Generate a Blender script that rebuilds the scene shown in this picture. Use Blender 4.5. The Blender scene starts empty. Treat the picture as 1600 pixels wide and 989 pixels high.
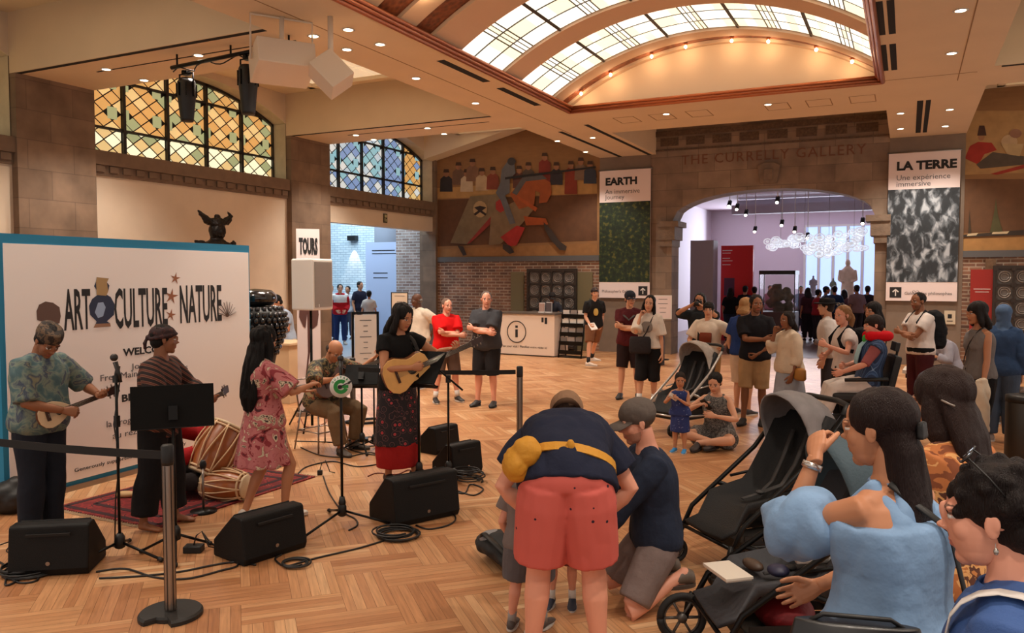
import bpy, bmesh, math, random
import numpy as np
from mathutils import Vector, Matrix, noise, Euler
random.seed(7)
V = Vector
SC = bpy.context.scene
COL = SC.collection
R = math.radians
# ---------------------------------------------------------------- camera, world, exposure
FPX = 1261.0
CH = 2.0
YAW, PITCH = R(26.1), math.atan(62.5 / 1261)
cd = bpy.data.cameras.new('camera')
cam = bpy.data.objects.new('camera', cd)
COL.objects.link(cam)
cam.location = (0, 0, CH)
cam.rotation_euler = (math.pi / 2 - PITCH, 0, YAW)
cd.sensor_width = 36
cd.lens = FPX / 1600 * 36
cd.clip_start = .05
cd.clip_end = 200
SC.camera = cam
vs_ = SC.view_settings
vs_.view_transform = 'Standard'
vs_.look = 'None'
vs_.gamma = 1
vs_.use_curve_mapping = False
vs_.exposure = 0.34
w = bpy.data.worlds.new('world')
SC.world = w
w.use_nodes = True
w.node_tree.nodes['Background'].inputs[0].default_value = (1.0, .87, .78, 1)
w.node_tree.nodes['Background'].inputs[1].default_value = .62
SC.cycles.max_bounces = 5
SC.cycles.diffuse_bounces = 3
SC.cycles.glossy_bounces = 3
SC.cycles.transmission_bounces = 3
SC.cycles.transparent_max_bounces = 6
SC.cycles.use_denoising = True
SC.cycles.caustics_reflective = False
SC.cycles.caustics_refractive = False


def area(name, loc, rot, sx, sy, power, col):
    l = bpy.data.lights.new(name, 'AREA')
    l.shape = 'RECTANGLE'
    l.size, l.size_y, l.energy, l.color = sx, sy, power, col
    o = bpy.data.objects.new(name, l)
    o.location = loc
    o.rotation_euler = rot
    COL.objects.link(o)
    o['kind'] = 'helper'
    return o


K = 2.0 / 1.95
XL, YF, XR = -12.2 * K, 19.87 * K, 6.06 * K
ZB = 5.0 * K
LIGHTS = [
    ('corridor_light', (-16.5, 21, 5.4), (0, 0, 0), 6, 8, 800, (.66, .86, 1)),
    ('gallery_light', (-3.0, 26, 4.9), (0, 0, 0), 6, 7, 1500, (1, .84, .92)),
    ('gallery_window_light', (-2.0, 33.2, 3.0), (R(90), 0, R(180)), 9, 3, 600, (.78, .88, 1)),
]
for a_ in LIGHTS:
    area(*a_)

# ---------------------------------------------------------------- helpers
ROT = Euler((math.pi / 2 - PITCH, 0, YAW)).to_matrix()
FW = V((-math.sin(YAW), math.cos(YAW), 0))
RT = V((math.cos(YAW), math.sin(YAW), 0))


def ray(px, py):
    return ROT @ V(((px - 800) / FPX, -(py - 494.5) / FPX, -1))


def onZ(px, py, z=0.0):
    d = ray(px, py)
    return V((0, 0, CH)) + d * ((z - CH) / d.z)


def onX(px, py, x):
    d = ray(px, py)
    return V((0, 0, CH)) + d * (x / d.x)


def onY(px, py, y):
    d = ray(px, py)
    return V((0, 0, CH)) + d * (y / d.y)


def onD(px, py, dist):
    d = ray(px, py)
    return V((0, 0, CH)) + d * (dist / V((d.x, d.y, 0)).dot(FW))


G = onZ


def lin(c):
    return tuple(((x / 255) / 12.92 if x / 255 <= .04045 else ((x / 255 + .055) / 1.055) ** 2.4) for x in c)


def face_rot(p, ang):
    """z rotation of a thing at p whose local +Y looks, for ang 0, at the viewer side, 90 to the right, 180 away"""
    c = V((-p[0], -p[1], 0)).normalized()
    return math.atan2(c.y, c.x) + R(ang) - math.pi / 2


class MB:
    def __init__(s):
        s.v, s.f, s.m, s.sm = [], [], [], []
        s.M = None

    def add(s, vs, fs, mi=0, sm=False):
        b = len(s.v)
        if s.M is not None:
            vs = [s.M @ V(p) for p in vs]
        s.v += [tuple(p) for p in vs]
        s.f += [tuple(b + i for i in f) for f in fs]
        s.m += [mi] * len(fs)
        s.sm += [sm] * len(fs)
        return s

    def box(s, c, d, mi=0, rz=0, T=None):
        x, y, z = d[0] / 2, d[1] / 2, d[2] / 2
        vs = [V((i * x, j * y, k * z)) for i in (-1, 1) for j in (-1, 1) for k in (-1, 1)]
        m = T if T is not None else Matrix.Translation(c) @ Matrix.Rotation(rz, 4, 'Z')
        vs = [m @ p for p in vs]
        return s.add(vs, [(0, 1, 3, 2), (4, 6, 7, 5), (0, 4, 5, 1), (2, 3, 7, 6), (0, 2, 6, 4), (1, 5, 7, 3)], mi)

    def b2(s, a, b, mi=0):
        c = [(a[i] + b[i]) / 2 for i in range(3)]
        return s.box(c, [abs(b[i] - a[i]) for i in range(3)], mi)

    def quad(s, a, b, c, d, mi=0):
        return s.add([a, b, c, d], [(0, 1, 2, 3)], mi)

    def rings(s, rs, mi=0, cap=True, sm=True):
        n = len(rs[0])
        vs = [p for r in rs for p in r]
        fs = []
        for i in range(len(rs) - 1):
            for j in range(n):
                k = (j + 1) % n
                fs.append((i * n + j, i * n + k, (i + 1) * n + k, (i + 1) * n + j))
        if cap:
            fs.append(tuple(reversed(range(n))))
            fs.append(tuple((len(rs) - 1) * n + j for j in range(n)))
        return s.add(vs, fs, mi, sm)

    def tube(s, pts, r, n=8, mi=0, cap=True, up=None):
        pts = [V(p) for p in pts]
        rs = r if isinstance(r, (list, tuple)) else [r] * len(pts)
        out = []
        pu = V(up) if up is not None else None
        for i, p in enumerate(pts):
            t = (pts[min(i + 1, len(pts) - 1)] - pts[max(i - 1, 0)])
            if t.length < 1e-9:
                t = V((0, 0, 1))
            t.normalize()
            if pu is None:
                pu = V((0, 0, 1)) if abs(t.z) < .9 else V((0, 1, 0))
            x = pu.cross(t)
            if x.length < 1e-6:
                x = V((1, 0, 0)).cross(t)
            x.normalize()
            y = t.cross(x)
            if up is None:
                pu = y
            rr = rs[i]
            rx, ry = rr if isinstance(rr, (list, tuple)) else (rr, rr)
            out.append([p + x * (rx * math.cos(2 * math.pi * k / n)) + y * (ry * math.sin(2 * math.pi * k / n)) for k in range(n)])
        return s.rings(out, mi, cap)

    def cyl(s, a, b, r, n=16, mi=0):
        return s.tube([a, b], r, n, mi)

    def lathe(s, prof, n=20, mi=0, c=(0, 0, 0), sx=1, sy=1):
        rs = [[V((c[0] + sx * r * math.cos(2 * math.pi * k / n), c[1] + sy * r * math.sin(2 * math.pi * k / n), c[2] + z)) for k in range(n)] for r, z in prof]
        return s.rings(rs, mi)

    def ell(s, c, r, n=16, m=10, mi=0, T=None):
        rs = []
        for i in range(1, m):
            th = math.pi * i / m
            ring = []
            for k in range(n):
                p = V((r[0] * math.sin(th) * math.cos(2 * math.pi * k / n), r[1] * math.sin(th) * math.sin(2 * math.pi * k / n), -r[2] * math.cos(th)))
                if T is not None:
                    p = T @ p
                ring.append(p + V(c))
            rs.append(ring)
        return s.rings(rs, mi)

    def prism(s, poly, d, T=None, mi=0, mside=None):
        """poly in local XZ plane, extruded from y=0 to y=d"""
        n = len(poly)
        vs = [V((p[0], 0, p[1])) for p in poly] + [V((p[0], d, p[1])) for p in poly]
        if T is not None:
            vs = [T @ p for p in vs]
        s.add(vs, [tuple(range(n)), tuple(reversed(range(n, 2 * n)))], mi)
        b = len(s.v) - 2 * n
        for i in range(n):
            j = (i + 1) % n
            s.f.append((b + i, b + n + i, b + n + j, b + j))
            s.m.append(mi if mside is None else mside)
            s.sm.append(False)
        return s

    def build(s, name, mats, parent=None, loc=None, rz=None, bevel=0, flip=True, cols=None):
        me = bpy.data.meshes.new(name)
        me.from_pydata(s.v, [], s.f)
        mats = mats if isinstance(mats, (list, tuple)) else [mats]
        for m in mats:
            me.materials.append(m)
        me.polygons.foreach_set('material_index', s.m)
        me.polygons.foreach_set('use_smooth', s.sm)
        if flip or bevel:
            bm = bmesh.new()
            bm.from_mesh(me)
            if flip:
                bmesh.ops.recalc_face_normals(bm, faces=bm.faces)
            if bevel:
                bmesh.ops.bevel(bm, geom=[e for e in bm.edges if len(e.link_faces) == 2 and e.calc_face_angle(0) > .6], offset=bevel, segments=2, affect='EDGES', profile=.5)
            bm.to_mesh(me)
            bm.free()
        me.update()
        o = bpy.data.objects.new(name, me)
        COL.objects.link(o)
        if parent:
            o.parent = parent
        if loc is not None:
            o.location = loc
        if rz is not None:
            o.rotation_euler.z = rz
        return o


def tag(o, label=None, cat=None, group=None, kind=None):
    if label:
        o['label'] = label
    if cat:
        o['category'] = cat
    if group:
        o['group'] = group
    if kind:
        o['kind'] = kind
    return o


def empty(name, loc=(0, 0, 0), rz=0, label=None, cat=None, group=None, kind=None):
    o = bpy.data.objects.new(name, None)
    o.empty_display_size = .1
    o.location = loc
    o.rotation_euler = (0, 0, rz)
    COL.objects.link(o)
    return tag(o, label, cat, group, kind)


def struct(o):
    o['kind'] = 'structure'
    return o


def children(o):
    return [c for c in o.children]


def copy_tree(o, parent=None):
    c = o.copy()
    COL.objects.link(c)
    if parent:
        c.parent = parent
    for ch in list(o.children):
        copy_tree(ch, c)
    return c


def text_mesh(txt, size, mat, name, parent=None, M=None, sx=1.0, ext=.002, bold=0.0, align='LEFT', spacing=1.0, line=1.0):
    cu = bpy.data.curves.new(name, 'FONT')
    cu.body = txt
    cu.size = size
    cu.extrude = ext
    cu.offset = bold
    cu.align_x = align
    cu.space_character = spacing
    cu.space_line = line
    cu.resolution_u = 2
    t = bpy.data.objects.new(name, cu)
    TS.collection.objects.link(t)
    TS.view_layers[0].update()
    dg = TS.view_layers[0].depsgraph
    me = bpy.data.meshes.new_from_object(t.evaluated_get(dg))
    bpy.data.objects.remove(t)
    bpy.data.curves.remove(cu)
    me.transform(Matrix.Diagonal((sx, 1, 1, 1)))
    me.materials.clear()
    me.materials.append(mat)
    me.name = name
    o = bpy.data.objects.new(name, me)
    COL.objects.link(o)
    if M is not None:
        o.matrix_local = M
    if parent:
        o.parent = parent
    return o


TS = bpy.data.scenes.new('tmp')
TS.view_layers[0].update()

# ---------------------------------------------------------------- materials
MATS = {}


def mat(name, col, rough=.6, metal=0.0, emit=0.0, ecol=None, bump=0.0, bs=30.0, var=0.0, vs=6.0, spec=.5, alpha=1, trans=0, stretch=None, coat=0, sheen=0):
    if name in MATS:
        return MATS[name]
    m = bpy.data.materials.new(name)
    m.use_nodes = True
    nt = m.node_tree
    b = nt.nodes['Principled BSDF']
    c = lin(col) if max(col) > 1.0 else col
    b.inputs['Base Color'].default_value = (*c[:3], 1)
    b.inputs['Roughness'].default_value = rough
    b.inputs['Metallic'].default_value = metal
    b.inputs['Specular IOR Level'].default_value = spec
    if coat:
        b.inputs['Coat Weight'].default_value = coat
    if sheen:
        b.inputs['Sheen Weight'].default_value = sheen
    if trans:
        b.inputs['Transmission Weight'].default_value = trans
    if alpha < 1:
        b.inputs['Alpha'].default_value = alpha
    if emit:
        e = lin(ecol) if ecol else c
        b.inputs['Emission Color'].default_value = (*e[:3], 1)
        b.inputs['Emission Strength'].default_value = emit
    if var or bump:
        tc = nt.nodes.new('ShaderNodeTexCoord')
        src = tc.outputs['Object']
        if stretch:
            mp = nt.nodes.new('ShaderNodeMapping')
            mp.inputs['Scale'].default_value = stretch
            nt.links.new(src, mp.inputs[0])
            src = mp.outputs[0]
    if var:
        n = nt.nodes.new('ShaderNodeTexNoise')
        n.inputs['Scale'].default_value = vs
        n.inputs['Detail'].default_value = 5
        nt.links.new(src, n.inputs['Vector'])
        rp = nt.nodes.new('ShaderNodeMapRange')
        rp.inputs[1].default_value = .3
        rp.inputs[2].default_value = .7
        rp.inputs[3].default_value = 1 - var
        rp.inputs[4].default_value = 1 + var
        nt.links.new(n.outputs[0], rp.inputs[0])
        mx = nt.nodes.new('ShaderNodeMix')
        mx.data_type = 'RGBA'
        mx.blend_type = 'MULTIPLY'
        mx.inputs[0].default_value = 1
        mx.inputs[6].default_value = (*c[:3], 1)
        nt.links.new(rp.outputs[0], mx.inputs[7])
        nt.links.new(mx.outputs[2], b.inputs['Base Color'])
    if bump:
        n2 = nt.nodes.new('ShaderNodeTexNoise')
        n2.inputs['Scale'].default_value = bs
        n2.inputs['Detail'].default_value = 4
        nt.links.new(src, n2.inputs['Vector'])
        bp = nt.nodes.new('ShaderNodeBump')
        bp.inputs['Strength'].default_value = bump
        bp.inputs['Distance'].default_value = .02
        nt.links.new(n2.outputs[0], bp.inputs['Height'])
        nt.links.new(bp.outputs[0], b.inputs['Normal'])
    MATS[name] = m
    return m


def ramp_mat(name, stops, kind='noise', scale=8.0, rough=.8, coord='Object', stretch=(1, 1, 1), rot=(0, 0, 0), detail=4, interp='CONSTANT', bump=0.0, dist=0.0, emit=0, rand=1.0):
    """procedural pattern: noise / voronoi / wave mapped through a colour ramp"""
    if name in MATS:
        return MATS[name]
    m = bpy.data.materials.new(name)
    m.use_nodes = True
    nt = m.node_tree
    b = nt.nodes['Principled BSDF']
    b.inputs['Roughness'].default_value = rough
    tc = nt.nodes.new('ShaderNodeTexCoord')
    mp = nt.nodes.new('ShaderNodeMapping')
    mp.inputs['Scale'].default_value = stretch
    mp.inputs['Rotation'].default_value = rot
    nt.links.new(tc.outputs[coord], mp.inputs[0])
    if kind == 'noise':
        t = nt.nodes.new('ShaderNodeTexNoise')
        t.inputs['Detail'].default_value = detail
        t.inputs['Distortion'].default_value = dist
        out = t.outputs[0]
    elif kind == 'voronoi':
        t = nt.nodes.new('ShaderNodeTexVoronoi')
        t.inputs['Randomness'].default_value = rand
        out = t.outputs['Distance']
    elif kind == 'cells':
        t = nt.nodes.new('ShaderNodeTexVoronoi')
        t.inputs['Randomness'].default_value = rand
        sp = nt.nodes.new('ShaderNodeSeparateColor')
        nt.links.new(t.outputs['Color'], sp.inputs[0])
        out = sp.outputs[0]
    else:
        t = nt.nodes.new('ShaderNodeTexWave')
        t.inputs['Distortion'].default_value = dist
        t.bands_direction = kind[-1].upper()
        out = t.outputs[0]
    t.inputs['Scale'].default_value = scale
    nt.links.new(mp.outputs[0], t.inputs['Vector'])
    cr = nt.nodes.new('ShaderNodeValToRGB')
    cr.color_ramp.interpolation = interp
    el = cr.color_ramp.elements
    while len(el) < len(stops):
        el.new(.5)
    for e, (p, c) in zip(el, stops):
        e.position = p
        e.color = (*lin(c), 1)
    nt.links.new(out, cr.inputs[0])
    nt.links.new(cr.outputs[0], b.inputs['Base Color'])
    if emit:
        nt.links.new(cr.outputs[0], b.inputs['Emission Color'])
        b.inputs['Emission Strength'].default_value = emit
    if bump:
        bp = nt.nodes.new('ShaderNodeBump')
        bp.inputs['Strength'].default_value = bump
        bp.inputs['Distance'].default_value = .01
        nt.links.new(out, bp.inputs['Height'])
        nt.links.new(bp.outputs[0], b.inputs['Normal'])
    MATS[name] = m
    return m


def brick_mat(name, c1, c2, mortar, scale, bw, bh, msize=.01, rough=.85, axis='X', off=.5, noise_amt=.25, bump=.3):
    """bricks in the vertical plane that runs along world axis X or Y"""
    m = bpy.data.materials.new(name)
    m.use_nodes = True
    nt = m.node_tree
    b = nt.nodes['Principled BSDF']
    b.inputs['Roughness'].default_value = rough
    tc = nt.nodes.new('ShaderNodeTexCoord')
    sp = nt.nodes.new('ShaderNodeSeparateXYZ')
    cb = nt.nodes.new('ShaderNodeCombineXYZ')
    nt.links.new(tc.outputs['Object'], sp.inputs[0])
    if axis == 'XY':
        ad = nt.nodes.new('ShaderNodeMath')
        nt.links.new(sp.outputs[0], ad.inputs[0])
        nt.links.new(sp.outputs[1], ad.inputs[1])
        nt.links.new(ad.outputs[0], cb.inputs[0])
    else:
        nt.links.new(sp.outputs[0 if axis == 'X' else 1], cb.inputs[0])
    nt.links.new(sp.outputs[2], cb.inputs[1])
    br = nt.nodes.new('ShaderNodeTexBrick')
    br.inputs['Scale'].default_value = scale
    br.inputs['Brick Width'].default_value = bw
    br.inputs['Row Height'].default_value = bh
    br.inputs['Mortar Size'].default_value = msize
    br.inputs['Color1'].default_value = (*lin(c1), 1)
    br.inputs['Color2'].default_value = (*lin(c2), 1)
    br.inputs['Mortar'].default_value = (*lin(mortar), 1)
    br.offset = off
    nt.links.new(cb.outputs[0], br.inputs['Vector'])
    n = nt.nodes.new('ShaderNodeTexNoise')
    n.inputs['Scale'].default_value = 2.2
    n.inputs['Detail'].default_value = 6
    nt.links.new(tc.outputs['Object'], n.inputs['Vector'])
    rp = nt.nodes.new('ShaderNodeMapRange')
    rp.inputs[1].default_value, rp.inputs[2].default_value = .3, .7
    rp.inputs[3].default_value, rp.inputs[4].default_value = 1 - noise_amt, 1 + noise_amt
    nt.links.new(n.outputs[0], rp.inputs[0])
    mx = nt.nodes.new('ShaderNodeMix')
    mx.data_type = 'RGBA'
    mx.blend_type = 'MULTIPLY'
    mx.inputs[0].default_value = 1
    nt.links.new(br.outputs[0], mx.inputs[6])
    nt.links.new(rp.outputs[0], mx.inputs[7])
    nt.links.new(mx.outputs[2], b.inputs['Base Color'])
    bp = nt.nodes.new('ShaderNodeBump')
    bp.inputs['Strength'].default_value = bump
    bp.inputs['Distance'].default_value = .01
    bp.invert = True
    nt.links.new(br.outputs['Fac'], bp.inputs['Height'])
    nt.links.new(bp.outputs[0], b.inputs['Normal'])
    MATS[name] = m
    return m


PLASTER = mat('plaster', (214, 198, 178), .85, var=.04, vs=2)
CREAM = mat('cream_ceiling', (222, 202, 172), .8, var=.03, vs=1.5)
CREAM2 = mat('cream_vault', (214, 180, 150), .8)
STONE_Y = brick_mat('ashlar_left', (112, 92, 76), (130, 108, 90), (104, 86, 72), 1, .78, .46, .006, axis='XY')
STONE_X = brick_mat('ashlar_far', (122, 104, 90), (146, 126, 108), (106, 92, 80), 1, .8, .42, .006, axis='XY')
STONE_L = mat('pale_reveal_stone', (196, 184, 160), .8, var=.12, vs=4)
BRICK = brick_mat('brick_brown', (150, 108, 84), (106, 78, 66), (170, 152, 134), 1, .26, .085, .012, axis='XY', noise_amt=.3)
BRICKW = brick_mat('brick_white', (206, 214, 218), (186, 198, 206), (150, 164, 176), 1, .26, .085, .01, axis='XY', noise_amt=.08)
BLACK = mat('black', (14, 13, 13), .5)
BLACKM = mat('black_metal', (18, 17, 17), .35, .6)
SLOT = mat('slot_black', (22, 18, 16), .9)
COPPER = mat('copper_moulding', (188, 112, 72), .38, .75, bump=.4, bs=40)
BRONZE = ramp_mat('bronze_panel', [(0, (70, 30, 14)), (.5, (120, 58, 30)), (1, (150, 84, 48))], 'voronoi', 14, .45, interp='LINEAR', bump=.4)
WHITE = mat('white_paint', (226, 222, 216), .5)
STEEL = mat('brushed_steel', (150, 140, 132), .32, .9)
DSTEEL = mat('dark_steel', (70, 66, 62), .4, .8)
BULB = mat('bulb_glow', (255, 226, 180), .4, emit=14)
LENS = mat('downlight_lens', (255, 236, 205), .4, emit=7)
# ---------------------------------------------------------------- floor: herringbone blocks of five strips, laid diagonally
def build_floor():
    W, L, n = .30, .60, 5
    c45 = math.sqrt(.5)
    vs, fs, uv, colr = [], [], [], []
    ex, ey = V((c45, -c45, 0)), V((c45, c45, 0))
    rnd = random.Random(3)
    tans = math.tan(R(34.5))

    def put(x, y, horiz):
        base = rnd.random()
        for k in range(n):
            w = W / n
            g = .0010
            if horiz:
                r = (x, y + k * w, L, w)
            else:
                r = (x + k * w, y, w, L)
            x0, y0, x1, y1 = r[0] + g, r[1] + g, r[0] + r[2] - g, r[1] + r[3] - g
            q = [ex * x0 + ey * y0, ex * x1 + ey * y0, ex * x1 + ey * y1, ex * x0 + ey * y1]
            b = len(vs)
            vs.extend(tuple(p) for p in q)
            fs.append((b, b + 1, b + 2, b + 3))
            o = rnd.random() * 50
            u = [(0, 0), (L, 0), (L, w), (0, w)] if horiz else [(0, 0), (0, w), (L, w), (L, 0)]
            uv.extend((a + o, c + o * 1.7) for a, c in u)
            t = .55 * rnd.random() + .45 * base
            colr.extend([(t, rnd.random(), 0, 1)] * 4)
    for i in range(-110, 110):
        for j in range(-110, 110):
            p = ex * (i * W) + ey * (j * W)
            if p.x < XL - .1 or p.x > XR or p.y > YF + .5 or p.y < .3:
                continue
            f = p.dot(FW)
            if f < 2.5 or abs(p.dot(RT)) > f * tans + 1.2:
                continue
            k = (i - j) % 4
            if k == 0:
                put(i * W, j * W, True)
            elif k == 3:
                put(i * W, j * W, False)
    me = bpy.data.meshes.new('floor')
    me.from_pydata(vs, [], fs)
    ul = me.uv_layers.new(name='uv')
    ul.data.foreach_set('uv', [c for p in uv for c in p])
    ca = me.color_attributes.new('tint', 'FLOAT_COLOR', 'CORNER')
    ca.data.foreach_set('color', [c for p in colr for c in p])
    m = bpy.data.materials.new('oak_parquet')
    m.use_nodes = True
    nt = m.node_tree
    b = nt.nodes['Principled BSDF']
    at = nt.nodes.new('ShaderNodeAttribute')
    at.attribute_name = 'tint'
    sp = nt.nodes.new('ShaderNodeSeparateColor')
    nt.links.new(at.outputs['Color'], sp.inputs[0])
    cr = nt.nodes.new('ShaderNodeValToRGB')
    el = cr.color_ramp.elements
    for t_ in (.35, .7):
        el.new(t_)
    for e, (p_, c_) in zip(el, [(0, (160, 106, 68)), (.35, (184, 130, 88)), (.7, (198, 148, 104)), (1, (216, 176, 134))]):
        e.position = p_
        e.color = (*lin(c_), 1)
    nt.links.new(sp.outputs[0], cr.inputs[0])
    tc = nt.nodes.new('ShaderNodeTexCoord')
    mp = nt.nodes.new('ShaderNodeMapping')
    mp.inputs['Scale'].default_value = (3, 45, 1)
    nt.links.new(tc.outputs['UV'], mp.inputs[0])
    n2 = nt.nodes.new('ShaderNodeTexNoise')
    n2.inputs['Scale'].default_value = 1.2
    n2.inputs['Detail'].default_value = 5
    nt.links.new(mp.outputs[0], n2.inputs['Vector'])
    rp = nt.nodes.new('ShaderNodeMapRange')
    rp.inputs[1].default_value, rp.inputs[2].default_value = .3, .7
    rp.inputs[3].default_value, rp.inputs[4].default_value = .80, 1.13
    nt.links.new(n2.outputs[0], rp.inputs[0])
    mx = nt.nodes.new('ShaderNodeMix')
    mx.data_type = 'RGBA'
    mx.blend_type = 'MULTIPLY'
    mx.inputs[0].default_value = 1
    nt.links.new(cr.outputs[0], mx.inputs[6])
    nt.links.new(rp.outputs[0], mx.inputs[7])
    nt.links.new(mx.outputs[2], b.inputs['Base Color'])
    b.inputs['Roughness'].default_value = .36
    b.inputs['Specular IOR Level'].default_value = .4
    me.materials.append(m)
    o = bpy.data.objects.new('floor', me)
    COL.objects.link(o)
    struct(o)
    bm = MB()
    bm.b2((XL - 14, -2, -.1), (XR + .3, YF + 18, -.0015))
    bb = bm.build('floor_base', mat('floor_grout', (96, 60, 34), .5), parent=o)
    gm = MB().b2((XL - 12, YF - 8, 0), (XL - .01, YF + 12, .002))
    struct(gm.build('floor_corridor', mat('corridor_floor', (150, 158, 170), .3)))
    return o


build_floor()
struct(MB().b2((-9, YF + .6, 0.0), (5, YF + 17, .002)).build('floor_gallery', mat('gallery_floor', (120, 82, 58), .3, var=.1)))

# ---------------------------------------------------------------- left wall with arched windows
PER = 6.02 * K
Y1 = 9.03 * K            # near edge of the middle bay
BW = 4.71 * K            # bay width
ZSILL, ZSPR, ZAPX, ZC = 4.05 * K, 5.26 * K, 5.78 * K, 5.9 * K
bays = [Y1 - PER, Y1, Y1 + PER]


def arc_z(t, zs=ZSPR, za=ZAPX, hw=BW / 2):
    """segmental arch height at offset t from its centre"""
    rise = za - zs
    r = (hw * hw + rise * rise) / (2 * rise)
    return za - r + math.sqrt(max(r * r - t * t, 0))


wl = MB()
rv = MB()
N = 28
DEP = .43
for i, y0 in enumerate(bays):
    y1, yc = y0 + BW, y0 + BW / 2
    ys = [y0 + BW * k / N for k in range(N + 1)]
    for a, b in zip(ys[:-1], ys[1:]):
        za, zb = arc_z(a - yc), arc_z(b - yc)
        wl.quad((XL, a, za), (XL, b, zb), (XL, b, ZC), (XL, a, ZC))
        rv.quad((XL, a, za), (XL, b, zb), (XL - DEP, b, zb), (XL - DEP, a, za))
    for yy in (y0 + .012, y1 - .012):
        rv.quad((XL, yy, ZSILL), (XL - DEP, yy, ZSILL), (XL - DEP, yy, ZSPR), (XL, yy, ZSPR))
    rv.quad((XL, y0, ZSILL), (XL - DEP, y0, ZSILL), (XL - DEP, y1, ZSILL), (XL, y1, ZSILL))
    if i < 2:
        wl.b2((XL - .2, y0, 0), (XL, y1, ZSILL - .42))
    else:
        wl.b2((XL - .25, y0, 3.23 * K), (XL, y1, ZSILL - .42))
struct(wl.build('wall_left', PLASTER))
struct(rv.build('trim_1', STONE_L))
sl = MB()
for y0 in bays:
    sl.b2((XL - DEP, y0, ZSILL - .24), (XL + .10, y0 + BW, ZSILL))
    sl.b2((XL - .2, y0, ZSILL - .42), (XL + .04, y0 + BW, ZSILL - .24))
    n = 18
    for k in range(n):
        a = y0 + BW * (k + .2) / n
        sl.b2((XL + .03, a, ZSILL - .36), (XL + .075, a + BW / n * .62, ZSILL - .25))
struct(sl.build('trim_2', mat('sill_stone', (118, 98, 82), .8, var=.12, vs=5)))
pl = MB()
for y0 in bays + [bays[-1] + PER]:
    if y0 > YF + .1:
        continue
    pl.b2((XL - .45, y0 - 1.31 * K, 0), (XL + .14, y0, ZB))
    pl.b2((XL - .45, y0 - 1.30 * K, ZB), (XL - .001, y0 - .01, ZC))
pl.b2((XL - .45, bays[2] + BW, 0), (XL + .10, YF, ZC))
struct(pl.build('wall_left_pillars', STONE_Y))


def clip_poly(poly, reg):
    out = poly
    n = len(reg)
    for i in range(n):
        a, b = reg[i], reg[(i + 1) % n]
        ins = lambda p: (b[0] - a[0]) * (p[1] - a[1]) - (b[1] - a[1]) * (p[0] - a[0]) >= -1e-9
        res = []
        for j in range(len(out)):
            p, q = out[j], out[(j + 1) % len(out)]
            ip, iq = ins(p), ins(q)
            if ip:
                res.append(p)
            if ip != iq:
                d1 = (b[0] - a[0]) * (p[1] - a[1]) - (b[1] - a[1]) * (p[0] - a[0])
                d2 = (b[0] - a[0]) * (q[1] - a[1]) - (b[1] - a[1]) * (q[0] - a[0])
                t = d1 / (d1 - d2)
                res.append((p[0] + (q[0] - p[0]) * t, p[1] + (q[1] - p[1]) * t))
        out = res
        if len(out) < 3:
            return []
    return out


GA = [mat('glass_amber', (228, 176, 104), .3, emit=.52), mat('glass_honey', (236, 202, 138), .3, emit=.6), mat('glass_sage', (176, 184, 136), .3, emit=.48), mat('glass_cream', (250, 240, 200), .3, emit=.8)]
GB = [mat('glass_ice', (190, 208, 220), .3, emit=.6), mat('glass_pearl', (214, 218, 214), .3, emit=.66), mat('glass_aqua', (150, 198, 210), .3, emit=.55), mat('glass_blue', (140, 168, 214), .3, emit=.5), GA[0], GA[1]]
LEAD = mat('lead_came', (24, 20, 18), .6)


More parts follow.
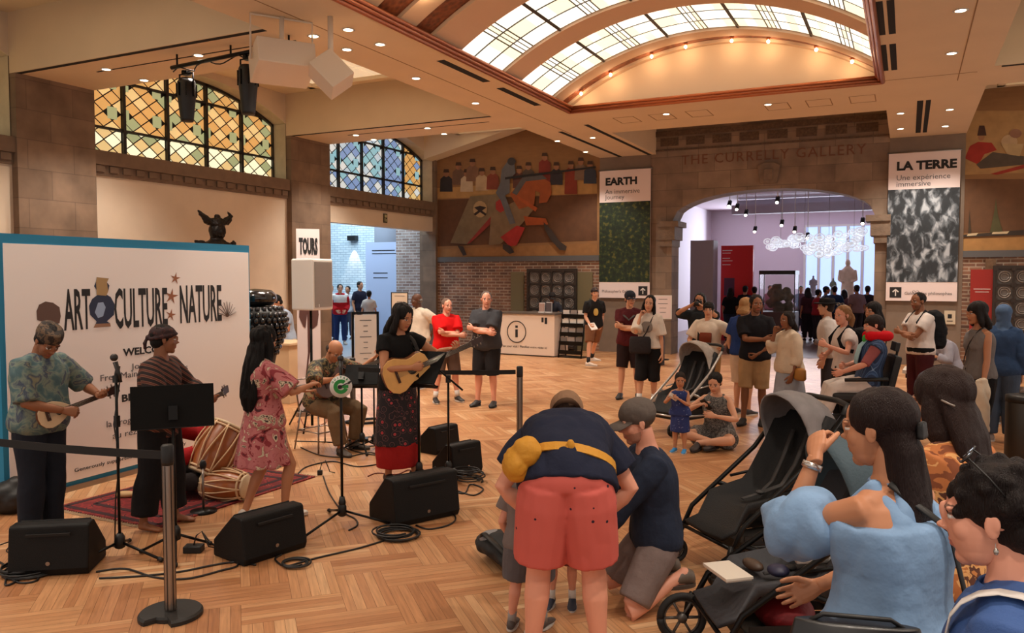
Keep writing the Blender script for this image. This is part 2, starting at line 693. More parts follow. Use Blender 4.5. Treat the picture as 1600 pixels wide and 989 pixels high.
def stained(idx, y0, mats, warmcol):
    yc = y0 + BW / 2
    X = XL - DEP + .02
    root = empty('window_%d' % idx, (XL - DEP, yc, ZSILL), kind='structure')
    fr, gl = MB(), MB()
    npan = 5
    pw = BW / npan
    rnd = random.Random(idx)
    zt = [ZSILL, 4.53 * K, 5.38 * K, ZAPX + .05]
    for p in range(npan):
        ya, yb = y0 + p * pw + .035, y0 + (p + 1) * pw - .035
        for r in range(3):
            z0, z1 = zt[r] + .02, zt[r + 1] - .02
            if r < 1 or True:
                ns = 8
                top = [(yb + (ya - yb) * k / ns, min(z1, arc_z(yb + (ya - yb) * k / ns - yc) - .05)) for k in range(ns + 1)]
                if min(t[1] for t in top) < z0 + .02:
                    top = [t for t in top if t[1] > z0 + .01]
                    if len(top) < 2:
                        continue
                reg = [(ya if top[-1][0] <= ya + 1e-6 else top[-1][0], z0), (yb if top[0][0] >= yb - 1e-6 else top[0][0], z0)] + top
            pu = .5 * (yb - ya) / 1.0
            hx, hz = pu * .40, .135
            for a in range(-2, 9):
                for b in range(-1, 16):
                    cy = ya + a * hx
                    cz = z0 + b * hz
                    if (a + b) % 2:
                        continue
                    if r == 1 and b % 4 == 2 and a % 4 == 0:   # square set in the lattice
                        polys = [[(cy - hx * .62, cz - hz * .9), (cy + hx * .62, cz - hz * .9), (cy + hx * .62, cz + hz * .9), (cy - hx * .62, cz + hz * .9)]]
                        ci = 2
                    else:
                        polys = [[(cy, cz - hz), (cy + hx, cz), (cy, cz + hz), (cy - hx, cz)]]
                        q = rnd.random()
                        ci = (3 if q < .55 else 2 if q < .7 else 1) if r == 0 else (0 if q < .5 else 1 if q < .86 else 2)
                        if idx == 3 and r == 1:
                            ci = 1 if q < .4 else 0 if q < .7 else 2 if q < .85 else 3
                        if idx == 3:
                            ci = (4 if q < .6 else 5) if p == 4 and q < .75 else (3 if p == 3 and q < .6 else ci)
                    for po in polys:
                        c = clip_poly(po, reg)
                        if len(c) < 3:
                            continue
                        mx_, mz_ = sum(t[0] for t in c) / len(c), sum(t[1] for t in c) / len(c)
                        ci2 = ci
                        off = .004 if len(polys[0]) and ci == 2 and r == 1 else 0
                        cc = []
                        for t in c:
                            d = math.hypot(t[0] - mx_, t[1] - mz_)
                            s_ = max(0, (d - .016)) / max(d, 1e-6)
                            cc.append((mx_ + (t[0] - mx_) * s_, mz_ + (t[1] - mz_) * s_))
                        gl.add([(X + .01 + off, t[0], t[1]) for t in cc], [tuple(range(len(cc)))], ci2)
    # dark backing behind the panes reads as the lead
    bk = MB()
    ys = [y0 + BW * k / N for k in range(N + 1)]
    for a, b in zip(ys[:-1], ys[1:]):
        bk.quad((X, a, ZSILL), (X, b, ZSILL), (X, b, arc_z(b - yc)), (X, a, arc_z(a - yc)))
    bk.build('lead', LEAD, flip=False).parent = None
    o = bpy.context.scene.objects[-1] if False else None
    for k in range(1, npan):
        y = y0 + k * pw
        fr.b2((X, y - .03, ZSILL), (X + .07, y + .03, arc_z(y - yc)))
    for z in zt[1:3]:
        half = BW / 2 if z < ZSPR else BW / 2 * math.sqrt(max(0, (ZAPX - z) / (ZAPX - ZSPR)))
        fr.b2((X, yc - half, z - .02), (X + .055, yc + half, z + .02))
    for a, b in zip(ys[:-1], ys[1:]):
        za, zb = arc_z(a - yc), arc_z(b - yc)
        fr.add([(X, a, za), (X, b, zb), (X, b, zb - .06), (X, a, za - .06), (X + .07, a, za), (X + .07, b, zb), (X + .07, b, zb - .06), (X + .07, a, za - .06)],
               [(4, 5, 6, 7), (3, 2, 6, 7)])
    for yy in (y0 + .02, y0 + BW - .02):
        fr.b2((X, yy - .025, ZSILL), (X + .07, yy + .025, ZSPR))
    return root, fr, gl


def stained_build(idx, y0, mats):
    before = set(bpy.data.objects)
    root, fr, gl = stained(idx, y0, mats, None)
    inv = Matrix.Translation(-root.location)
    for o in set(bpy.data.objects) - before:
        if o.name.startswith('lead'):
            o.data.transform(inv)
            o.parent = root
    for nm, m_, b in (('window_frame', mat('window_iron', (34, 28, 26), .5), fr), ('stained_glass', mats, gl)):
        o = b.build(nm, m_, flip=False)
        o.data.transform(inv)
        o.parent = root


stained_build(1, bays[0], GA)
stained_build(2, bays[1], GA)
stained_build(3, bays[2], GB)

# ---------------------------------------------------------------- ceiling: side bays, beams, vault
BX0, BX1 = -7.2 * K, -5.72 * K          # left longitudinal beam
RX0, RX1 = -.42 * K, 1.06 * K           # right longitudinal beam
YV = 14.1 * K                            # far end of the vault
YN = -3.0                                # the ceiling goes on behind the viewer
bm_ = MB()
bm_.b2((BX0, YN, ZB), (BX1, YF, ZC + .3))
bm_.b2((RX0, YN, ZB), (RX1, YF, ZC + .3))
bm_.b2((BX1, YV, ZB), (RX0, 16.5 * K, ZC + .3))
for y0 in [b - 1.31 * K for b in bays]:
    bm_.b2((XL, y0, ZB), (BX0, y0 + 1.31 * K, ZC + .2))
    bm_.b2((RX1, y0, ZB), (XR, y0 + 1.31 * K, ZC + .2))
struct(bm_.build('ceiling_beams', CREAM))
cl = MB()
cl.b2((XL - .5, YN, ZC), (BX0, YF, ZC + .2))
cl.b2((RX1, YN, ZC), (XR, YF, ZC + .2))
cl.b2((BX1, 16.5 * K, ZC), (RX0, YF + .2, ZC + .2))
cl.prism([(XL, 5.22 * K), (XL + 3.0, ZC), (XL, ZC)], .55, Matrix.Translation((0, YF - .56, 0)))
struct(cl.build('ceiling', mat('bay_ceiling', (226, 208, 178), .85)))
# frames with pale tile grids in each side bay
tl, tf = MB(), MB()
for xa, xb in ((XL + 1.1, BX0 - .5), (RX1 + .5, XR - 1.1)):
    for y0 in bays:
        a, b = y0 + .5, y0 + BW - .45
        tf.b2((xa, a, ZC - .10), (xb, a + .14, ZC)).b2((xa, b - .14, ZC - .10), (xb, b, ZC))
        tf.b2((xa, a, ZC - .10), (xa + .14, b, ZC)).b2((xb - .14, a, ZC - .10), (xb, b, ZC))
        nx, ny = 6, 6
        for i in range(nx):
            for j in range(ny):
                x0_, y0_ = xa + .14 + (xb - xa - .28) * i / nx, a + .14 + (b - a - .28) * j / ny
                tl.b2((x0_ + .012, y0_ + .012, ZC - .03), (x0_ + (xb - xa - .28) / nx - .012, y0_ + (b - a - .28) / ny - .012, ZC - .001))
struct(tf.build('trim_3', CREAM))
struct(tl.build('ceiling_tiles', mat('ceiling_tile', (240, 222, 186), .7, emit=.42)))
# slots and seams on the soffits
st = MB()
zz = ZB - .004


def slot(x0, y0, x1, y1):
    st.b2((x0, y0, zz), (x1, y1, zz + .012))


for yb_ in [b - 1.31 * K for b in bays]:
    slot(XL + .1, yb_ + .02, BX0 - .02, yb_ + .10)
    slot(XL + 1.3, yb_ + .52, BX0 - .3, yb_ + .55)
    slot(RX1 + .1, yb_ + .02, XR - .1, yb_ + .10)
xs = -6.0 * K
for a, b in ((9.0, 11.0), (11.5, 13.3), (15.3, 17.3), (17.6, 19.6)):
    pass
for (p, q) in (((682, 95), (758, 128)), ((776, 138), (836, 165))):
    A, B = onZ(*p, ZB), onZ(*q, ZB)
    slot(A.x, A.y, A.x + .13, B.y)
for (p, q) in (((872, 206), (958, 247)), ((912, 195), (1015, 243))):
    A, B = onZ(*p, ZB), onZ(*q, ZB)
    slot(A.x, A.y, A.x + .10, B.y)
for (p, q) in (((1376, 2), (1383, 54)), ((1382, 70), (1388, 110)), ((1441, 157), (1440, 207))):
    A, B = onZ(*p, ZB), onZ(*q, ZB)
    slot(A.x - .08, A.y, A.x + .02, B.y)
    slot(A.x + .06, A.y, A.x + .14, B.y)
struct(st.build('trim_4', SLOT))
se = MB()
for x in (-6.55 * K, .62 * K):
    se.b2((x, YN, ZB - .003), (x + .014, YV + (2.2 if x < -1 else .4), ZB + .01))
se.b2((RX0, YV - .1, ZB - .003), (RX1 - .2, YV - .085, ZB + .01))
for i in range(7):
    x = BX1 + .55 + i * .72
    if i != 3:
        se.b2((x, YV + .9, ZB - .003), (x + .42, YV + .915, ZB + .01)).b2((x, YV + 1.5, ZB - .003), (x + .42, YV + 1.515, ZB + .01))
        se.b2((x, YV + .9, ZB - .003), (x + .015, YV + 1.5, ZB + .01)).b2((x + .41, YV + .9, ZB - .003), (x + .425, YV + 1.5, ZB + .01))
struct(se.build('trim_5', mat('seam', (150, 118, 84), .9)))

# vault
VC, VHW, VRISE = (BX1 + RX0) / 2, (RX0 - BX1) / 2, .84 * K
VR = (VHW ** 2 + VRISE ** 2) / (2 * VRISE)
VA = math.asin(VHW / VR)
ZV = ZB + .06


def vp(a, y, dr=0.0):
    """point of the vault at angle fraction a in -1..1"""
    an = a * VA
    return (VC + (VR - dr) * math.sin(an), y, ZV + VRISE - VR + (VR - dr) * math.cos(an))


def vband(mb, y0, y1, dr=0.0, n=48, a0=-1.0, a1=1.0, mi=0, thick=.0):
    for k in range(n):
        a, b = a0 + (a1 - a0) * k / n, a0 + (a1 - a0) * (k + 1) / n
        mb.quad(vp(a, y0, dr), vp(b, y0, dr), vp(b, y1, dr), vp(a, y1, dr), mi)
        if thick:
            mb.quad(vp(a, y0, dr), vp(b, y0, dr), vp(b, y0, dr - thick), vp(a, y0, dr - thick), mi)
            mb.quad(vp(a, y1, dr), vp(b, y1, dr), vp(b, y1, dr - thick), vp(a, y1, dr - thick), mi)


glz = [(11.90 * K, 13.25 * K), (9.95 * K, 11.30 * K), (5.0 * K, 6.35 * K), (3.0 * K, 4.4 * K), (-1.5, -.1)]
brz = [(13.62 * K, 13.95 * K), (8.78 * K, 9.20 * K), (7.95 * K, 8.42 * K)]
edges = sorted([(a, b, 'g') for a, b in glz] + [(a, b, 'b') for a, b in brz])
rib = MB()
prev = YN
for a, b, k in edges + [(YV, YV, 'e')]:
    if a > prev:
        vband(rib, prev, a, thick=.08)
    prev = b
for yy in (YN,):
    for k in range(24):
        a, b = -1 + 2 * k / 24, -1 + 2 * (k + 1) / 24
        p, q = vp(a, yy), vp(b, yy)
        rib.quad(p, q, (q[0], yy, ZV), (p[0], yy, ZV))
struct(rib.build('ceiling_vault', CREAM2))
br_ = MB()
for a, b in brz:
    vband(br_, a, b, dr=-.05)
    vband(br_, a + .06, b - .06, dr=-.035)
struct(br_.build('trim_6', BRONZE))
bars, panes = MB(), MB()
for a, b in glz:
    vband(bars, a, b, dr=-.06)
    rows = 3
    cols = []
    for s_ in range(5):
        base = -1 + 2 * s_ / 5
        for u0, u1 in ((.02, .40), (.42, .46), (.475, .52), (.535, .575), (.595, .98)):
            cols.append((base + u0 * .4, base + u1 * .4))
    for r in range(rows):
        ya, yb = a + (b - a) * r / rows + .022, a + (b - a) * (r + 1) / rows - .022
        for c0, c1 in cols:
            n = 3 if c1 - c0 > .08 else 1
            for q in range(n):
                u, v_ = c0 + (c1 - c0) * q / n, c0 + (c1 - c0) * (q + 1) / n
                panes.quad(vp(u, ya, -.045), vp(v_, ya, -.045), vp(v_, yb, -.045), vp(u, yb, -.045), random.choice((0, 0, 1)))
    for s_ in range(6):
        u = -1 + 2 * s_ / 5
        for yy0, yy1 in ((a, b),):
            bars.quad(vp(u - .006, yy0, -.02), vp(u + .006, yy0, -.02), vp(u + .006, yy1, -.02), vp(u - .006, yy1, -.02))
sk = empty('window_4', (VC, 8, ZV), kind='structure')
for nm, b_, m_ in (('skylight_bars', bars, mat('skylight_bar', (70, 60, 48), .6)), ('skylight_panes', panes, [mat('skylight_a', (255, 250, 234), .4, emit=1.0), mat('skylight_b', (248, 238, 206), .4, emit=.9)])):
    o = b_.build(nm, m_, flip=False)
    o.data.transform(Matrix.Translation((-VC, -8, -ZV)))
    o.parent = sk
# lunette wall at the vault's end
lu = MB()
for k in range(40):
    a, b = -1 + 2 * k / 40, -1 + 2 * (k + 1) / 40
    p, q = vp(a, YV), vp(b, YV)
    lu.quad((p[0], YV - .02, ZB), (q[0], YV - .02, ZB), (q[0], YV - .02, q[2]), (p[0], YV - .02, p[2]))
struct(lu.build('wall_lunette', mat('lunette_plaster', (226, 196, 164), .8)))
# copper cornice round the vault
co = MB()


def cornice(p0, p1, inx, iny):
    for k, (o_, z_, r_) in enumerate(((0, 0.0, .035), (.05, .035, .03), (.09, .07, .025))):
        co.tube([(p0[0] + inx * o_, p0[1] + iny * o_, ZB + z_), (p1[0] + inx * o_, p1[1] + iny * o_, ZB + z_)], r_, 8)


cornice((BX1, YN, 0), (BX1, YV, 0), 1, 0)
cornice((RX0, YN, 0), (RX0, YV, 0), -1, 0)
cornice((BX1, YV, 0), (RX0, YV, 0), 0, -1)
struct(co.build('trim_7', COPPER))

# vault bulbs
bulb_label = {}


def bulb(p, label):
    r = empty('vault_bulb', p, 0, label, 'light bulb', 'bare bulbs on the bronze bands of the vault')
    MB().lathe([(.035, .03), (.04, .015), (.03, 0), (.018, -.01)], 12).build('socket', COPPER, r)
    MB().ell((0, 0, -.035), (.026, .026, .03), 12, 8).build('bulb', BULB, r)
    l = bpy.data.lights.new('bulb_light', 'POINT')
    l.energy = 2.5
    l.color = (1, .72, .42)
    l.shadow_soft_size = .04
    o = bpy.data.objects.new('bulb_light', l)
    o.location = (0, 0, -.10)
    COL.objects.link(o)
    o.parent = r


bl = [(908, 155), (954, 133), (1018, 110), (1071, 99), (1143, 91), (1200, 90), (1275, 99), (1331, 112)]
ordn = ['leftmost', 'second from the left', 'third from the left', 'fourth from the left', 'fourth from the right', 'third from the right', 'second from the right', 'rightmost']
for (x, y), w_ in zip(bl, ordn):
    p = onY(x, y, 13.8 * K)
    an = (p.x - VC) / VR
    p.z = ZV + VRISE - VR + VR * math.cos(math.asin(max(-1, min(1, an)))) + .0
    bulb(p, 'glowing bare bulb over the lunette, %s of the row' % w_)
for (x, y), w_ in (((628, 4), 'on the farther of the two upper bronze bands at the top edge'), ((676, 27), 'on the upper left bronze band, lowest of the pair')):
    p = onZ(x, y, ZB + .12)
    for _q in range(12):
        an = (p.x - VC) / VR
        p = onZ(x, y, ZV + VRISE - VR + VR * math.cos(math.asin(max(-1, min(1, an)))) + .03)
    an = (p.x - VC) / VR
    p.z = ZV + VRISE - VR + VR * math.cos(math.asin(max(-1, min(1, an))))
    bulb(p, 'glowing bare bulb ' + w_)

# recessed downlights
DLP = [((490, 56), 'on the left long beam, above the paired white loudspeakers'), ((544, 46), 'on the left long beam, right of the seam near the top'),
       ((542, 77), 'on the left long beam, above the hanging diamond shaped loudspeaker'), ((594, 69), 'on the left long beam, second right of the seam'),
       ((650, 122), 'on the left long beam, left of the first black slot'), ((743, 161), 'on the left long beam, below the two black slots'),
       ((871, 220), 'at the far end of the left beam, left of the paired slots'), ((915, 237), 'at the far end of the left long beam, nearest the mural'), ((926, 215), 'between the paired black slots at the far end of the left beam'),
       ((166, 108), 'on the nearer cross beam, closest to the stone pillar'), ((225, 125), 'on the nearer cross beam, just above the amber window'), ((310, 86), 'on the nearer cross beam, between the two stage lights'),
       ((556, 211), 'on the farther cross beam, closest to its stone pillar'), ((584, 218), 'on the farther cross beam, just above the blue window'), ((668, 200), 'on the farther cross beam, nearest the black slot'), ((694, 209), 'on the farther cross beam, beside the lantern ceiling'),
       ((1041, 178), 'under the copper cornice, left one of two'), ((1200, 163), 'under the copper cornice, right one of two'),
       ((1501, 16), 'on the right long beam, topmost in the picture'), ((1487, 83), 'on the right long beam, second from the top'),
       ((1407, 177), 'on the right long beam, upper left of the last four'), ((1484, 171), 'on the right long beam, upper right of the last four'), ((1407, 201), 'on the right long beam, lower left of the last four'), ((1477, 197), 'on the right long beam, lower right of the last four')]


def downlight(p, label, power=190):
    r = empty('downlight', p, 0, 'small recessed downlight ' + label, 'ceiling light', 'recessed downlights in the beams')
    MB().lathe([(.075, 0), (.085, -.006), (.062, -.010), (.060, -.001)], 20).build('trim_ring', WHITE, r)
    MB().lathe([(.058, -.008), (.001, -.008)], 20).build('lens', LENS, r)
    l = bpy.data.lights.new('spot', 'SPOT')
    l.energy = power
    l.color = (1, .87, .74)
    l.spot_size = R(110)
    l.spot_blend = .6
    l.shadow_soft_size = .07
    o = bpy.data.objects.new('spot', l)
    o.location = (0, 0, -.03)
    COL.objects.link(o)
    o.parent = r


for (x, y), w_ in DLP:
    downlight(onZ(x, y, ZB), w_)

for x, y in [(BX0 + .75, 5.6), (BX0 + .75, 3.4), (BX0 + .75, 1.0), (RX0 + .75, 4.8), (RX0 + .75, 2.4), (RX0 + .75, .2), (RX0 + .75, -2.0), (BX0 + .75, -1.4), (BX0 - 1.5, 2.4), (RX1 + 1.4, 2.4)]:  # unseen downlights, added on the nearer beams to brighten the foreground
    o_ = downlight(V((x, y, ZB)), 'added out of view on the nearer beams to brighten the foreground', 200)

# ---------------------------------------------------------------- far wall
fw = MB()
T = .7
AX0, AX1 = -5.30 * K, -.68 * K          # arch opening
AC, AH = (AX0 + AX1) / 2, (AX1 - AX0) / 2
ZI, ZA = 3.30 * K, 4.02 * K
PX0, PX1 = -5.85 * K, RX0
n = 36
for k in range(n):
    a, b = AX0 + (AX1 - AX0) * k / n, AX0 + (AX1 - AX0) * (k + 1) / n

    def az(x):
        return ZI + (ZA - ZI) * math.sqrt(max(0, 1 - ((x - AC) / AH) ** 2)) ** .9
    za, zb = az(a), az(b)
    fw.quad((a, YF, za), (b, YF, zb), (b, YF, ZC), (a, YF, ZC))
    fw.quad((a, YF, za), (b, YF, zb), (b, YF + T, zb), (a, YF + T, za))
    fw.quad((a, YF + T, za), (b, YF + T, zb), (b, YF + T, ZC), (a, YF + T, ZC))
fw.b2((PX0, YF, 0), (AX0, YF + T, ZC)).b2((AX1, YF, 0), (PX1, YF + T, ZC))
struct(fw.build('wall_far', STONE_X))
cp = MB()
for x0, s_ in ((AX0, 1), (AX1, -1)):
    for k, (zz0, zz1, o_) in enumerate(((ZI - .62, ZI - .45, .03), (ZI - .45, ZI - .12, .10), (ZI - .12, ZI + .02, .20))):
        cp.b2((x0 - s_ * .32, YF - .08 - o_ * .4, zz0), (x0 + s_ * o_, YF + T, zz1))
struct(cp.build('trim_8', mat('capital_stone', (126, 108, 92), .8, var=.15, vs=8, bump=.5, bs=20)))
fz = MB()
for i in range(8):
    x = PX0 + .25 + i * (PX1 - PX0 - .3) / 8
    fz.b2((x, YF - .015, 5.18 * K), (x + .46, YF, 5.38 * K))
fz.b2((PX0, YF - .05, 5.42 * K), (PX1, YF, 5.55 * K)).b2((PX0, YF - .04, 5.06 * K), (PX1, YF, 5.10 * K))
struct(fz.build('trim_9', ramp_mat('frieze', [(0, (50, 36, 30)), (.5, (90, 72, 58)), (1, (130, 108, 84))], 'noise', 20, .8, interp='LINEAR')))
ke = MB()
ke.prism([(-.20, 0), (.20, 0), (.26, .42), (.12, .5), (-.12, .5), (-.26, .42)], .10, Matrix.Translation((AC, YF - .10, ZA + .12)))
ke.b2((AC - .11, YF - .15, ZA + .2), (AC + .11, YF - .1, ZA + .46))
struct(ke.build('trim_10', MATS['capital_stone'], bevel=.015))
t_ = text_mesh('THE CURRELLY GALLERY', .34, mat('carved_letters', (116, 78, 60), .8), 'wall_inscription', None, Matrix.Translation((AC, YF - .006, 4.70 * K)) @ Matrix.Rotation(math.pi / 2, 4, 'X'), align='CENTER', ext=.006, spacing=1.15, sx=1.0)
struct(t_)
# pilasters behind banners, mural backings, brick base
pw_ = MB()
pw_.b2((-7.2 * K, YF - .02, 0), (PX0, YF + .3, ZC)).b2((RX0 + .0, YF - .02, 0), (1.05 * K, YF + .3, ZC))
struct(pw_.build('wall_far_pilasters', mat('pilaster_grey', (128, 112, 98), .8, var=.06)))
mu = MB()
mu.b2((XL, YF, 2.50 * K), (-7.2 * K, YF + .3, ZC)).b2((1.05 * K, YF, 2.50 * K), (XR, YF + .3, ZC))
struct(mu.build('wall_far_murals', mat('mural_ground', (142, 104, 66), .8, var=.08, vs=3, stretch=(1, 1, 4))))
bk = MB()
bk.b2((XL, YF, 0), (-7.2 * K, YF + .3, 2.36 * K)).b2((1.05 * K, YF, 0), (XR, YF + .3, 2.36 * K))
struct(bk.build('wall_far_brick', BRICK))
bd = MB()
bd.b2((XL, YF - .05, 2.36 * K), (-7.2 * K, YF + .3, 2.50 * K)).b2((1.05 * K, YF - .05, 2.36 * K), (XR, YF + .3, 2.50 * K))
struct(bd.build('trim_11', mat('slate_band', (92, 92, 94), .7)))
# ---------------------------------------------------------------- people: bodies grown from a posed skeleton into one surface
def remesh(v, f, vox, smooth=2, adapt=0):
    me = bpy.data.meshes.new('t')
    me.from_pydata([tuple(p) for p in v], [], f)
    ob = bpy.data.objects.new('t', me)
    TS.collection.objects.link(ob)
    md = ob.modifiers.new('r', 'REMESH')
    md.mode = 'VOXEL'
    md.voxel_size = vox
    if smooth:
        ms = ob.modifiers.new('s', 'SMOOTH')
        ms.factor = .5
        ms.iterations = smooth
    TS.view_layers[0].update()
    dg = TS.view_layers[0].depsgraph
    m = bpy.data.meshes.new_from_object(ob.evaluated_get(dg))
    n = len(m.vertices)
    co = np.empty(n * 3, dtype=np.float32)
    m.vertices.foreach_get('co', co)
    k = len(m.polygons)
    lv = np.empty(len(m.loops), dtype=np.int32)
    m.loops.foreach_get('vertex_index', lv)
    fs = lv.reshape(k, 4)
    no = np.empty(n * 3, dtype=np.float32)
    m.vertices.foreach_get('normal', no)
    bpy.data.objects.remove(ob)
    bpy.data.meshes.remove(me)
    bpy.data.meshes.remove(m)
    return co.reshape(-1, 3), fs, no.reshape(-1, 3)


def fast_mesh(name, parts, mats, cols=None):
    """parts: list of (verts, quads); cols: per-vertex colours"""
    vv, ff, b = [], [], 0
    for v, f in parts:
        vv.append(v)
        ff.append(f + b)
        b += len(v)
    vv = np.concatenate(vv)
    ff = np.concatenate(ff)
    me = bpy.data.meshes.new(name)
    me.vertices.add(len(vv))
    me.vertices.foreach_set('co', vv.astype(np.float32).ravel())
    me.loops.add(len(ff) * 4)
    me.loops.foreach_set('vertex_index', ff.astype(np.int32).ravel())
    me.polygons.add(len(ff))
    me.polygons.foreach_set('loop_start', np.arange(0, len(ff) * 4, 4, dtype=np.int32))
    me.update(calc_edges=True)
    me.polygons.foreach_set('use_smooth', np.ones(len(ff), dtype=bool))
    if cols is not None:
        ca = me.color_attributes.new('tint', 'FLOAT_COLOR', 'POINT')
        ca.data.foreach_set('color', cols.astype(np.float32).ravel())
    for m in (mats if isinstance(mats, (list, tuple)) else [mats]):
        me.materials.append(m)
    me.update()
    o = bpy.data.objects.new(name, me)
    COL.objects.link(o)
    return o


def make_skin():
    m = bpy.data.materials.new('skin')
    m.use_nodes = True
    nt = m.node_tree
    b = nt.nodes['Principled BSDF']
    at = nt.nodes.new('ShaderNodeAttribute')
    at.attribute_name = 'tint'
    nt.links.new(at.outputs['Color'], b.inputs['Base Color'])
    b.inputs['Roughness'].default_value = .5
    b.inputs['Specular IOR Level'].default_value = .35
    return m


SKIN = make_skin()
SK = dict(pale=(226, 172, 144), light=(214, 158, 126), tan=(186, 128, 94), brown=(142, 92, 64), dark=(92, 58, 42), rosy=(222, 156, 130), olive=(200, 146, 110))
_cache = {}


def head_base(lod):
    key = ('head', lod)
    if key in _cache:
        return _cache[key]
    mb = MB()
    E = lambda c, r, T=None, n=20, m=14: mb.ell(c, r, n, m, 0, T)
    E((0, -.012, .036), (.074, .097, .082), n=28, m=20)
    E((0, .028, -.020), (.060, .062, .088), n=24, m=18)
    E((0, .028, -.064), (.050, .050, .046))
    E((0, .056, -.090), (.027, .023, .022))
    E((0, .086, .002), (.0085, .016, .032), Matrix.Rotation(R(-14), 3, 'X'))
    E((0, .098, -.022), (.0100, .0135, .0090))
    for s in (-1, 1):
        E((s * .009, .091, -.026), (.0075, .010, .007))
        E((s * .028, .074, .026), (.024, .014, .009))
        E((s * .036, .048, -.022), (.024, .027, .030))
        E((s * .031, .073, .006), (.014, .011, .0095))
        E((s * .075, -.008, -.004), (.007, .016, .028), Matrix.Rotation(s * R(-14), 3, 'Z'))
        E((s * .079, -.016, .003), (.005, .010, .018))
    E((0, .079, -.053), (.021, .011, .0055))
    E((0, .076, -.064), (.018, .012, .007))
    v, f, n_ = remesh(mb.v, mb.f, {0: .0030, 1: .0050, 2: .011}[lod], {0: 5, 1: 3, 2: 1}[lod])
    x, y, z = np.abs(v[:, 0]), v[:, 1], v[:, 2]
    reg = np.zeros(len(v), dtype=np.int32)
    fy = y > .055
    reg[fy & (x < .023) & (z < -.050) & (z > -.069) & (y > .074)] = 1     # lips
    ex = (x - .031) / .0145
    ez = (z - .006) / .0062
    reg[fy & (ex ** 2 + ez ** 2 < 1)] = 2                                 # eye white
    ez2 = (z - .006) / .0070
    reg[fy & (((x - .031) / .0068) ** 2 + ez2 ** 2 < 1)] = 3              # iris
    reg[fy & (x > .012) & (x < .047) & (np.abs(z - (.026 + .004 * np.cos((x - .03) * 60))) < .0042)] = 4  # brow
    reg[fy & (ex ** 2 + ((z - .0125) / .0025) ** 2 < 1)] = 4
    _cache[key] = (v, f, reg)
    return _cache[key]


HANDS = dict(
    relax=dict(c=(22, 28, 20), spread=5, thumb=(28, 20)),
    fist=dict(c=(72, 88, 50), spread=1, thumb=(20, 45)),
    hold=dict(c=(50, 58, 30), spread=4, thumb=(35, 30)),
    flat=dict(c=(6, 8, 5), spread=8, thumb=(40, 5)),
    pinch=dict(c=(45, 35, 20), spread=3, thumb=(22, 15)))


def hand_base(pose, lod):
    """right hand: wrist at 0, fingers +Y, palm -Z, thumb towards -X"""
    key = ('hand', pose, lod)
    if key in _cache:
        return _cache[key]
    P = HANDS[pose]
    mb = MB()
    mb.tube([(0, -.035, 0), (0, .0, 0), (-.002, .03, 0), (-.002, .065, -.001), (-.001, .092, -.002)], [(.024, .019), (.027, .018), (.038, .017), (.041, .015), (.036, .011)], 14, up=(0, 0, 1))
    mb.ell((-.022, .035, -.008), (.016, .030, .014), 12, 8)
    for i, (x, L, r) in enumerate(((-.029, .070, .0088), (-.010, .078, .0092), (.010, .073, .0088), (.028, .058, .0078))):
        p = V((x, .084 - abs(i - 1.2) * .005, -.002))
        sp = R(P['spread'] * (i - 1.5))
        a = 0
        pts = [V((x * .8, .055, 0)), p]
        for seg, c in zip((.46, .30, .24), P['c']):
            a += R(c) * (1 + .06 * i)
            d = V((math.sin(sp), math.cos(sp) * math.cos(a), -math.sin(a)))
            d = V((math.sin(sp) * math.cos(a), math.cos(sp) * math.cos(a), -math.sin(a)))
            p = p + d * (L * seg)
            pts.append(p)
        mb.tube(pts, [r * 1.0, r * 1.08, r, r * .92, r * .70], 8)
        mb.ell(pts[-1], (r * .72,) * 3, 8, 6)
    ta, tb = P['thumb']
    p0 = V((-.020, .018, -.006))
    d1 = V((-math.sin(R(ta + 12)), math.cos(R(ta + 12)), -.35)).normalized()
    p1 = p0 + d1 * .042
    d2 = V((-math.sin(R(ta - tb * .5)), math.cos(R(ta - tb * .5)), -.45 - tb * .006)).normalized()
    p2 = p1 + d2 * .032
    d3 = V((-math.sin(R(ta - tb)), math.cos(R(ta - tb)), -.45 - tb * .009)).normalized()
    p3 = p2 + d3 * .024
    mb.tube([p0, p1, p2, p3], [.014, .0115, .0102, .0080], 10)
    mb.ell(p3, (.0082,) * 3, 8, 6)
    v, f, n_ = remesh(mb.v, mb.f, {0: .0026, 1: .0042, 2: .009}[lod], 1)
    _cache[key] = (v, f)
    return _cache[key]


def mtx(x, y, z, o):
    m = Matrix.Identity(4)
    for i in range(3):
        m[i][0], m[i][1], m[i][2], m[i][3] = x[i], y[i], z[i], o[i]
    return m


def xf(m, v):
    a = np.array([[m[i][j] for j in range(4)] for i in range(3)])
    return v @ a[:, :3].T + a[:, 3]


def ik(a, b, l1, l2, pole):
    a, b = V(a), V(b)
    d = b - a
    L = d.length
    mx = (l1 + l2) * .998
    if L > mx:
        d = d * (mx / L)
        L = mx
        b = a + d
    u = d.normalized()
    p = V(pole)
    p = p - u * p.dot(u)
    if p.length < 1e-5:
        p = V((0, 0, 1)).cross(u)
    p.normalize()
    ca = (l1 * l1 + L * L - l2 * l2) / (2 * l1 * L)
    ca = max(-1, min(1, ca))
    return a + u * (l1 * ca) + p * (l1 * math.sqrt(1 - ca * ca)), b


RM = [(-.17, .10, .070), (-.09, .155, .100), (0, .170, .112), (.15, .160, .108), (.32, .145, .100), (.5, .158, .112), (.68, .170, .118), (.80, .174, .112), (.885, .165, .090), (.945, .125, .072), (.985, .078, .062), (1.05, .056, .060)]
RF = [(-.17, .10, .072), (-.09, .162, .104), (0, .176, .116), (.15, .158, .106), (.32, .126, .090), (.5, .140, .100), (.68, .156, .110), (.80, .164, .106), (.885, .160, .084), (.945, .115, .066), (.985, .066, .054), (1.05, .046, .050)]


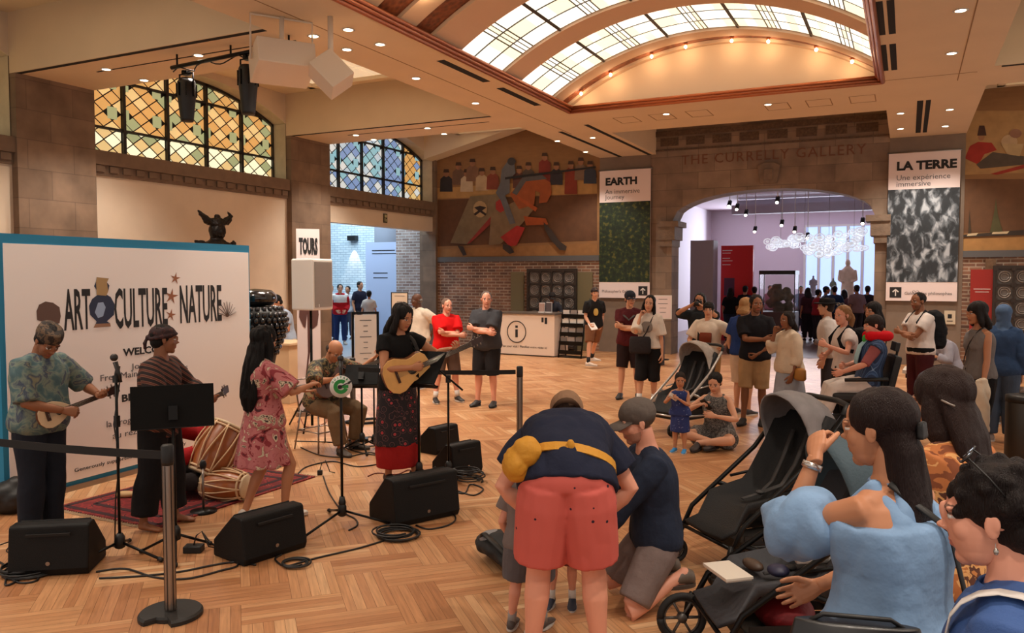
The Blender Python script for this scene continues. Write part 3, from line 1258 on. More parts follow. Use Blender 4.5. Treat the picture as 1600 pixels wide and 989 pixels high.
class Person:
    pass


def interp_ring(tab, k):
    for a, b in zip(tab[:-1], tab[1:]):
        if k <= b[0]:
            t = max(0, (k - a[0]) / (b[0] - a[0]))
            return a[1] + (b[1] - a[1]) * t, a[2] + (b[2] - a[2]) * t
    return tab[-1][1], tab[-1][2]


def displace(v, n, amp, freq, seed, stretch=(1, 1, 1), only_out=False):
    out = np.array(v)
    sx, sy, sz = (freq * s for s in stretch)
    for i in range(len(v)):
        p = v[i]
        d = noise.noise((p[0] * sx + seed, p[1] * sy, p[2] * sz)) + .5 * noise.noise((p[0] * sx * 2.1, p[1] * sy * 2.1 + seed, p[2] * sz * 2.1))
        if only_out:
            d = abs(d) * 1.3
        out[i] = p + n[i] * (amp * d)
    return out


def person(loc, ang, H=1.75, sex='m', skin='light', label='', group=None, lod=1, g=1.0, belly=0, pelvis=None, lean=3, side=0, twist=0, hl=0,
           head=(0, 0, 0), hands=None, hpose=('relax', 'relax'), hdir=(None, None), palm=(None, None), elb=(None, None), feet=None, knees=(None, None), fyaw=(8, -8),
           top=None, bottom=None, skirt=None, shoes=None, hair=None, hat=None, glasses=None, cat='person', child=False, rz=None, headscale=1.05, lips=None, name='person', beard=None, hipw=None):
    """loc: point on the floor under the pelvis; ang: 0 faces the viewer, 90 faces picture right, 180 away"""
    s = H / 1.75
    P = Person()
    rzv = face_rot(loc, ang) if rz is None else rz
    root = empty(name, loc, rzv, label, cat, group)
    P.root, P.s = root, s
    P.M = Matrix.Translation(loc) @ Matrix.Rotation(rzv, 4, 'Z')
    tab = RF if sex == 'f' else RM
    hs = s * headscale
    legk = .88 if child else 1.0
    pz = (.93 if not child else .83)
    pel = V(pelvis if pelvis else (0, 0, pz)) * s
    SL = .52 * s
    n = 12
    pts, fr = [pel.copy()], []
    for i in range(n + 1):
        k = i / n
        a = R(lean) * (.35 + .65 * min(1, k * 1.4))
        b = R(side) * (.3 + .7 * k)
        up = V((math.sin(b), math.sin(a) * math.cos(b), math.cos(a) * math.cos(b))).normalized()
        tw = R(twist) * k
        rt = V((math.cos(tw), math.sin(tw), 0))
        rt = (rt - up * rt.dot(up)).normalized()
        fr.append((up, rt, up.cross(rt)))
        if i < n:
            pts.append(pts[-1] + up * (SL / n))

    def spine(k):
        if k < 0:
            u, r_, f_ = fr[0]
            return pts[0] + u * (SL * k), u, r_, f_
        if k >= 1:
            u, r_, f_ = fr[-1]
            return pts[-1] + u * (SL * (k - 1)), u, r_, f_
        i = min(int(k * n), n - 1)
        t = k * n - i
        u, r_, f_ = fr[i]
        u2, r2, f2 = fr[i + 1]
        return pts[i].lerp(pts[i + 1], t), u.lerp(u2, t).normalized(), r_.lerp(r2, t).normalized(), f_.lerp(f2, t).normalized()
    P.spine = spine
    neck = pts[-1]
    up, rt, fwd = fr[-1]
    # head frame
    hy, hp, hr = head
    base = mtx(V((math.cos(R(twist)), math.sin(R(twist)), 0)), V((-math.sin(R(twist)), math.cos(R(twist)), 0)), V((0, 0, 1)), (0, 0, 0))
    HRm = base @ Matrix.Rotation(R(hy), 4, 'Z') @ Matrix.Rotation(-R(hp), 4, 'X') @ Matrix.Rotation(R(hr), 4, 'Y')
    hu, hf = (HRm @ V((0, 0, 1))), (HRm @ V((0, 1, 0)))
    nd = (up * .75 + hu * .45 + V((0, 0, .1))).normalized()
    skb = neck + nd * (.060 * s)
    hc = skb + hu * (.105 * hs) + hf * (.028 * hs)
    P.H = Matrix.Translation(hc) @ HRm @ Matrix.Diagonal((hs, hs, hs, 1))
    # joints
    shw = (.162 if sex == 'm' else .146) * s * (g ** .5)
    sp, su, sr, sf = spine(.885)
    sh = [sp + sr * (i * shw) for i in (-1, 1)]
    hp_, hu_, hr_, hf_ = spine(-.04)
    hw_ = (.088 if sex == 'm' else .086) * s
    hip = [hp_ + hr_ * (i * hw_) for i in (-1, 1)]
    UA, FA, TH, SH = .295 * s, .255 * s, .425 * s * legk, .41 * s * legk
    if hands is None:
        hands = (None, None)
    wr, el = [], []
    for i, sg in enumerate((-1, 1)):
        t = hands[i]
        if t is None:
            t = (sh[i] / s + V((sg * .07, .05, -.525)))
        t = V(t) * s
        pole = elb[i] if elb[i] is not None else (sg * .5, -1, -.3)
        e, w_ = ik(sh[i], t, UA, FA, pole)
        el.append(e)
        wr.append(w_)
    if feet is None:
        feet = ((-.10, 0, .075), (.10, 0, .075))
    an, kn = [], []
    for i, sg in enumerate((-1, 1)):
        pole = knees[i] if knees[i] is not None else (sg * .15, 1, 0)
        k_, a_ = ik(hip[i], V(feet[i]) * s, TH, SH, pole)
        kn.append(k_)
        an.append(a_)
    P.wr, P.el, P.sh, P.kn, P.an, P.hip = wr, el, sh, kn, an, hip

    def torso(mb, k0, k1, inf=0.0, flare=0.0, m=16, N=24):
        rs = []
        for i in range(m + 1):
            k = k0 + (k1 - k0) * i / m
            c, u, r_, f_ = spine(k)
            w_, d_ = interp_ring(tab, k)
            gg = g if k < .75 else 1 + (g - 1) * .5
            fl = flare * max(0, (.5 - k))
            w_ = w_ * s * gg + inf + fl
            d_ = d_ * s * gg + inf + fl
            fo = belly * math.exp(-((k - .28) / .22) ** 2) * s
            ring = []
            for j in range(N):
                t = 2 * math.pi * j / N
                cx, cy = math.cos(t), math.sin(t)
                ex = 1.15
                px = math.copysign(abs(cx) ** (1 / ex), cx) * w_
                py = math.copysign(abs(cy) ** (1 / ex), cy) * (d_ + (fo if cy > 0 else 0))
                ring.append(c + r_ * px + f_ * py)
            rs.append(ring)
        mb.rings(rs)
        if sex == 'f' and not child and k1 > .6:
            c, u, r_, f_ = spine(.64)
            for sg in (-1, 1):
                q = c + r_ * (sg * .058 * s) + f_ * (.058 * s)
                mb.ell(q, ((.066 * s * g + inf * .8),) * 3, 14, 10)

    def arm(mb, i, f0, f1, inf=0.0, flare=0.0):
        """f in 0..2 along upper arm then forearm"""
        ss = s * (g ** .7)
        prof = [(0, .052 if sex == 'm' else .044), (.25, .052 if sex == 'm' else .043), (.6, .044 if sex == 'm' else .037), (1, .037 if sex == 'm' else .032), (1.25, .040 if sex == 'm' else .034), (1.6, .033 if sex == 'm' else .028), (2.0, .024 if sex == 'm' else .021)]
        ks = sorted(set([f0, f1] + [p[0] for p in prof if f0 < p[0] < f1]))
        P_, R_ = [], []
        for k in ks:
            p = sh[i].lerp(el[i], k) if k <= 1 else el[i].lerp(wr[i], k - 1)
            for a, b in zip(prof[:-1], prof[1:]):
                if k <= b[0]:
                    r = a[1] + (b[1] - a[1]) * (k - a[0]) / (b[0] - a[0])
                    break
            P_.append(p)
            R_.append(r * ss + inf + flare * (k - f0) / max(.01, f1 - f0))
        if f0 == 0:
            inn = sh[i].lerp(sp, .45)
            P_.insert(0, inn)
            R_.insert(0, R_[0] * .9)
        mb.tube(P_, R_, 14)

    def leg(mb, i, f0, f1, inf=0.0, flare=0.0):
        ss = s * (g ** .8)
        fm = 1.06 if sex == 'f' else 1.0
        prof = [(-.10, .086 * fm), (.15, .086 * fm), (.5, .070 * fm), (.88, .052), (1.0, .051), (1.28, .053), (1.6, .040), (1.93, .032), (2.0, .034)]
        ks = sorted(set([f0, f1] + [p[0] for p in prof if f0 < p[0] < f1]))
        P_, R_ = [], []
        for k in ks:
            if k < 0:
                p = hip[i] + (hip[i] - kn[i]) * (-k)
            else:
                p = hip[i].lerp(kn[i], k) if k <= 1 else kn[i].lerp(an[i], k - 1)
            if 1.1 < k < 1.7:
                kd = (kn[i] - (hip[i] + an[i]) / 2)
                if kd.length > 1e-4:
                    p = p - kd.normalized() * (.012 * s)
            for a, b in zip(prof[:-1], prof[1:]):
                if k <= b[0]:
                    r = a[1] + (b[1] - a[1]) * (k - a[0]) / (b[0] - a[0])
                    break
            P_.append(p)
            R_.append(r * ss + inf + flare * max(0, (k - f0)) / max(.01, f1 - f0))
        mb.tube(P_, R_, 16)

    vox = {0: .008, 1: .011, 2: .02}[lod] * max(.6, min(1, s))
    # body
    mb = MB()
    torso(mb, -.17, 1.05)
    nr = (.056 if sex == 'm' else .046) * s * (g ** .5)
    mb.tube([neck - nd * .03 * s, neck + nd * .05 * s, skb + hu * .03 * hs, skb + hu * .07 * hs], [nr * 1.12, nr, nr * .98, nr * .9], 14)
    mb.tube([spine(.895)[0] - sr * shw * .82, spine(.945)[0] - sr * shw * .4, spine(.975)[0], spine(.945)[0] + sr * shw * .4, spine(.895)[0] + sr * shw * .82], [.046 * s, .046 * s, .05 * s, .046 * s, .046 * s], 12)
    for i in (0, 1):
        arm(mb, i, 0, 2.0)
        leg(mb, i, -.1, 2.0)
    fdirs = []
    for i in (0, 1):
        y_ = R(fyaw[i])
        fd = V((-math.sin(y_), math.cos(y_), 0))
        kd = (kn[i] - an[i])
        if isinstance(feet[i], tuple) and len(feet[i]) > 3:
            pass
        toe = None
        if an[i].z > .13 * s and abs(kd.normalized().z) < .35:      # kneeling: sole turned up
            fd = (fd * .25 + V((0, 0, -1))).normalized() if kd.normalized().dot(fd) > 0 else fd
        fdirs.append(fd)
        a = an[i]
        dn = V((0, 0, -1)) if abs(fd.z) < .5 else V((-math.sin(y_), math.cos(y_), 0)) * -1
        heel = a - fd * .035 * s + dn * .040 * s
        mb.tube([heel, a + dn * .035 * s, a + fd * .07 * s + dn * .045 * s, a + fd * .13 * s + dn * .056 * s, a + fd * .175 * s + dn * .060 * s],
                [(.030 * s, .032 * s), (.034 * s, .036 * s), (.038 * s, .026 * s), (.042 * s, .018 * s), (.032 * s, .013 * s)], 12, up=-dn)
        mb.ell(a, (.034 * s,) * 3, 12, 8)
    bv, bf, bn = remesh(mb.v, mb.f, vox, 2)
    c0 = np.array([*lin(SK[skin] if isinstance(skin, str) else skin), 1.0])
    parts, cols = [(bv, bf)], [np.tile(c0, (len(bv), 1))]
    hv, hf2, reg = head_base(lod)
    parts.append((xf(P.H, hv), hf2))
    hc_ = np.tile(c0, (len(hv), 1))
    lipc = lips or (170, 84, 74)
    browc = (44, 30, 24) if hair is None or 'col' not in hair else hair['col']
    hc_[reg == 1] = (np.array([*lin(lipc), 1]) * .65 + c0 * .35)
    hc_[reg == 2] = [.62, .58, .54, 1]
    hc_[reg == 3] = [.03, .02, .015, 1]
    hc_[reg == 4] = (np.array([*lin(browc), 1]) * .8 + c0 * .2)
    if beard:
        y_, z_, x_ = hv[:, 1], hv[:, 2], np.abs(hv[:, 0])
        bm_ = (z_ < -.042) & (y_ > .0) & (z_ > -.125) & (reg != 1) & ((z_ < -.066) | (x_ > .022) | (z_ > -.048))
        hc_[bm_] = hc_[bm_] * .55 + np.array([*lin(beard), 1]) * .45
    cols.append(hc_)
    P.hand = []
    for i, sg in enumerate((-1, 1)):
        v, f = hand_base(hpose[i], lod)
        d = V(hdir[i]).normalized() if hdir[i] is not None else (wr[i] - el[i]).normalized()
        pn = V(palm[i]) if palm[i] is not None else V((-sg, 0, 0)) * 1.0
        z = -(pn - d * pn.dot(d))
        if z.length < 1e-4:
            z = V((0, 0, 1))
        z.normalize()
        x = d.cross(z)
        m = mtx(x, d, z, wr[i] + d * .004 * s) @ Matrix.Diagonal((-sg * -1 * s, s, s, 1))
        if sg < 0:
            # left side of the local frame (x<0) is the person's left hand: mirror
            m = mtx(x, d, z, wr[i] + d * .004 * s) @ Matrix.Diagonal((-s, s, s, 1))
            f = f[:, ::-1]
        parts.append((xf(m, v), f))
        cols.append(np.tile(c0, (len(v), 1)))
        P.hand.append(m)
    body = fast_mesh('body', parts, SKIN, np.concatenate(cols))
    body.parent = root
    P.body = body

    def cloth(name, build, m_, fold=.008, freq=5.5, vx=None, stretch=(1, 1, .55), smooth=2):
        mb = MB()
        build(mb)
        v, f, n_ = remesh(mb.v, mb.f, vx or vox * 1.15, smooth)
        if lod < 2 and fold:
            v = displace(v, n_, fold, freq, random.random() * 40, stretch, True)
        o = fast_mesh(name, [(v, f)], m_)
        o.parent = root
        return o
    P.cloth = cloth
    P.torso, P.arm, P.leg = torso, arm, leg
    if bottom:
        inf = bottom.get('inf', .014)

        def bb(mb):
            torso(mb, -.15, bottom.get('k', .16), inf * .7, 0, 8)
            for i in (0, 1):
                leg(mb, i, -.08, bottom['len'], inf, bottom.get('flare', .012))
        P.bottom = cloth(bottom.get('name', 'trousers' if bottom['len'] > 1.5 else 'shorts'), bb, bottom['mat'], .006, 6)
    if skirt:
        def sb(mb):
            c, u, r_, f_ = spine(skirt.get('k', .2))
            w_, d_ = interp_ring(tab, skirt.get('k', .2))
            w_, d_ = w_ * s * g + .005, d_ * s * g + .005
            z1 = skirt['hem'] * s
            fx, fy = skirt.get('off', (0, 0))
            rs = []
            for i in range(13):
                t = i / 12
                z = c.z + (z1 - c.z) * t
                hw, hd = w_ + (skirt['w'] * s - w_) * (t ** .6), d_ + (skirt['d'] * s - d_) * (t ** .6)
                ring = []
                for j in range(36):
                    a = 2 * math.pi * j / 36
                    q = 1 + skirt.get('pleat', .04) * t * math.sin(a * 9 + 1.3)
                    ring.append(V((c.x * (1 - t) + fx * s * t + math.cos(a) * hw * q, c.y * (1 - t) + fy * s * t + math.sin(a) * hd * q, z)))
                rs.append(ring)
            mb.rings(rs)
        P.skirt = cloth(skirt.get('name', 'skirt'), sb, skirt['mat'], .008, 5, stretch=(1, 1, .25))
    if top:
        inf = top.get('inf', .017)

        def tb(mb):
            torso(mb, top.get('k', -.06), top.get('neck', .965), inf, top.get('flare', .02), 14)
            sp2 = spine(.93)[0]
            if not top.get('tank'):
                mb.tube([spine(.895)[0] - sr * shw * .85, spine(.94)[0] - sr * shw * .42, spine(.962)[0], spine(.94)[0] + sr * shw * .42, spine(.895)[0] + sr * shw * .85], [.046 * s + inf * .8, .047 * s + inf * .7, .050 * s + inf * .5, .047 * s + inf * .7, .046 * s + inf * .8], 12)
                for i in (0, 1):
                    sl = top.get('sleeve', .6)
                    sl = sl[i] if isinstance(sl, tuple) else sl
                    arm(mb, i, 0, sl, inf, top.get('sflare', .012))
            else:
                for sg in (-1, 1):
                    a = spine(.80)[0] + sf * .09 * s + sr * (sg * .085 * s)
                    b = spine(.975)[0] + sr * (sg * .085 * s)
                    c_ = spine(.80)[0] - sf * .09 * s + sr * (sg * .085 * s)
                    mb.tube([a, b + su * .012 * s, c_], [.03 * s, .026 * s, .03 * s], 8)
        P.top = cloth(top.get('name', 'shirt'), tb, top['mat'], top.get('fold', .010), 5.5)
        if top.get('collar'):
            c = spine(1.0)[0]
            u, r_, f_ = fr[-1]
            rs = []
            for (h_, k_) in ((-.03, 1.55), (.012, 1.30), (.020, 1.38), (-.02, 1.75)):
                rs.append([c + u * (h_ * s) + f_ * .0 + r_ * (math.cos(2 * math.pi * j / 20) * nr * k_) + f_ * (math.sin(2 * math.pi * j / 20) * nr * k_ * 1.02) for j in range(20)])
            cmb = MB()
            cmb.rings(rs, cap=False)
            co_ = cmb.build('collar', top['mat'], P.top)
    if shoes:
        for i in (0, 1):
            a, fd = an[i], fdirs[i]
            y_ = R(fyaw[i])
            dn = V((0, 0, -1)) if abs(fd.z) < .5 else V((-math.sin(y_), math.cos(y_), 0)) * -1
            dn = (dn - fd * dn.dot(fd)).normalized()
            x = fd.cross(-dn)
            m = mtx(x, fd, -dn, a) @ Matrix.Diagonal((s, s, s, 1))
            mb = MB()
            mb.M = m
            rs = []
            for (y, hw, z0, z1) in ((-.062, .018, -.060, -.015), (-.052, .034, -.066, .012), (-.02, .041, -.066, .028 + shoes.get('hi', 0)), (.025, .042, -.066, .022 + shoes.get('hi', 0)), (.07, .045, -.066, -.002), (.12, .050, -.066, -.022), (.165, .048, -.066, -.032), (.195, .034, -.064, -.038), (.208, .012, -.062, -.048)):
                rs.append([V((hw * math.cos(2 * math.pi * j / 16), y, (z0 + z1) / 2 + (z1 - z0) / 2 * math.sin(2 * math.pi * j / 16))) for j in range(16)])
            mb.rings(rs)
            so = mb.build(shoes.get('name', 'shoe'), shoes['mat'], root)
            mb = MB()
            mb.M = m
            rs = []
            for z in (-.076, -.066, -.056):
                rs.append([V((.052 * math.cos(t_) * (1 - .12 * math.sin(t_ + 0)), .072 + .142 * math.sin(t_), z)) for t_ in [2 * math.pi * j / 20 for j in range(20)]])
            mb.rings(rs, sm=False)
            mb.build('sole', shoes.get('sole', WHITE), so)
            if shoes.get('sock'):
                mb = MB()
                q = a.lerp(kn[i], .28 * shoes.get('sockh', 1))
                mb.tube([a + dn * .01, q], [.040 * s, .043 * s], 14)
                mb.build('sock', shoes['sock'], root)
    HM = P.H

    def hb(nm, build, m_, vx=None, amp=0, fq=40, st=(1, 1, .15), par=None):
        mb = MB()
        mb.M = HM
        build(mb)
        v, f, n_ = remesh(mb.v, mb.f, (vx or {0: .006, 1: .008, 2: .014}[lod]) * hs, 1)
        if amp and lod < 2:
            v = displace(v, n_, amp, fq, random.random() * 9, st)
        o = fast_mesh(nm, [(v, f)], m_)
        o.parent = par or root
        return o
    P.hb = hb
    if hair:
        st = hair['style']
        m_ = hair.get('mat') or mat('hair_%d_%d_%d' % tuple(hair['col']), hair['col'], .5, spec=.22, bump=.6, bs=60, stretch=(6, 6, .6))

        def hh(mb):
            k = hair.get('vol', 1.0)
            if st == 'buzz':
                mb.ell((0, -.021, .040), (.0785, .0985, .0845), 24, 16)
                return
            if st == 'balding':
                for sg in (-1, 1):
                    mb.ell((sg * .050, -.045, -.005), (.032, .055, .042), 16, 12)
                mb.ell((0, -.070, -.005), (.058, .046, .045), 16, 12)
                return
            mb.ell((0, -.022, .043), (.083 * k, .100 * k, .087 * k), 24, 16)
            mb.ell((0, -.055, -.020), (.066 * k, .058 * k, .060), 18, 12)
            if hair.get('fringe'):
                mb.ell((0, .056, .056), (.058, .034, .030), 16, 10)
            if st == 'curly':
                rr = random.Random(5)
                for q in range(60):
                    th, ph = rr.random() * 6.28, math.acos(1 - 1.35 * rr.random())
                    mb.ell((.084 * k * math.sin(ph) * math.cos(th), -.025 + .10 * k * math.sin(ph) * math.sin(th), .04 + .088 * k * math.cos(ph)), (.017,) * 3, 8, 6)
            L = hair.get('len', .3)
            wd = hair.get('w', 1.0)
            if st == 'long':
                mb.tube([(0, -.035, .03), (0, -.070, -.06), (0, -.088, -.06 - L * .4), (0, -.092, -.06 - L * .8), (0, -.086, -.06 - L)],
                        [(.080 * wd, .050), (.088 * wd, .055), (.10 * wd, .050), (.095 * wd, .042), (.050 * wd, .022)], 18, up=(0, 1, 0))
                for sg in (-1, 1):
                    if hair.get('sides', 1):
                        mb.tube([(sg * .062, .005, .06), (sg * .082, .005, -.03), (sg * .088, -.005, -.03 - L * .4 * hair.get('sides', 1)), (sg * .08, -.02, -.03 - L * .7 * hair.get('sides', 1))], [(.020, .030), (.020, .036), (.026, .036), (.014, .02)], 12, up=(0, 1, 0))
            if st == 'pony':
                hz = hair.get('z', .02)
                mb.ell((0, -.12, hz), (.026, .026, .026), 12, 8)
                mb.tube([(0, -.115, hz), (0, -.145, hz - .03), (0, -.150, hz - L * .35), (0, -.135, hz - L * .7), (0, -.12, hz - L)], [.022, .030 * wd, .036 * wd, .030 * wd, .010], 14)
            if st == 'bun':
                mb.ell((0, -.125, .02), (.040, .034, .040), 14, 10)
        P.hair = hb('hair', hh, m_, amp=hair.get('amp', .006 if st in ('long', 'pony', 'curly') else .004), fq=28)
        if st == 'balding':
            pass
    if hat:
        m_ = hat['mat']
        if hat['kind'] == 'cap':
            def cc(mb):
                mb.ell((0, -.018, .054), (.088, .107, .086), 24, 16)
            o = hb(hat.get('name', 'cap'), cc, m_, amp=.003, fq=20, st=(1, 1, 1))
            mb = MB()
            mb.M = HM @ (Matrix.Rotation(math.pi, 4, 'Z') if hat.get('back') else Matrix.Identity(4))
            rs = []
            for q in range(9):
                a = R(-70 + 140 * q / 8)
                x = .078 * math.sin(a)
                yy = .078 + .112 * math.cos(a)
                z = .045 - .018 * (x / .078) ** 2 * 1.2 - .020
                rs.append([V((x * .95, .040, z + .018)), V((x, yy, z - .004)), V((x, yy, z - .009)), V((x * .95, .040, z + .010))])
            mb.rings(rs)
            mb.build('brim', m_, o)
        elif hat['kind'] == 'wrap':
            def cc(mb):
                mb.ell((0, -.018, .052), (.088, .106, .070), 24, 16)
                mb.tube([(.084 * math.cos(t), -.016 + .102 * math.sin(t), .030 + .022 * math.sin(t)) for t in [2 * math.pi * q / 24 for q in range(25)]], .013, 8)
                if hat.get('knot'):
                    mb.ell((0, -.125, .02), (.03, .022, .02), 10, 8)
                    mb.tube([(0, -.13, .02), (.01, -.15, -.03), (.0, -.145, -.08)], [.012, .016, .01], 8)
                if hat.get('tail'):
                    mb.ell((.0, -.075, .02), (.055, .05, .05), 12, 8)
            hb('head_wrap', cc, m_, amp=.004, fq=26, st=(1, 1, 1))
        elif hat['kind'] == 'peci':
            def cc(mb):
                mb.tube([(0, -.016, .035), (0, -.018, .07), (0, -.02, .112), (0, -.02, .122)], [(.086, .106), (.088, .108), (.080, .098), (.06, .075)], 24, up=(0, 1, 0))
            hb('flat_cap', cc, m_, amp=.002, fq=30, st=(1, 1, 1))
        elif hat['kind'] == 'hood':
            def cc(mb):
                mb.ell((0, -.022, .040), (.092, .108, .095), 24, 16)
                mb.tube([(0, -.03, .0), (0, -.03, -.08), (0, -.02, -.15), (0, -.02, -.22)], [(.088, .09), (.075, .085), (.10, .10), (.16, .13)], 20, up=(0, 1, 0))
            hb('headscarf', cc, m_, amp=.006, fq=10, st=(1, 1, 1))
    if glasses:
        mb = MB()
        mb.M = HM
        up_ = glasses.get('up', 0)
        if up_:
            mb.M = HM @ Matrix.Translation((0, -.030, .066)) @ Matrix.Rotation(R(46), 4, 'X')
        for sg in (-1, 1):
            c_ = (sg * .032, .098, .006)
            mb.tube([(c_[0] + .021 * math.cos(t), c_[1] - abs(sg * .021 * math.cos(t) + .0) * .1, c_[2] + .017 * math.sin(t)) for t in [2 * math.pi * q / 16 for q in range(17)]], .0022, 6)
            mb.tube([(sg * .053, .094, .010), (sg * .076, .04, .012), (sg * .083, -.02, .004)], .0022, 6)
        mb.tube([(-.011, .099, .008), (.011, .099, .008)], .002, 6)
        go = mb.build('glasses', glasses.get('mat', BLACK), root)
        if glasses.get('lens'):
            mb2 = MB()
            mb2.M = mb.M
            for sg in (-1, 1):
                mb2.ell((sg * .032, .097, .006), (.020, .0025, .016), 14, 8)
            mb2.build('lens', glasses['lens'], go)
    return P


def part_on(P, name, build, m_, bevel=0, par=None):
    """a child mesh given in the person's own frame (metres, unscaled)"""
    mb = MB()
    build(mb)
    o = mb.build(name, m_, par or P.root, bevel=bevel)
    return o
# ---------------------------------------------------------------- murals on the far wall (plain painted riders and onlookers)
def crop_poly(pts, ox, oy, k, y, lift):
    return [onY(ox + a / k, oy + b / k, y - lift) for a, b in pts]


def paint(name, layers, ox, oy, k, parentname):
    mats, mb = [], MB()
    for li, (col, pts) in enumerate(layers):
        m = mat('paint_%d_%d_%d' % col, col, .85, var=.12, vs=5)
        if m not in mats:
            mats.append(m)
        w_ = crop_poly(pts, ox, oy, k, YF, .003 + li * .0012)
        mb.add(w_, [tuple(range(len(w_)))], mats.index(m))
    o = mb.build(parentname, mats, flip=False)
    return o


def blob(cx, cy, rx, ry, n=14):
    return [(cx + rx * math.cos(2 * math.pi * i / n), cy - ry * math.sin(2 * math.pi * i / n)) for i in range(n)]


L = [((96, 64, 42), [(20, 480), (1390, 430), (1390, 830), (20, 880)]), ((150, 108, 66), [(20, 905), (1390, 850), (1390, 965), (20, 975)]),
     ((176, 136, 84), [(20, 380), (1390, 290), (1390, 425), (20, 470)])]
for i, (x, y, c) in enumerate([(95, 300, (44, 40, 44)), (200, 240, (112, 84, 66)), (270, 300, (190, 168, 140)), (320, 210, (126, 92, 70)), (400, 290, (178, 152, 118)), (495, 280, (128, 62, 44)), (720, 270, (96, 60, 50)), (800, 240, (84, 70, 60)), (940, 160, (122, 48, 38)), (1040, 240, (52, 46, 52)), (1165, 230, (128, 52, 36)), (1250, 200, (120, 96, 78)), (1330, 230, (54, 60, 74))]):
    h = 200 if c in ((128, 52, 36), (122, 48, 38)) else 110
    L.append((c, [(x - 55, y + h), (x - 50, y), (x - 22, y - 25), (x + 22, y - 25), (x + 50, y), (x + 55, y + h)]))
    L.append(((150, 104, 76), blob(x, y - 48, 24, 32)))
    L.append(((70, 48, 36), [(x - 26, y - 55), (x - 20, y - 84), (x + 20, y - 84), (x + 26, y - 55)]))
L += [((122, 104, 78), [(130, 850), (300, 450), (560, 430), (620, 500), (480, 640), (270, 860)]), ((140, 52, 46), [(270, 860), (480, 620), (560, 600), (420, 740), (300, 850)]),
      ((124, 102, 76), [(480, 600), (820, 420), (840, 570), (740, 690), (560, 860), (460, 870)]), ((150, 78, 40), [(640, 430), (760, 300), (900, 280), (990, 330), (1000, 420), (960, 500), (890, 510), (900, 420), (860, 400), (850, 520), (720, 560)]),
      ((88, 84, 84), [(660, 420), (760, 270), (900, 250), (960, 300), (880, 310), (780, 320), (700, 440)]), ((164, 80, 38), [(700, 440), (880, 550), (860, 580), (720, 480)]),
      ((164, 80, 38), [(760, 620), (950, 640), (970, 690), (780, 700)]), ((60, 50, 46), [(930, 670), (1000, 740), (1060, 830), (1130, 880), (1120, 915), (1070, 910), (990, 820), (940, 730)]),
      ((158, 44, 40), [(560, 800), (700, 700), (770, 720), (700, 870), (640, 880)]), ((60, 50, 46), [(580, 860), (640, 870), (680, 930), (640, 945), (580, 900)]), ((60, 50, 46), [(190, 870), (240, 880), (270, 950), (240, 960)]),
      ((158, 50, 44), [(520, 500), (560, 470), (610, 560), (560, 590), (520, 560)]),
      ((98, 98, 102), [(520, 420), (560, 330), (570, 220), (620, 150), (680, 170), (690, 250), (640, 300), (640, 420), (600, 440), (690, 680), (640, 690), (560, 480)]),
      ((60, 58, 62), blob(655, 150, 36, 34)), ((44, 40, 40), [(600, 285), (1380, 190), (1380, 206), (600, 305)]),
      ((172, 144, 104), blob(385, 560, 60, 72)), ((48, 36, 32), [(335, 545), (385, 530), (440, 545), (385, 585)]), ((48, 36, 32), [(330, 600), (385, 560), (440, 600), (430, 615), (385, 585), (345, 615)])]
struct(paint('left', L, 680, 225, 5.496, 'wall_far_mural_left'))
k2 = 3.09
L2 = [((164, 128, 84), [(75, 40), (371, 40), (371, 340), (75, 350)]), ((104, 72, 48), [(75, 370), (371, 370), (371, 620), (75, 630)]), ((172, 128, 76), [(75, 660), (371, 650), (371, 730), (75, 735)]),
      ((150, 44, 34), [(85, 270), (110, 210), (150, 190), (215, 195), (240, 230), (180, 250), (150, 300)]), ((150, 106, 76), blob(165, 165, 16, 20)), ((66, 42, 34), [(145, 160), (155, 112), (180, 112), (190, 160)]),
      ((80, 70, 60), [(140, 300), (220, 240), (371, 260), (371, 300), (160, 320)]), ((150, 50, 36), [(210, 345), (371, 300), (371, 318), (240, 350)]), ((178, 150, 116), blob(300, 190, 40, 34)), ((140, 100, 80), blob(330, 150, 30, 22)), ((176, 150, 110), [(260, 200), (371, 200), (350, 260), (290, 250)]),
      ((84, 80, 50), [(205, 630), (225, 540), (235, 460), (245, 545), (270, 630)]), ((66, 54, 40), [(100, 640), (108, 520), (116, 640)]), ((60, 50, 42), [(75, 640), (371, 615), (371, 640), (75, 650)]), ((206, 186, 150), [(100, 634), (150, 630), (140, 642), (95, 645)]), ((206, 186, 150), [(220, 626), (300, 622), (290, 634), (215, 636)])]
struct(paint('right', L2, 1480, 160, k2, 'wall_far_mural_right'))

# far wall fittings: olive doors, grille screens
OLIVE = mat('olive_panel', (112, 102, 74), .7)


def fit(name, px0, py0, px1, py1, y, m, th=.04):
    a, b = onY(px0, py0, y), onY(px1, py1, y)
    return struct(MB().b2((a.x, y, a.z), (b.x, y + th, max(0, b.z))).build(name, m))


fit('door_1', 798, 425, 818, 560, YF - .06, OLIVE)
fit('door_2', 902, 425, 925, 560, YF - .06, OLIVE)


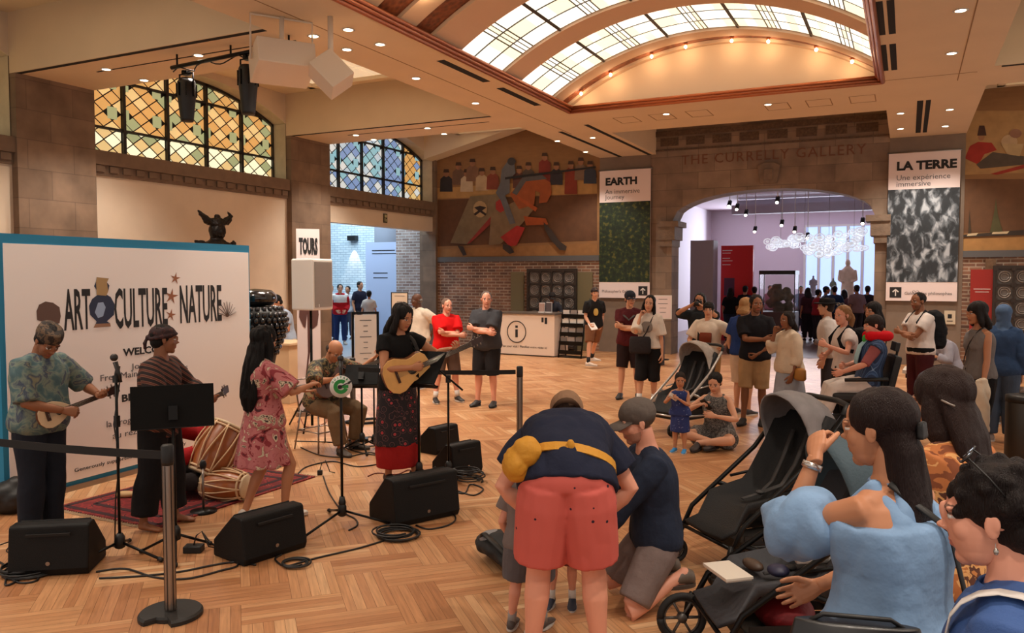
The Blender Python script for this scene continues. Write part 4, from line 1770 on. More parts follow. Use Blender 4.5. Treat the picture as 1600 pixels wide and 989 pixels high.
def grille(px0, py0, px1, py1, cols, rows, label, zb=.9):
    a, b = onY(px0, py0, YF - .14), onY(px1, py1, YF - .14)
    z1 = a.z
    z0 = .05
    r = empty('metal_screen', ((a.x + b.x) / 2, YF - .14, 0), 0, label, 'screen')
    w_ = b.x - a.x
    mb = MB()
    for i in range(cols + 1):
        x = -w_ / 2 + w_ * i / cols
        mb.b2((x - .018, -.02, z0), (x + .018, .03, z1))
    step = w_ / cols
    nr = int((z1 - z0) / step)
    for j in range(nr + 1):
        z = z1 - j * step
        mb.b2((-w_ / 2, -.015, z - .018), (w_ / 2, .025, z + .018))
        for i in range(cols + 1):
            x = -w_ / 2 + w_ * i / cols
            mb.box((x, -.02, z), (.09, .03, .09), 0)
    mb.b2((-w_ / 2 - .05, -.03, z1), (w_ / 2 + .05, .06, z1 + .07)).b2((-w_ / 2 - .05, -.03, 0), (-w_ / 2, .06, z1)).b2((w_ / 2, -.03, 0), (w_ / 2 + .05, .06, z1))
    mb.build('frame', mat('wrought_iron', (62, 54, 50), .5, .5), r)
    d = MB()
    for j in range(nr):
        for i in range(cols):
            c = (-w_ / 2 + w_ * (i + .5) / cols, .02, z1 - (j + .5) * step)
            d.tube([(c[0] + step * .34 * math.cos(t), c[1], c[2] + step * .34 * math.sin(t)) for t in [2 * math.pi * q / 18 for q in range(19)]], .014, 6)
            d.tube([(c[0] + step * .22 * math.cos(t), c[1], c[2] + step * .22 * math.sin(t)) for t in [2 * math.pi * q / 14 for q in range(15)]], .010, 6)
    d.build('rings', mat('iron_grey', (150, 142, 136), .45, .5), r)
    MB().b2((-w_ / 2, .03, z0), (w_ / 2, .05, z1)).build('backing', mat('screen_backing', (104, 98, 94), .6), r)
    return r


grille(826, 424, 898, 540, 4, 6, 'dark iron screen of ringed squares behind the information desk')
grille(1556, 420, 1640, 540, 3, 6, 'dark iron screen of ringed squares at the right edge')
fit('trim_12', 1540, 404, 1552, 560, YF - .1, mat('frieze2', (110, 84, 62), .8, var=.3, vs=20))
rp_ = onY(1517, 421, YF - .12)
rq_ = onY(1552, 480, YF - .12)
r = empty('red_sign_panel', ((rp_.x + rq_.x) / 2, YF - .12, 0), 0, 'tall dark red panel with a faint white line, under the right mural', 'sign')
MB().b2((-(rq_.x - rp_.x) / 2, 0, 0), ((rq_.x - rp_.x) / 2, .05, rp_.z)).build('panel', mat('dark_red', (150, 34, 26), .6), r)
MB().b2((-.16, -.004, 1.72), (.16, 0, 1.735)).b2((-.13, -.004, 1.66), (.13, 0, 1.67)).build('lettering', WHITE, r)

# hanging banners
INK = mat('ink', (28, 26, 28), .7)
GREYINK = mat('grey_ink', (92, 90, 92), .7)
PAPER = mat('banner_paper', (232, 216, 214), .7)


def banner(px0, px1, ytop, ybot, ysplit, ysplit2, label, ttl, sub, foot, pic, right):
    y = YF - .10
    a, b = onY(px0, ytop, y), onY(px1, ybot, y)
    w_ = b.x - a.x
    r = empty('wall_banner', ((a.x + b.x) / 2, y, b.z), 0, label, 'banner')
    h = a.z - b.z
    c = (px0 + px1) / 2
    zs, zt = onY(px0, ysplit, y).z - b.z, onY(px1, ysplit2, y).z - b.z
    MB().b2((-w_ / 2, 0, 0), (w_ / 2, .03, h)).build('cloth', PAPER, r)
    MB().b2((-w_ / 2, -.004, zt), (w_ / 2, -.0005, zs)).build('picture', pic, r)
    I = Matrix.Rotation(math.pi / 2, 4, 'X')
    text_mesh(ttl, .26, INK, 'title', r, Matrix.Translation((-w_ / 2 + .16, -.004, h - .37)) @ I, bold=.012, ext=.001, sx=1.08)
    text_mesh(sub, .168, GREYINK, 'subtitle', r, Matrix.Translation((-w_ / 2 + .16, -.004, h - .60)) @ I, ext=.001, line=.85)
    text_mesh(foot, .098, GREYINK, 'footer', r, Matrix.Translation((-w_ / 2 + (.08 if not right else .38), -.004, .14)) @ I, ext=.001)
    x0 = w_ / 2 - .30 if not right else -w_ / 2 + .08
    ib = MB().b2((x0, -.005, .07), (x0 + .24, -.001, .31)).build('arrow_box', INK, r)
    am = MB()
    am.add([(x0 + .05, -.007, .21), (x0 + .12, -.007, .27), (x0 + .19, -.007, .21), (x0 + .17, -.007, .19), (x0 + .12, -.007, .235), (x0 + .07, -.007, .19)], [(0, 1, 4, 5), (1, 2, 3, 4)])
    am.add([(x0 + .108, -.007, .11), (x0 + .132, -.007, .11), (x0 + .132, -.007, .23), (x0 + .108, -.007, .23)], [(0, 1, 2, 3)])
    am.build('arrow', WHITE, ib, flip=False)
    MB().tube([(-w_ / 2 - .03, .015, h + .01), (w_ / 2 + .03, .015, h + .01)], .018, 8).build('rod', STEEL, r)


banner(937, 1015, 268, 466, 317, 441, 'tall hanging banner headed EARTH with a dark green forest picture', 'EARTH', 'An immersive\nJourney', "Philosopher's Gallery",
       ramp_mat('forest_picture', [(0, (8, 16, 10)), (.45, (20, 36, 20)), (.56, (36, 54, 24)), (.66, (96, 92, 34)), (.74, (50, 52, 26))], 'noise', 9, .7, detail=8, interp='LINEAR'), False)
banner(1389, 1495, 241, 471, 297, 441, 'tall hanging banner headed LA TERRE with a snowy forest picture', 'LA TERRE', 'Une expérience\nimmersive', 'Galerie des philosophes',
       ramp_mat('snow_picture', [(0, (14, 18, 22)), (.47, (44, 50, 56)), (.56, (110, 118, 126)), (.64, (176, 184, 192))], 'noise', 3.4, .7, detail=10, interp='LINEAR', dist=.5, stretch=(1.8, 1, 1), rot=(0, .6, 0)), True)
# small security camera dome
c_ = onZ(1407, 221, ZB - .02)
r = empty('security_camera', (c_.x, c_.y, ZB), 0, 'small white dome security camera under the right ceiling beam', 'camera')
MB().lathe([(.09, 0), (.10, -.05), (.085, -.07)], 16).build('housing', WHITE, r)
MB().ell((0, 0, -.07), (.06, .06, .05), 14, 8).build('dome', BLACK, r)
# exit sign over the side doorway
e_ = onX(602, 341, XL + .02)
r = empty('exit_sign', e_, math.pi / 2, 'small dark sign with pale symbols above the corridor doorway', 'sign')
MB().box((0, 0, 0), (.15, .03, .24)).build('panel', mat('sign_olive', (70, 66, 50), .6), r)
MB().b2((-.05, -.02, .02), (.05, -.016, .09)).b2((-.05, -.02, -.09), (-.02, -.016, 0)).b2((.01, -.02, -.09), (.04, -.016, -.02)).build('symbol', mat('sign_pale', (180, 180, 140), .6), r)

# ---------------------------------------------------------------- side corridor beyond the doorway
cw = MB()
yb = 24.0
cw.b2((-27, yb, 0), (XL - .4, yb + .2, 6))
struct(cw.build('wall_corridor', BRICKW))
struct(MB().b2((-27.2, 8, 0), (-27, yb, 6)).build('wall_corridor_side', BRICKW))
struct(MB().b2((-27, 8, 5.8), (XL - .5, yb, 6)).build('ceiling_corridor', mat('corridor_ceiling', (200, 206, 214), .8)))
struct(MB().b2((XL - 1.35, YF - .02, 0), (XL - .26, YF + .6, 5.2)).build('wall_corridor_pier', brick_mat('brick_mixed', (176, 158, 150), (140, 116, 108), (196, 192, 190), 1, .26, .085, .012, axis='X')))
struct(MB().b2((-27, 8, 0), (XL - .3, 8.1, 6)).build('wall_corridor_near', mat('corridor_plaster', (210, 214, 220), .8)))
pa, pb = onY(571, 379, 21.4), onY(630, 560, 21.4)
r = empty('gallery_text_panel', ((pa.x + pb.x) / 2, 21.4, 0), 0, 'tall pale blue freestanding text panel in the corridor', 'panel')
w_ = pb.x - pa.x
MB().b2((-w_ / 2, 0, 0), (w_ / 2, .3, pa.z)).build('panel', mat('pale_blue_panel', (176, 186, 214), .6), r)
tx = MB()
for z, l0, l1 in ((pa.z - .28, .3, .8), (pa.z - .38, .3, .85), (pa.z - 1.0, .35, .6), (pa.z - 1.15, .35, .6)):
    tx.b2((-w_ / 2 + w_ * l0 * .6, -.004, z), (-w_ / 2 + w_ * l1, -.001, z + .03))
tx.build('lettering', INK, r)
sc_ = onY(551, 372, yb - .1)
r = empty('wall_sconce', sc_, 0, 'small dark up and down wall light on the white brick', 'wall lamp')
MB().box((0, 0, 0), (.35, .2, .18)).build('housing', BLACK, r)
for zz_, rx in ((.12, 180), (-.12, 0)):
    l = bpy.data.lights.new('spot', 'SPOT')
    l.energy, l.color, l.spot_size = 60, (1, .9, .8), R(50)
    o = bpy.data.objects.new('spot', l)
    o.location = (0, -.05, zz_)
    o.rotation_euler = (R(rx), 0, 0)
    COL.objects.link(o)
    o.parent = r
cc = onY(608, 362, 22.5)
r = tag(MB().lathe([(.55, 0), (.55, 5.7)], 24).build('round_column', mat('grey_concrete', (120, 122, 132), .7), loc=(cc.x, 22.6, 0)), 'grey round concrete column behind the pale blue panel', 'column')

# ---------------------------------------------------------------- gallery beyond the arch
GW = mat('gallery_wall', (214, 200, 208), .8)
GX0, GX1, GY = -7.4, 4.6, 34.0
struct(MB().b2((GX0 - .2, YF + .7, 0), (GX0, GY, 4.75)).build('wall_gallery_left', GW))
struct(MB().b2((GX1, YF + .7, 0), (GX1 + .2, GY, 4.75)).build('wall_gallery_right', GW))
struct(MB().b2((GX0, GY, 0), (GX1, GY + .2, 4.75)).build('wall_gallery_back', GW))
struct(MB().b2((GX0, YF + .7, 4.7), (GX1, GY, 4.9)).build('ceiling_gallery', mat('gallery_ceiling', (200, 180, 190), .8)))
wn = empty('window_5', (0, GY - .1, 0), kind='structure')
p0, p1 = onY(1258, 355, GY - .1), onY(1372, 355, GY - .1)
wp, wf = MB(), MB()
nw = 5
for i in range(nw):
    a, b = p0.x + (p1.x - p0.x) * i / nw, p0.x + (p1.x - p0.x) * (i + 1) / nw
    wp.b2((a + .06, .02, .8), (b - .06, .04, p0.z))
    wf.b2((a - .04, -.03, .7), (a + .04, .05, p0.z))
wf.b2((p0.x, -.03, p0.z), (p1.x, .05, p0.z + .08)).b2((p0.x, -.08, .7), (p1.x, .05, .8))
for nm, b_, m_ in (('blind', wp, mat('lit_blind', (170, 196, 244), .5, emit=.9)), ('window_frame', wf, WHITE)):
    b_.build(nm, m_, wn)
gb = MB()
for z in (4.1, 4.35):
    gb.b2((GX0 + 2, 27.5 + (z - 4) * 4, z), (GX1, 27.9 + (z - 4) * 4, z + .3))
struct(gb.build('trim_13', mat('gallery_beam', (170, 160, 170), .7)))


def flat_panel(name, px0, px1, ytop, y, m, label, cat, th=.15):
    a, b = onY(px0, ytop, y), onY(px1, ytop, y)
    r = empty(name, ((a.x + b.x) / 2, y, 0), 0, label, cat)
    MB().b2((-(b.x - a.x) / 2, 0, 0), ((b.x - a.x) / 2, th, a.z)).build('panel', m, r)
    return r, (b.x - a.x), a.z


RED = mat('gallery_red', (206, 22, 30), .6)
r, w_, h_ = flat_panel('red_text_panel', 1127, 1177, 384, 25.5, RED, 'bright red freestanding panel with small white text in the gallery', 'panel')
tx = MB()
for k_, (z, l1) in enumerate(((.16, .35), (.24, .3), (.40, .28), (.48, .36), (.60, .3))):
    tx.b2((-w_ / 2 + .04, -.004, h_ - z), (-w_ / 2 + w_ * l1, -.001, h_ - z + .02))
tx.build('lettering', WHITE, r)
MB().b2((-w_ / 2 + .1, -.004, h_ - 1.55), (-w_ / 2 + .42, -.001, h_ - 1.0)).build('photo', mat('dull_photo', (90, 40, 70), .6), r)
flat_panel('partition_panel', 1079, 1115, 376, 24.2, mat('partition_grey', (172, 160, 168), .7), 'tall plain grey partition left of the red panel', 'partition', .6)
GL = mat('case_glass', (220, 228, 232), .05, alpha=.12)
a, b = onY(1190, 423, 26.5), onY(1246, 423, 26.5)
r = empty('display_case', ((a.x + b.x) / 2, 26.5, 0), 0, 'large glass display case with dark top holding a rocky object', 'display case')
w_ = b.x - a.x
h_ = a.z
MB().b2((-w_ / 2, -.5, h_ - .12), (w_ / 2, .5, h_)).build('case_top', BLACK, r)
MB().b2((-w_ / 2, -.5, 0), (w_ / 2, .5, .9)).build('case_base', mat('case_base', (96, 84, 86), .6), r)
MB().b2((-w_ / 2 + .01, -.49, .9), (w_ / 2 - .01, .49, h_ - .12)).build('glass', GL, r)
pm = MB()
for sx in (-1, 1):
    for sy in (-1, 1):
        pm.box((sx * (w_ / 2 - .015), sy * .485, (h_ + .78) / 2), (.025, .025, h_ - 1.0))
pm.build('corner_post', BLACKM, r)
rm = MB()
rr_ = random.Random(2)
for i in range(16):
    rm.ell((rr_.uniform(-.28, .28), rr_.uniform(-.2, .2), .95 + rr_.random() * .75), (.16, .14, .16), 8, 6)
v, f, n_ = remesh(rm.v, rm.f, .035, 1)
o = fast_mesh('rock_specimen', [(displace(v, n_, .06, 5, 3), f)], ramp_mat('mossy_rock', [(0, (36, 30, 26)), (.5, (84, 74, 50)), (1, (130, 110, 80))], 'noise', 8, .9, interp='LINEAR'))
o.location = (r.location.x, 26.5, -.03)
tag(o, 'rough brown and green rocky specimen inside the glass case', 'specimen')

SAND = mat('sandstone', (206, 176, 150), .8, var=.1)


def statue(px, ytop, y, label, h=2.0, m=SAND, ped=.8, s=1.0):
    p = onY(px, ytop, y)
    H_ = (p.z - ped)
    r = empty('stone_statue', (p.x, y, 0), 0, label, 'statue')
    MB().box((0, 0, ped / 2), (.6 * s, .5 * s, ped)).build('pedestal', mat('pedestal_white', (200, 196, 204), .7), r)
    mb = MB()
    k = H_ / 1.8
    mb.tube([(0, 0, ped), (0, 0, ped + .35 * k), (0, 0, ped + .9 * k), (0, 0, ped + 1.3 * k), (0, 0, ped + 1.48 * k), (0, 0, ped + 1.54 * k)], [(.26 * k, .2 * k), (.25 * k, .18 * k), (.22 * k, .16 * k), (.27 * k, .17 * k), (.14 * k, .11 * k), (.07 * k, .07 * k)], 18, up=(0, 1, 0))
    mb.ell((0, -.01, ped + 1.66 * k), (.10 * k, .11 * k, .14 * k), 14, 10)
    for sg in (-1, 1):
        mb.tube([(sg * .25 * k, 0, ped + 1.38 * k), (sg * .31 * k, -.03, ped + 1.0 * k), (sg * .18 * k, -.20 * k, ped + .92 * k)], [.075 * k, .06 * k, .045 * k], 10)
    v, f, n_ = remesh(mb.v, mb.f, .03, 2)
    v = displace(v, n_, .012, 9, 3, (2, 2, .3), True)
    o = fast_mesh('figure', [(v, f)], m)
    o.parent = r


statue(1325, 405, 30.0, 'tall pale robed stone statue standing on a plinth before the blinds', ped=1.0)
statue(1271, 430, 31.0, 'small pale seated looking stone figure left of the tall statue', ped=1.3, m=mat('grey_stone', (120, 112, 116), .8))
statue(1302, 434, 29.0, 'small greenish stone bust on a plinth between the other statues', ped=1.35, m=mat('green_stone', (120, 130, 110), .8))
# hanging cluster of pale glass discs
gl_ = MB()
rr_ = random.Random(9)
A_, B_ = onY(1205, 382, 27.0), onY(1358, 382, 27.0)
for i in range(95):
    t = rr_.random()
    x = A_.x + (B_.x - A_.x) * t
    z = A_.z + .10 * math.sin(t * 9) + rr_.uniform(-.28, .28) * (1 if t > .3 else .45)
    y = 27 + rr_.uniform(-1.0, 1.0)
    q = rr_.uniform(.07, .15)
    gl_.tube([(x + q * math.cos(t_), y, z + q * .8 * math.sin(t_)) for t_ in [2 * math.pi * k / 12 for k in range(13)]], .018, 6)
    gl_.ell((x, y, z), (q * .5, .03, q * .4), 8, 6)
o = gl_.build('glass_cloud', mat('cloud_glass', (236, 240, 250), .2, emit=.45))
tag(o, 'cloud of pale glass rings hanging from the gallery ceiling', 'hanging sculpture', kind='stuff')
sp_ = MB()
for t in (.1, .35, .6, .85):
    x = A_.x + (B_.x - A_.x) * t
    sp_.tube([(x, 27, A_.z), (x, 27, 4.7)], .006, 5)
sp_.build('wires', STEEL, o)


def tracklight(px, py, y, label):
    p = onY(px, py, y)
    r = empty('track_light', (p.x, y, 4.7), 0, label, 'spotlight', 'track lights on the gallery ceiling')
    z = p.z - 4.7
    MB().tube([(0, 0, 0), (0, 0, z)], .012, 6).build('stem', WHITE, r)
    MB().tube([(0, .06, z + .06), (.0, -.10, z - .08)], .06, 12).build('spot_head', BLACK, r)
    MB().ell((0, -.105, z - .085), (.045, .03, .045), 10, 6).build('lens', mat('track_lens', (255, 240, 225), .4, emit=5), r)


for q, (x, y, dd, w_) in enumerate([(1140, 318, 23.5, 'highest at the left under the arch'), (1152, 323, 24.0, 'second from the left under the arch'), (1166, 332, 24.5, 'third from the left, brightest in the left row'), (1215, 312, 23.0, 'alone near the middle of the arch'), (1180, 358, 26.0, 'low above the partition'), (1222, 348, 25.0, 'at the start of the slanting row'), (1242, 358, 25.6, 'in the middle of the slanting row'), (1262, 368, 26.4, 'at the end of the slanting row'), (1348, 345, 24.5, 'at the far right under the arch')]):
    tracklight(x, y, dd, 'small gallery track spotlight ' + w_)

# ---------------------------------------------------------------- information desk and brochure rack
DK = mat('desk_white', (226, 208, 192), .5)
a, b = G(779, 553.5), G(866, 558.5)
ang = math.atan2(b.y - a.y, b.x - a.x)
wd = (b - a).length
r = empty('information_desk', (a + b) / 2, ang, 'white information desk with a large circled letter i', 'desk')
MB().b2((-wd / 2, 0, .03), (wd / 2, .75, 1.05)).build('body', DK, r)
MB().b2((-wd / 2 - .03, -.03, 1.05), (wd / 2 + .03, .8, 1.09)).build('counter_top', mat('counter_dark', (96, 84, 76), .4), r)
MB().b2((-wd / 2 + .04, .02, 0), (wd / 2 - .04, .7, .03)).build('plinth', BLACK, r)
I = Matrix.Rotation(math.pi / 2, 4, 'X')
ci = MB()
ci.tube([(-.27 + .27 * math.cos(t), -.006, .60 + .27 * math.sin(t)) for t in [2 * math.pi * q / 40 for q in range(41)]], .012, 6)
ci.b2((-.305, -.008, .46), (-.235, -.001, .66)).b2((-.305, -.008, .70), (-.235, -.001, .76))
ci.build('information_symbol', INK, r)
text_mesh('Plan your visit / Planifiez votre visite ici', .085, INK, 'lettering', r, Matrix.Translation((-wd / 2 + .08, -.003, .20)) @ I, ext=.001)
MB().b2((wd / 2 - .36, -.004, .86), (wd / 2 - .30, -.001, .98)).b2((wd / 2 - .27, -.004, .82), (wd / 2 - .2, -.001, .98)).build('small_emblem', INK, r)
deskM = Matrix.Translation((a + b) / 2) @ Matrix.Rotation(ang, 4, 'Z')
DESK_ANG = ang
for q, (x, h_, w_) in enumerate(((.32, .25, 'left of two on the desk'), (.52, .27, 'right of two on the desk'))):
    p = deskM @ V((x, .2, 1.09))
    r = empty('acrylic_leaflet_holder', p, ang, 'pale leaflet holder with folded leaflets, ' + w_, 'leaflet holder', 'leaflet holders on the information desk')
    MB().b2((-.08, 0, 0), (.08, .09, .03)).b2((-.08, .07, 0), (.08, .08, h_)).build('holder', mat('holder_white', (220, 216, 214), .4), r)
    MB().b2((-.07, .03, .02), (.07, .06, h_ - .02)).build('leaflets', mat('leaflet_%d' % q, ((180, 150, 140), (90, 80, 84))[q], .6), r)
# brochure rack
a, b = G(872, 559), G(908, 560)
ang = DESK_ANG
wd = max((b - a).length, .62)
r = empty('brochure_rack', (a + b) / 2, ang, 'black floor rack with rows of leaflets beside the desk', 'rack')
mb = MB()
for x in (-wd / 2, wd / 2):
    mb.tube([(x, .0, 0), (x, .25, 1.12)], .02, 8).tube([(x, .42, 0), (x, .25, 1.12)], .015, 8)
mb.tube([(-wd / 2, .25, 1.12), (wd / 2, .25, 1.12)], .02, 8)
for k in range(5):
    z = .10 + k * .22
    y = .02 + z * .2
    mb.box((0, y, z), (wd, .10, .015)).box((0, y - .05, z + .045), (wd, .012, .09))
mb.build('frame', BLACKM, r)
br = random.Random(4)
for k in range(4):
    for i in range(3):
        z = .42 + k * .22
        y = .02 + (z - .02) * .2
        c = br.choice([(226, 222, 216), (198, 190, 186), (150, 140, 136), (214, 206, 200)]) if k > 1 else br.choice([(120, 112, 108), (160, 150, 146)])
        MB().box((-wd / 3 + i * wd / 3, y, z + .005), (wd / 3.6, .02, .17)).build('leaflet', mat('leaf_%d_%d_%d' % c, c, .5), r)
MB().b2((-wd / 2, .03, .005), (wd / 2, .40, .02)).build('base', BLACKM, r)

# standing signs
def stand_sign(px, py, h, w, label, m, ang=0, tilt=8, y0=1.0, lines=6, fr=BLACK):
    p = G(px, py)
    r = empty('standing_sign', p, face_rot(p, ang), label, 'sign')
    MB().lathe([(.16, 0), (.16, .015), (.02, .03)], 18).build('base', BLACKM, r)
    MB().cyl((0, 0, .02), (0, 0, h - .2), .014, 8).build('pole', BLACKM, r)
    MB().b2((-w / 2, .005, y0), (w / 2, .03, h)).build('frame', fr, r)
    b = MB().b2((-w / 2 + .025, .03, y0 + .025), (w / 2 - .025, .036, h - .025)).build('sheet', m, r)
    mb = MB()
    rr = random.Random(px)
    for k in range(lines):
        z = h - .10 - k * (h - y0 - .15) / lines
        l_ = w * rr.uniform(.15, .36)
        mb.b2((-l_ * .8, .036, z), (l_ * .8, .038, z + .012))
    mb.build('lettering', GREYINK, b)
    return r


stand_sign(1035, 562, 1.55, .42, 'white notice on a stand left of the gallery arch', PAPER, fr=WHITE, y0=.98, lines=4)
stand_sign(625, 560, 1.62, .42, 'cream notice on a stand just inside the corridor doorway', mat('cream_sheet', (212, 196, 176), .7), y0=1.05, lines=3)
# framed menu board on a black hexagon footed frame
p = G(572, 660)
r = empty('poster_frame_stand', p, face_rot(p, 10), 'white framed poster on a tall black floor frame near the doorway', 'sign')
mb = MB()
for x in (-.17, .17):
    mb.b2((x - .016, -.016, 0), (x + .016, .016, 1.52))
mb.b2((-.17, -.016, .62), (.17, .016, .65)).b2((-.17, -.016, 1.49), (.17, .016, 1.52))
mb.build('frame', BLACKM, r)
hx_ = [(-.30, 0), (-.14, .16), (.14, .16), (.30, 0), (.14, -.16), (-.14, -.16), (-.30, 0)]
MB().tube([(x, y, .02) for x, y in hx_], .018, 6).build('foot_frame', BLACKM, r)
b = MB().b2((-.15, .016, .68), (.15, .026, 1.48)).build('poster', mat('poster_white', (224, 216, 208), .6), r)
mb = MB()
for k in range(9):
    mb.b2((-.03 - .05 * (k % 3 == 0), .026, 1.40 - k * .075), (.03 + .05 * (k % 3 == 0), .028, 1.41 - k * .075))
mb.build('lettering', GREYINK, b)

# ---------------------------------------------------------------- white loudspeaker on its stand, TOURS banner, plinths and sculptures
p = onD(488, 672, 10.5)
p.z = 0
zt, zb_ = 2 + (432 - 404) * 10.5 / FPX, 2 - (484 - 432) * 10.5 / FPX
r = empty('pole_loudspeaker', p, face_rot(p, 52), 'white loudspeaker with grey grille on a pole stand', 'loudspeaker')
mb = MB()
mb.add([(-.19, -.16, 0), (.19, -.16, 0), (.21, .20, 0), (-.21, .20, 0), (-.19, -.16, .66), (.19, -.16, .66), (.21, .20, .66), (-.21, .20, .66)], [(0, 3, 2, 1), (4, 5, 6, 7), (0, 1, 5, 4), (1, 2, 6, 5), (2, 3, 7, 6), (3, 0, 4, 7)])
o = mb.build('cabinet', mat('speaker_white', (240, 234, 226), .45), r, bevel=.02)
o.location.z = zb_
g_ = MB().box((0, .205, .33), (.35, .012, .58)).build('grille', mat('speaker_grille', (158, 146, 136), .6, bump=.5, bs=300), o)
h_ = MB()
for z in (.50, .16):
    h_.tube([(-.205, -.10, z), (-.225, -.08, z), (-.225, .05, z), (-.205, .07, z)], .014, 8)
h_.box((-.205, -.02, .33), (.012, .14, .16)).build('handle', mat('speaker_recess', (190, 178, 166), .6), o)
MB().box((.10, .212, .06), (.015, .004, .04)).build('badge', WHITE, o)
mb = MB().cyl((0, 0, .05), (0, 0, zb_), .018, 10)
mb.build('pole', BLACKM, r)
mb = MB()
for k in range(3):
    t = 2 * math.pi * k / 3 + .4
    mb.tube([(0, 0, .62), (.42 * math.cos(t), .42 * math.sin(t), .02)], .012, 6).tube([(0, 0, .22), (.28 * math.cos(t), .28 * math.sin(t), .22)], .008, 6)
mb.build('tripod', BLACKM, r)

p = onD(484, 640, 11.6)
p.z = 0
r = empty('tours_banner', p, face_rot(p, 12), 'white roll-up banner headed TOURS with a brown mushroom shaped picture', 'banner')
MB().b2((-.165, 0, .04), (.165, .02, 2.68)).build('sheet', PAPER, r)
MB().box((0, .01, .03), (.4, .2, .06)).build('base', STEEL, r)
text_mesh('TOURS', .30, INK, 'title', r, Matrix.Translation((.125, .023, 2.33)) @ Matrix.Rotation(math.pi, 4, 'Z') @ I, sx=.27, bold=.018, ext=.001)
MB().b2((-.11, .021, 2.24), (.11, .023, 2.25)).build('lettering', GREYINK, r)
mb = MB()
mb.add([(x, .024, z) for x, z in ((-.13, 1.62), (.13, 1.62), (.14, 1.42), (.08, 1.28), (.05, 1.26), (.02, 1.5), (-.02, 1.5), (-.05, 1.24), (-.12, 1.30), (-.14, 1.45))], [tuple(range(10))])
mb.add([(x, .024, z) for x, z in ((-.025, 1.5), (.025, 1.5), (.02, .9), (.06, .55), (.0, .3), (.02, .7), (-.02, 1.0))], [tuple(range(7))])
mb.build('printed_picture', mat('mushroom_brown', (96, 60, 54), .7), r, flip=False)

PL = mat('plinth_tan', (196, 168, 134), .6)
a = onD(436, 650, 13.0)
a.z = 0
zt = 2 - (533 - 432) * 13.0 / FPX
o = MB().box((0, 0, (zt - .04) / 2), (.85, .6, zt - .04)).box((0, 0, zt - .02), (.92, .66, .04)).build('low_plinth', PL, loc=a, rz=.1, bevel=.006)
tag(o, 'plain tan plinth with a paler top behind the black sculpture', 'plinth')

p = onD(343, 600, 15.0)
p.z = 0
r = empty('wall_pedestal', p, 0, 'tall plain white pedestal hidden behind the show backdrop', 'pedestal')
zb_ = 2 + (432 - 384) * 15 / FPX
MB().b2((-.25, -.25, 0), (.25, .25, zb_ - .05)).b2((-.28, -.28, zb_ - .05), (.28, .28, zb_)).build('shaft', PL, r)
mb = MB()
DARKB = mat('black_bronze', (24, 18, 16), .35, .5, bump=.6, bs=25)
mb.tube([(0, 0, 0), (0, 0, .04), (0, 0, .10), (0, 0, .2)], [(.30, .2), (.26, .17), (.13, .12), (.09, .09)], 16, up=(0, 1, 0))
mb.tube([(-.30, 0, .03), (-.36, 0, .06), (-.33, 0, .10)], [.05, .04, .02], 8).tube([(.26, 0, .04), (.38, 0, .05), (.44, 0, .08)], [.05, .035, .02], 8)
mb.ell((0, .02, .27), (.15, .15, .17), 18, 14)
mb.ell((0, .15, .24), (.03, .05, .05), 10, 8).ell((.06, .13, .30), (.03, .03, .02), 8, 6).ell((-.06, .13, .30), (.03, .03, .02), 8, 6).ell((0, .14, .18), (.05, .03, .02), 8, 6)
mb.tube([(0, 0, .38), (0, 0, .44), (0, 0, .50)], [(.17, .16), (.15, .14), (.11, .1)], 16, up=(0, 1, 0))
mb.ell((0, .03, .52), (.06, .05, .06), 10, 8)
for sg in (-1, 1):
    mb.tube([(sg * .12, 0, .42), (sg * .22, 0, .50), (sg * .30, 0, .56), (sg * (.36 if sg > 0 else .22), 0, .64)], [(.06, .10), (.05, .08), (.035, .05), (.01, .01)], 8, up=(0, 1, 0))
    mb.tube([(sg * .15, 0, .45), (sg * .22, .02, .42), (sg * .30, .02, .50)], [.04, .035, .01], 8)
v, f, n_ = remesh(mb.v, mb.f, .014, 1)
v = displace(v, n_, .012, 14, 2, (1, 1, 1), True)
o = fast_mesh('horned_bust', [(v, f)], DARKB)
o.location = (p.x, p.y, zb_)
o.rotation_euler.z = face_rot(p, 30)
tag(o, 'black sculpted head with a spread horned crown above the backdrop', 'sculpture')
# black tufted sculpture by the backdrop's right edge
p = onD(403, 670, 10.6)
p.z = 0
r = empty('tufted_sculpture', p, 0, 'black sculpture with a beaded tufted body beside the backdrop', 'sculpture')
SHB = mat('shiny_black', (16, 15, 17), .18, coat=.5)
MB().lathe([(.02, 1.63), (.20, 1.62), (.27, 1.68), (.26, 1.76), (.20, 1.82), (.02, 1.84)], 28).build('crown', SHB, r)
tb = MB().lathe([(.02, 0), (.24, 0), (.22, .8), (.26, 1.0), (.30, 1.2), (.36, 1.36), (.38, 1.52), (.30, 1.60), (.02, 1.62)], 32).build('body', BLACK, r)
mb = MB()
rr_ = random.Random(1)
for k in range(9):
    z = 1.0 + k * .072
    rad = [.26, .29, .32, .35, .37, .385, .39, .37, .32][k]
    n = int(rad * 80)
    for j in range(n):
        t = 2 * math.pi * (j + .5 * (k % 2)) / n
        mb.ell((rad * math.cos(t), rad * math.sin(t), z), (.036, .036, .040), 6, 5)
tag(mb.build('tufts', SHB, r), kind='stuff')

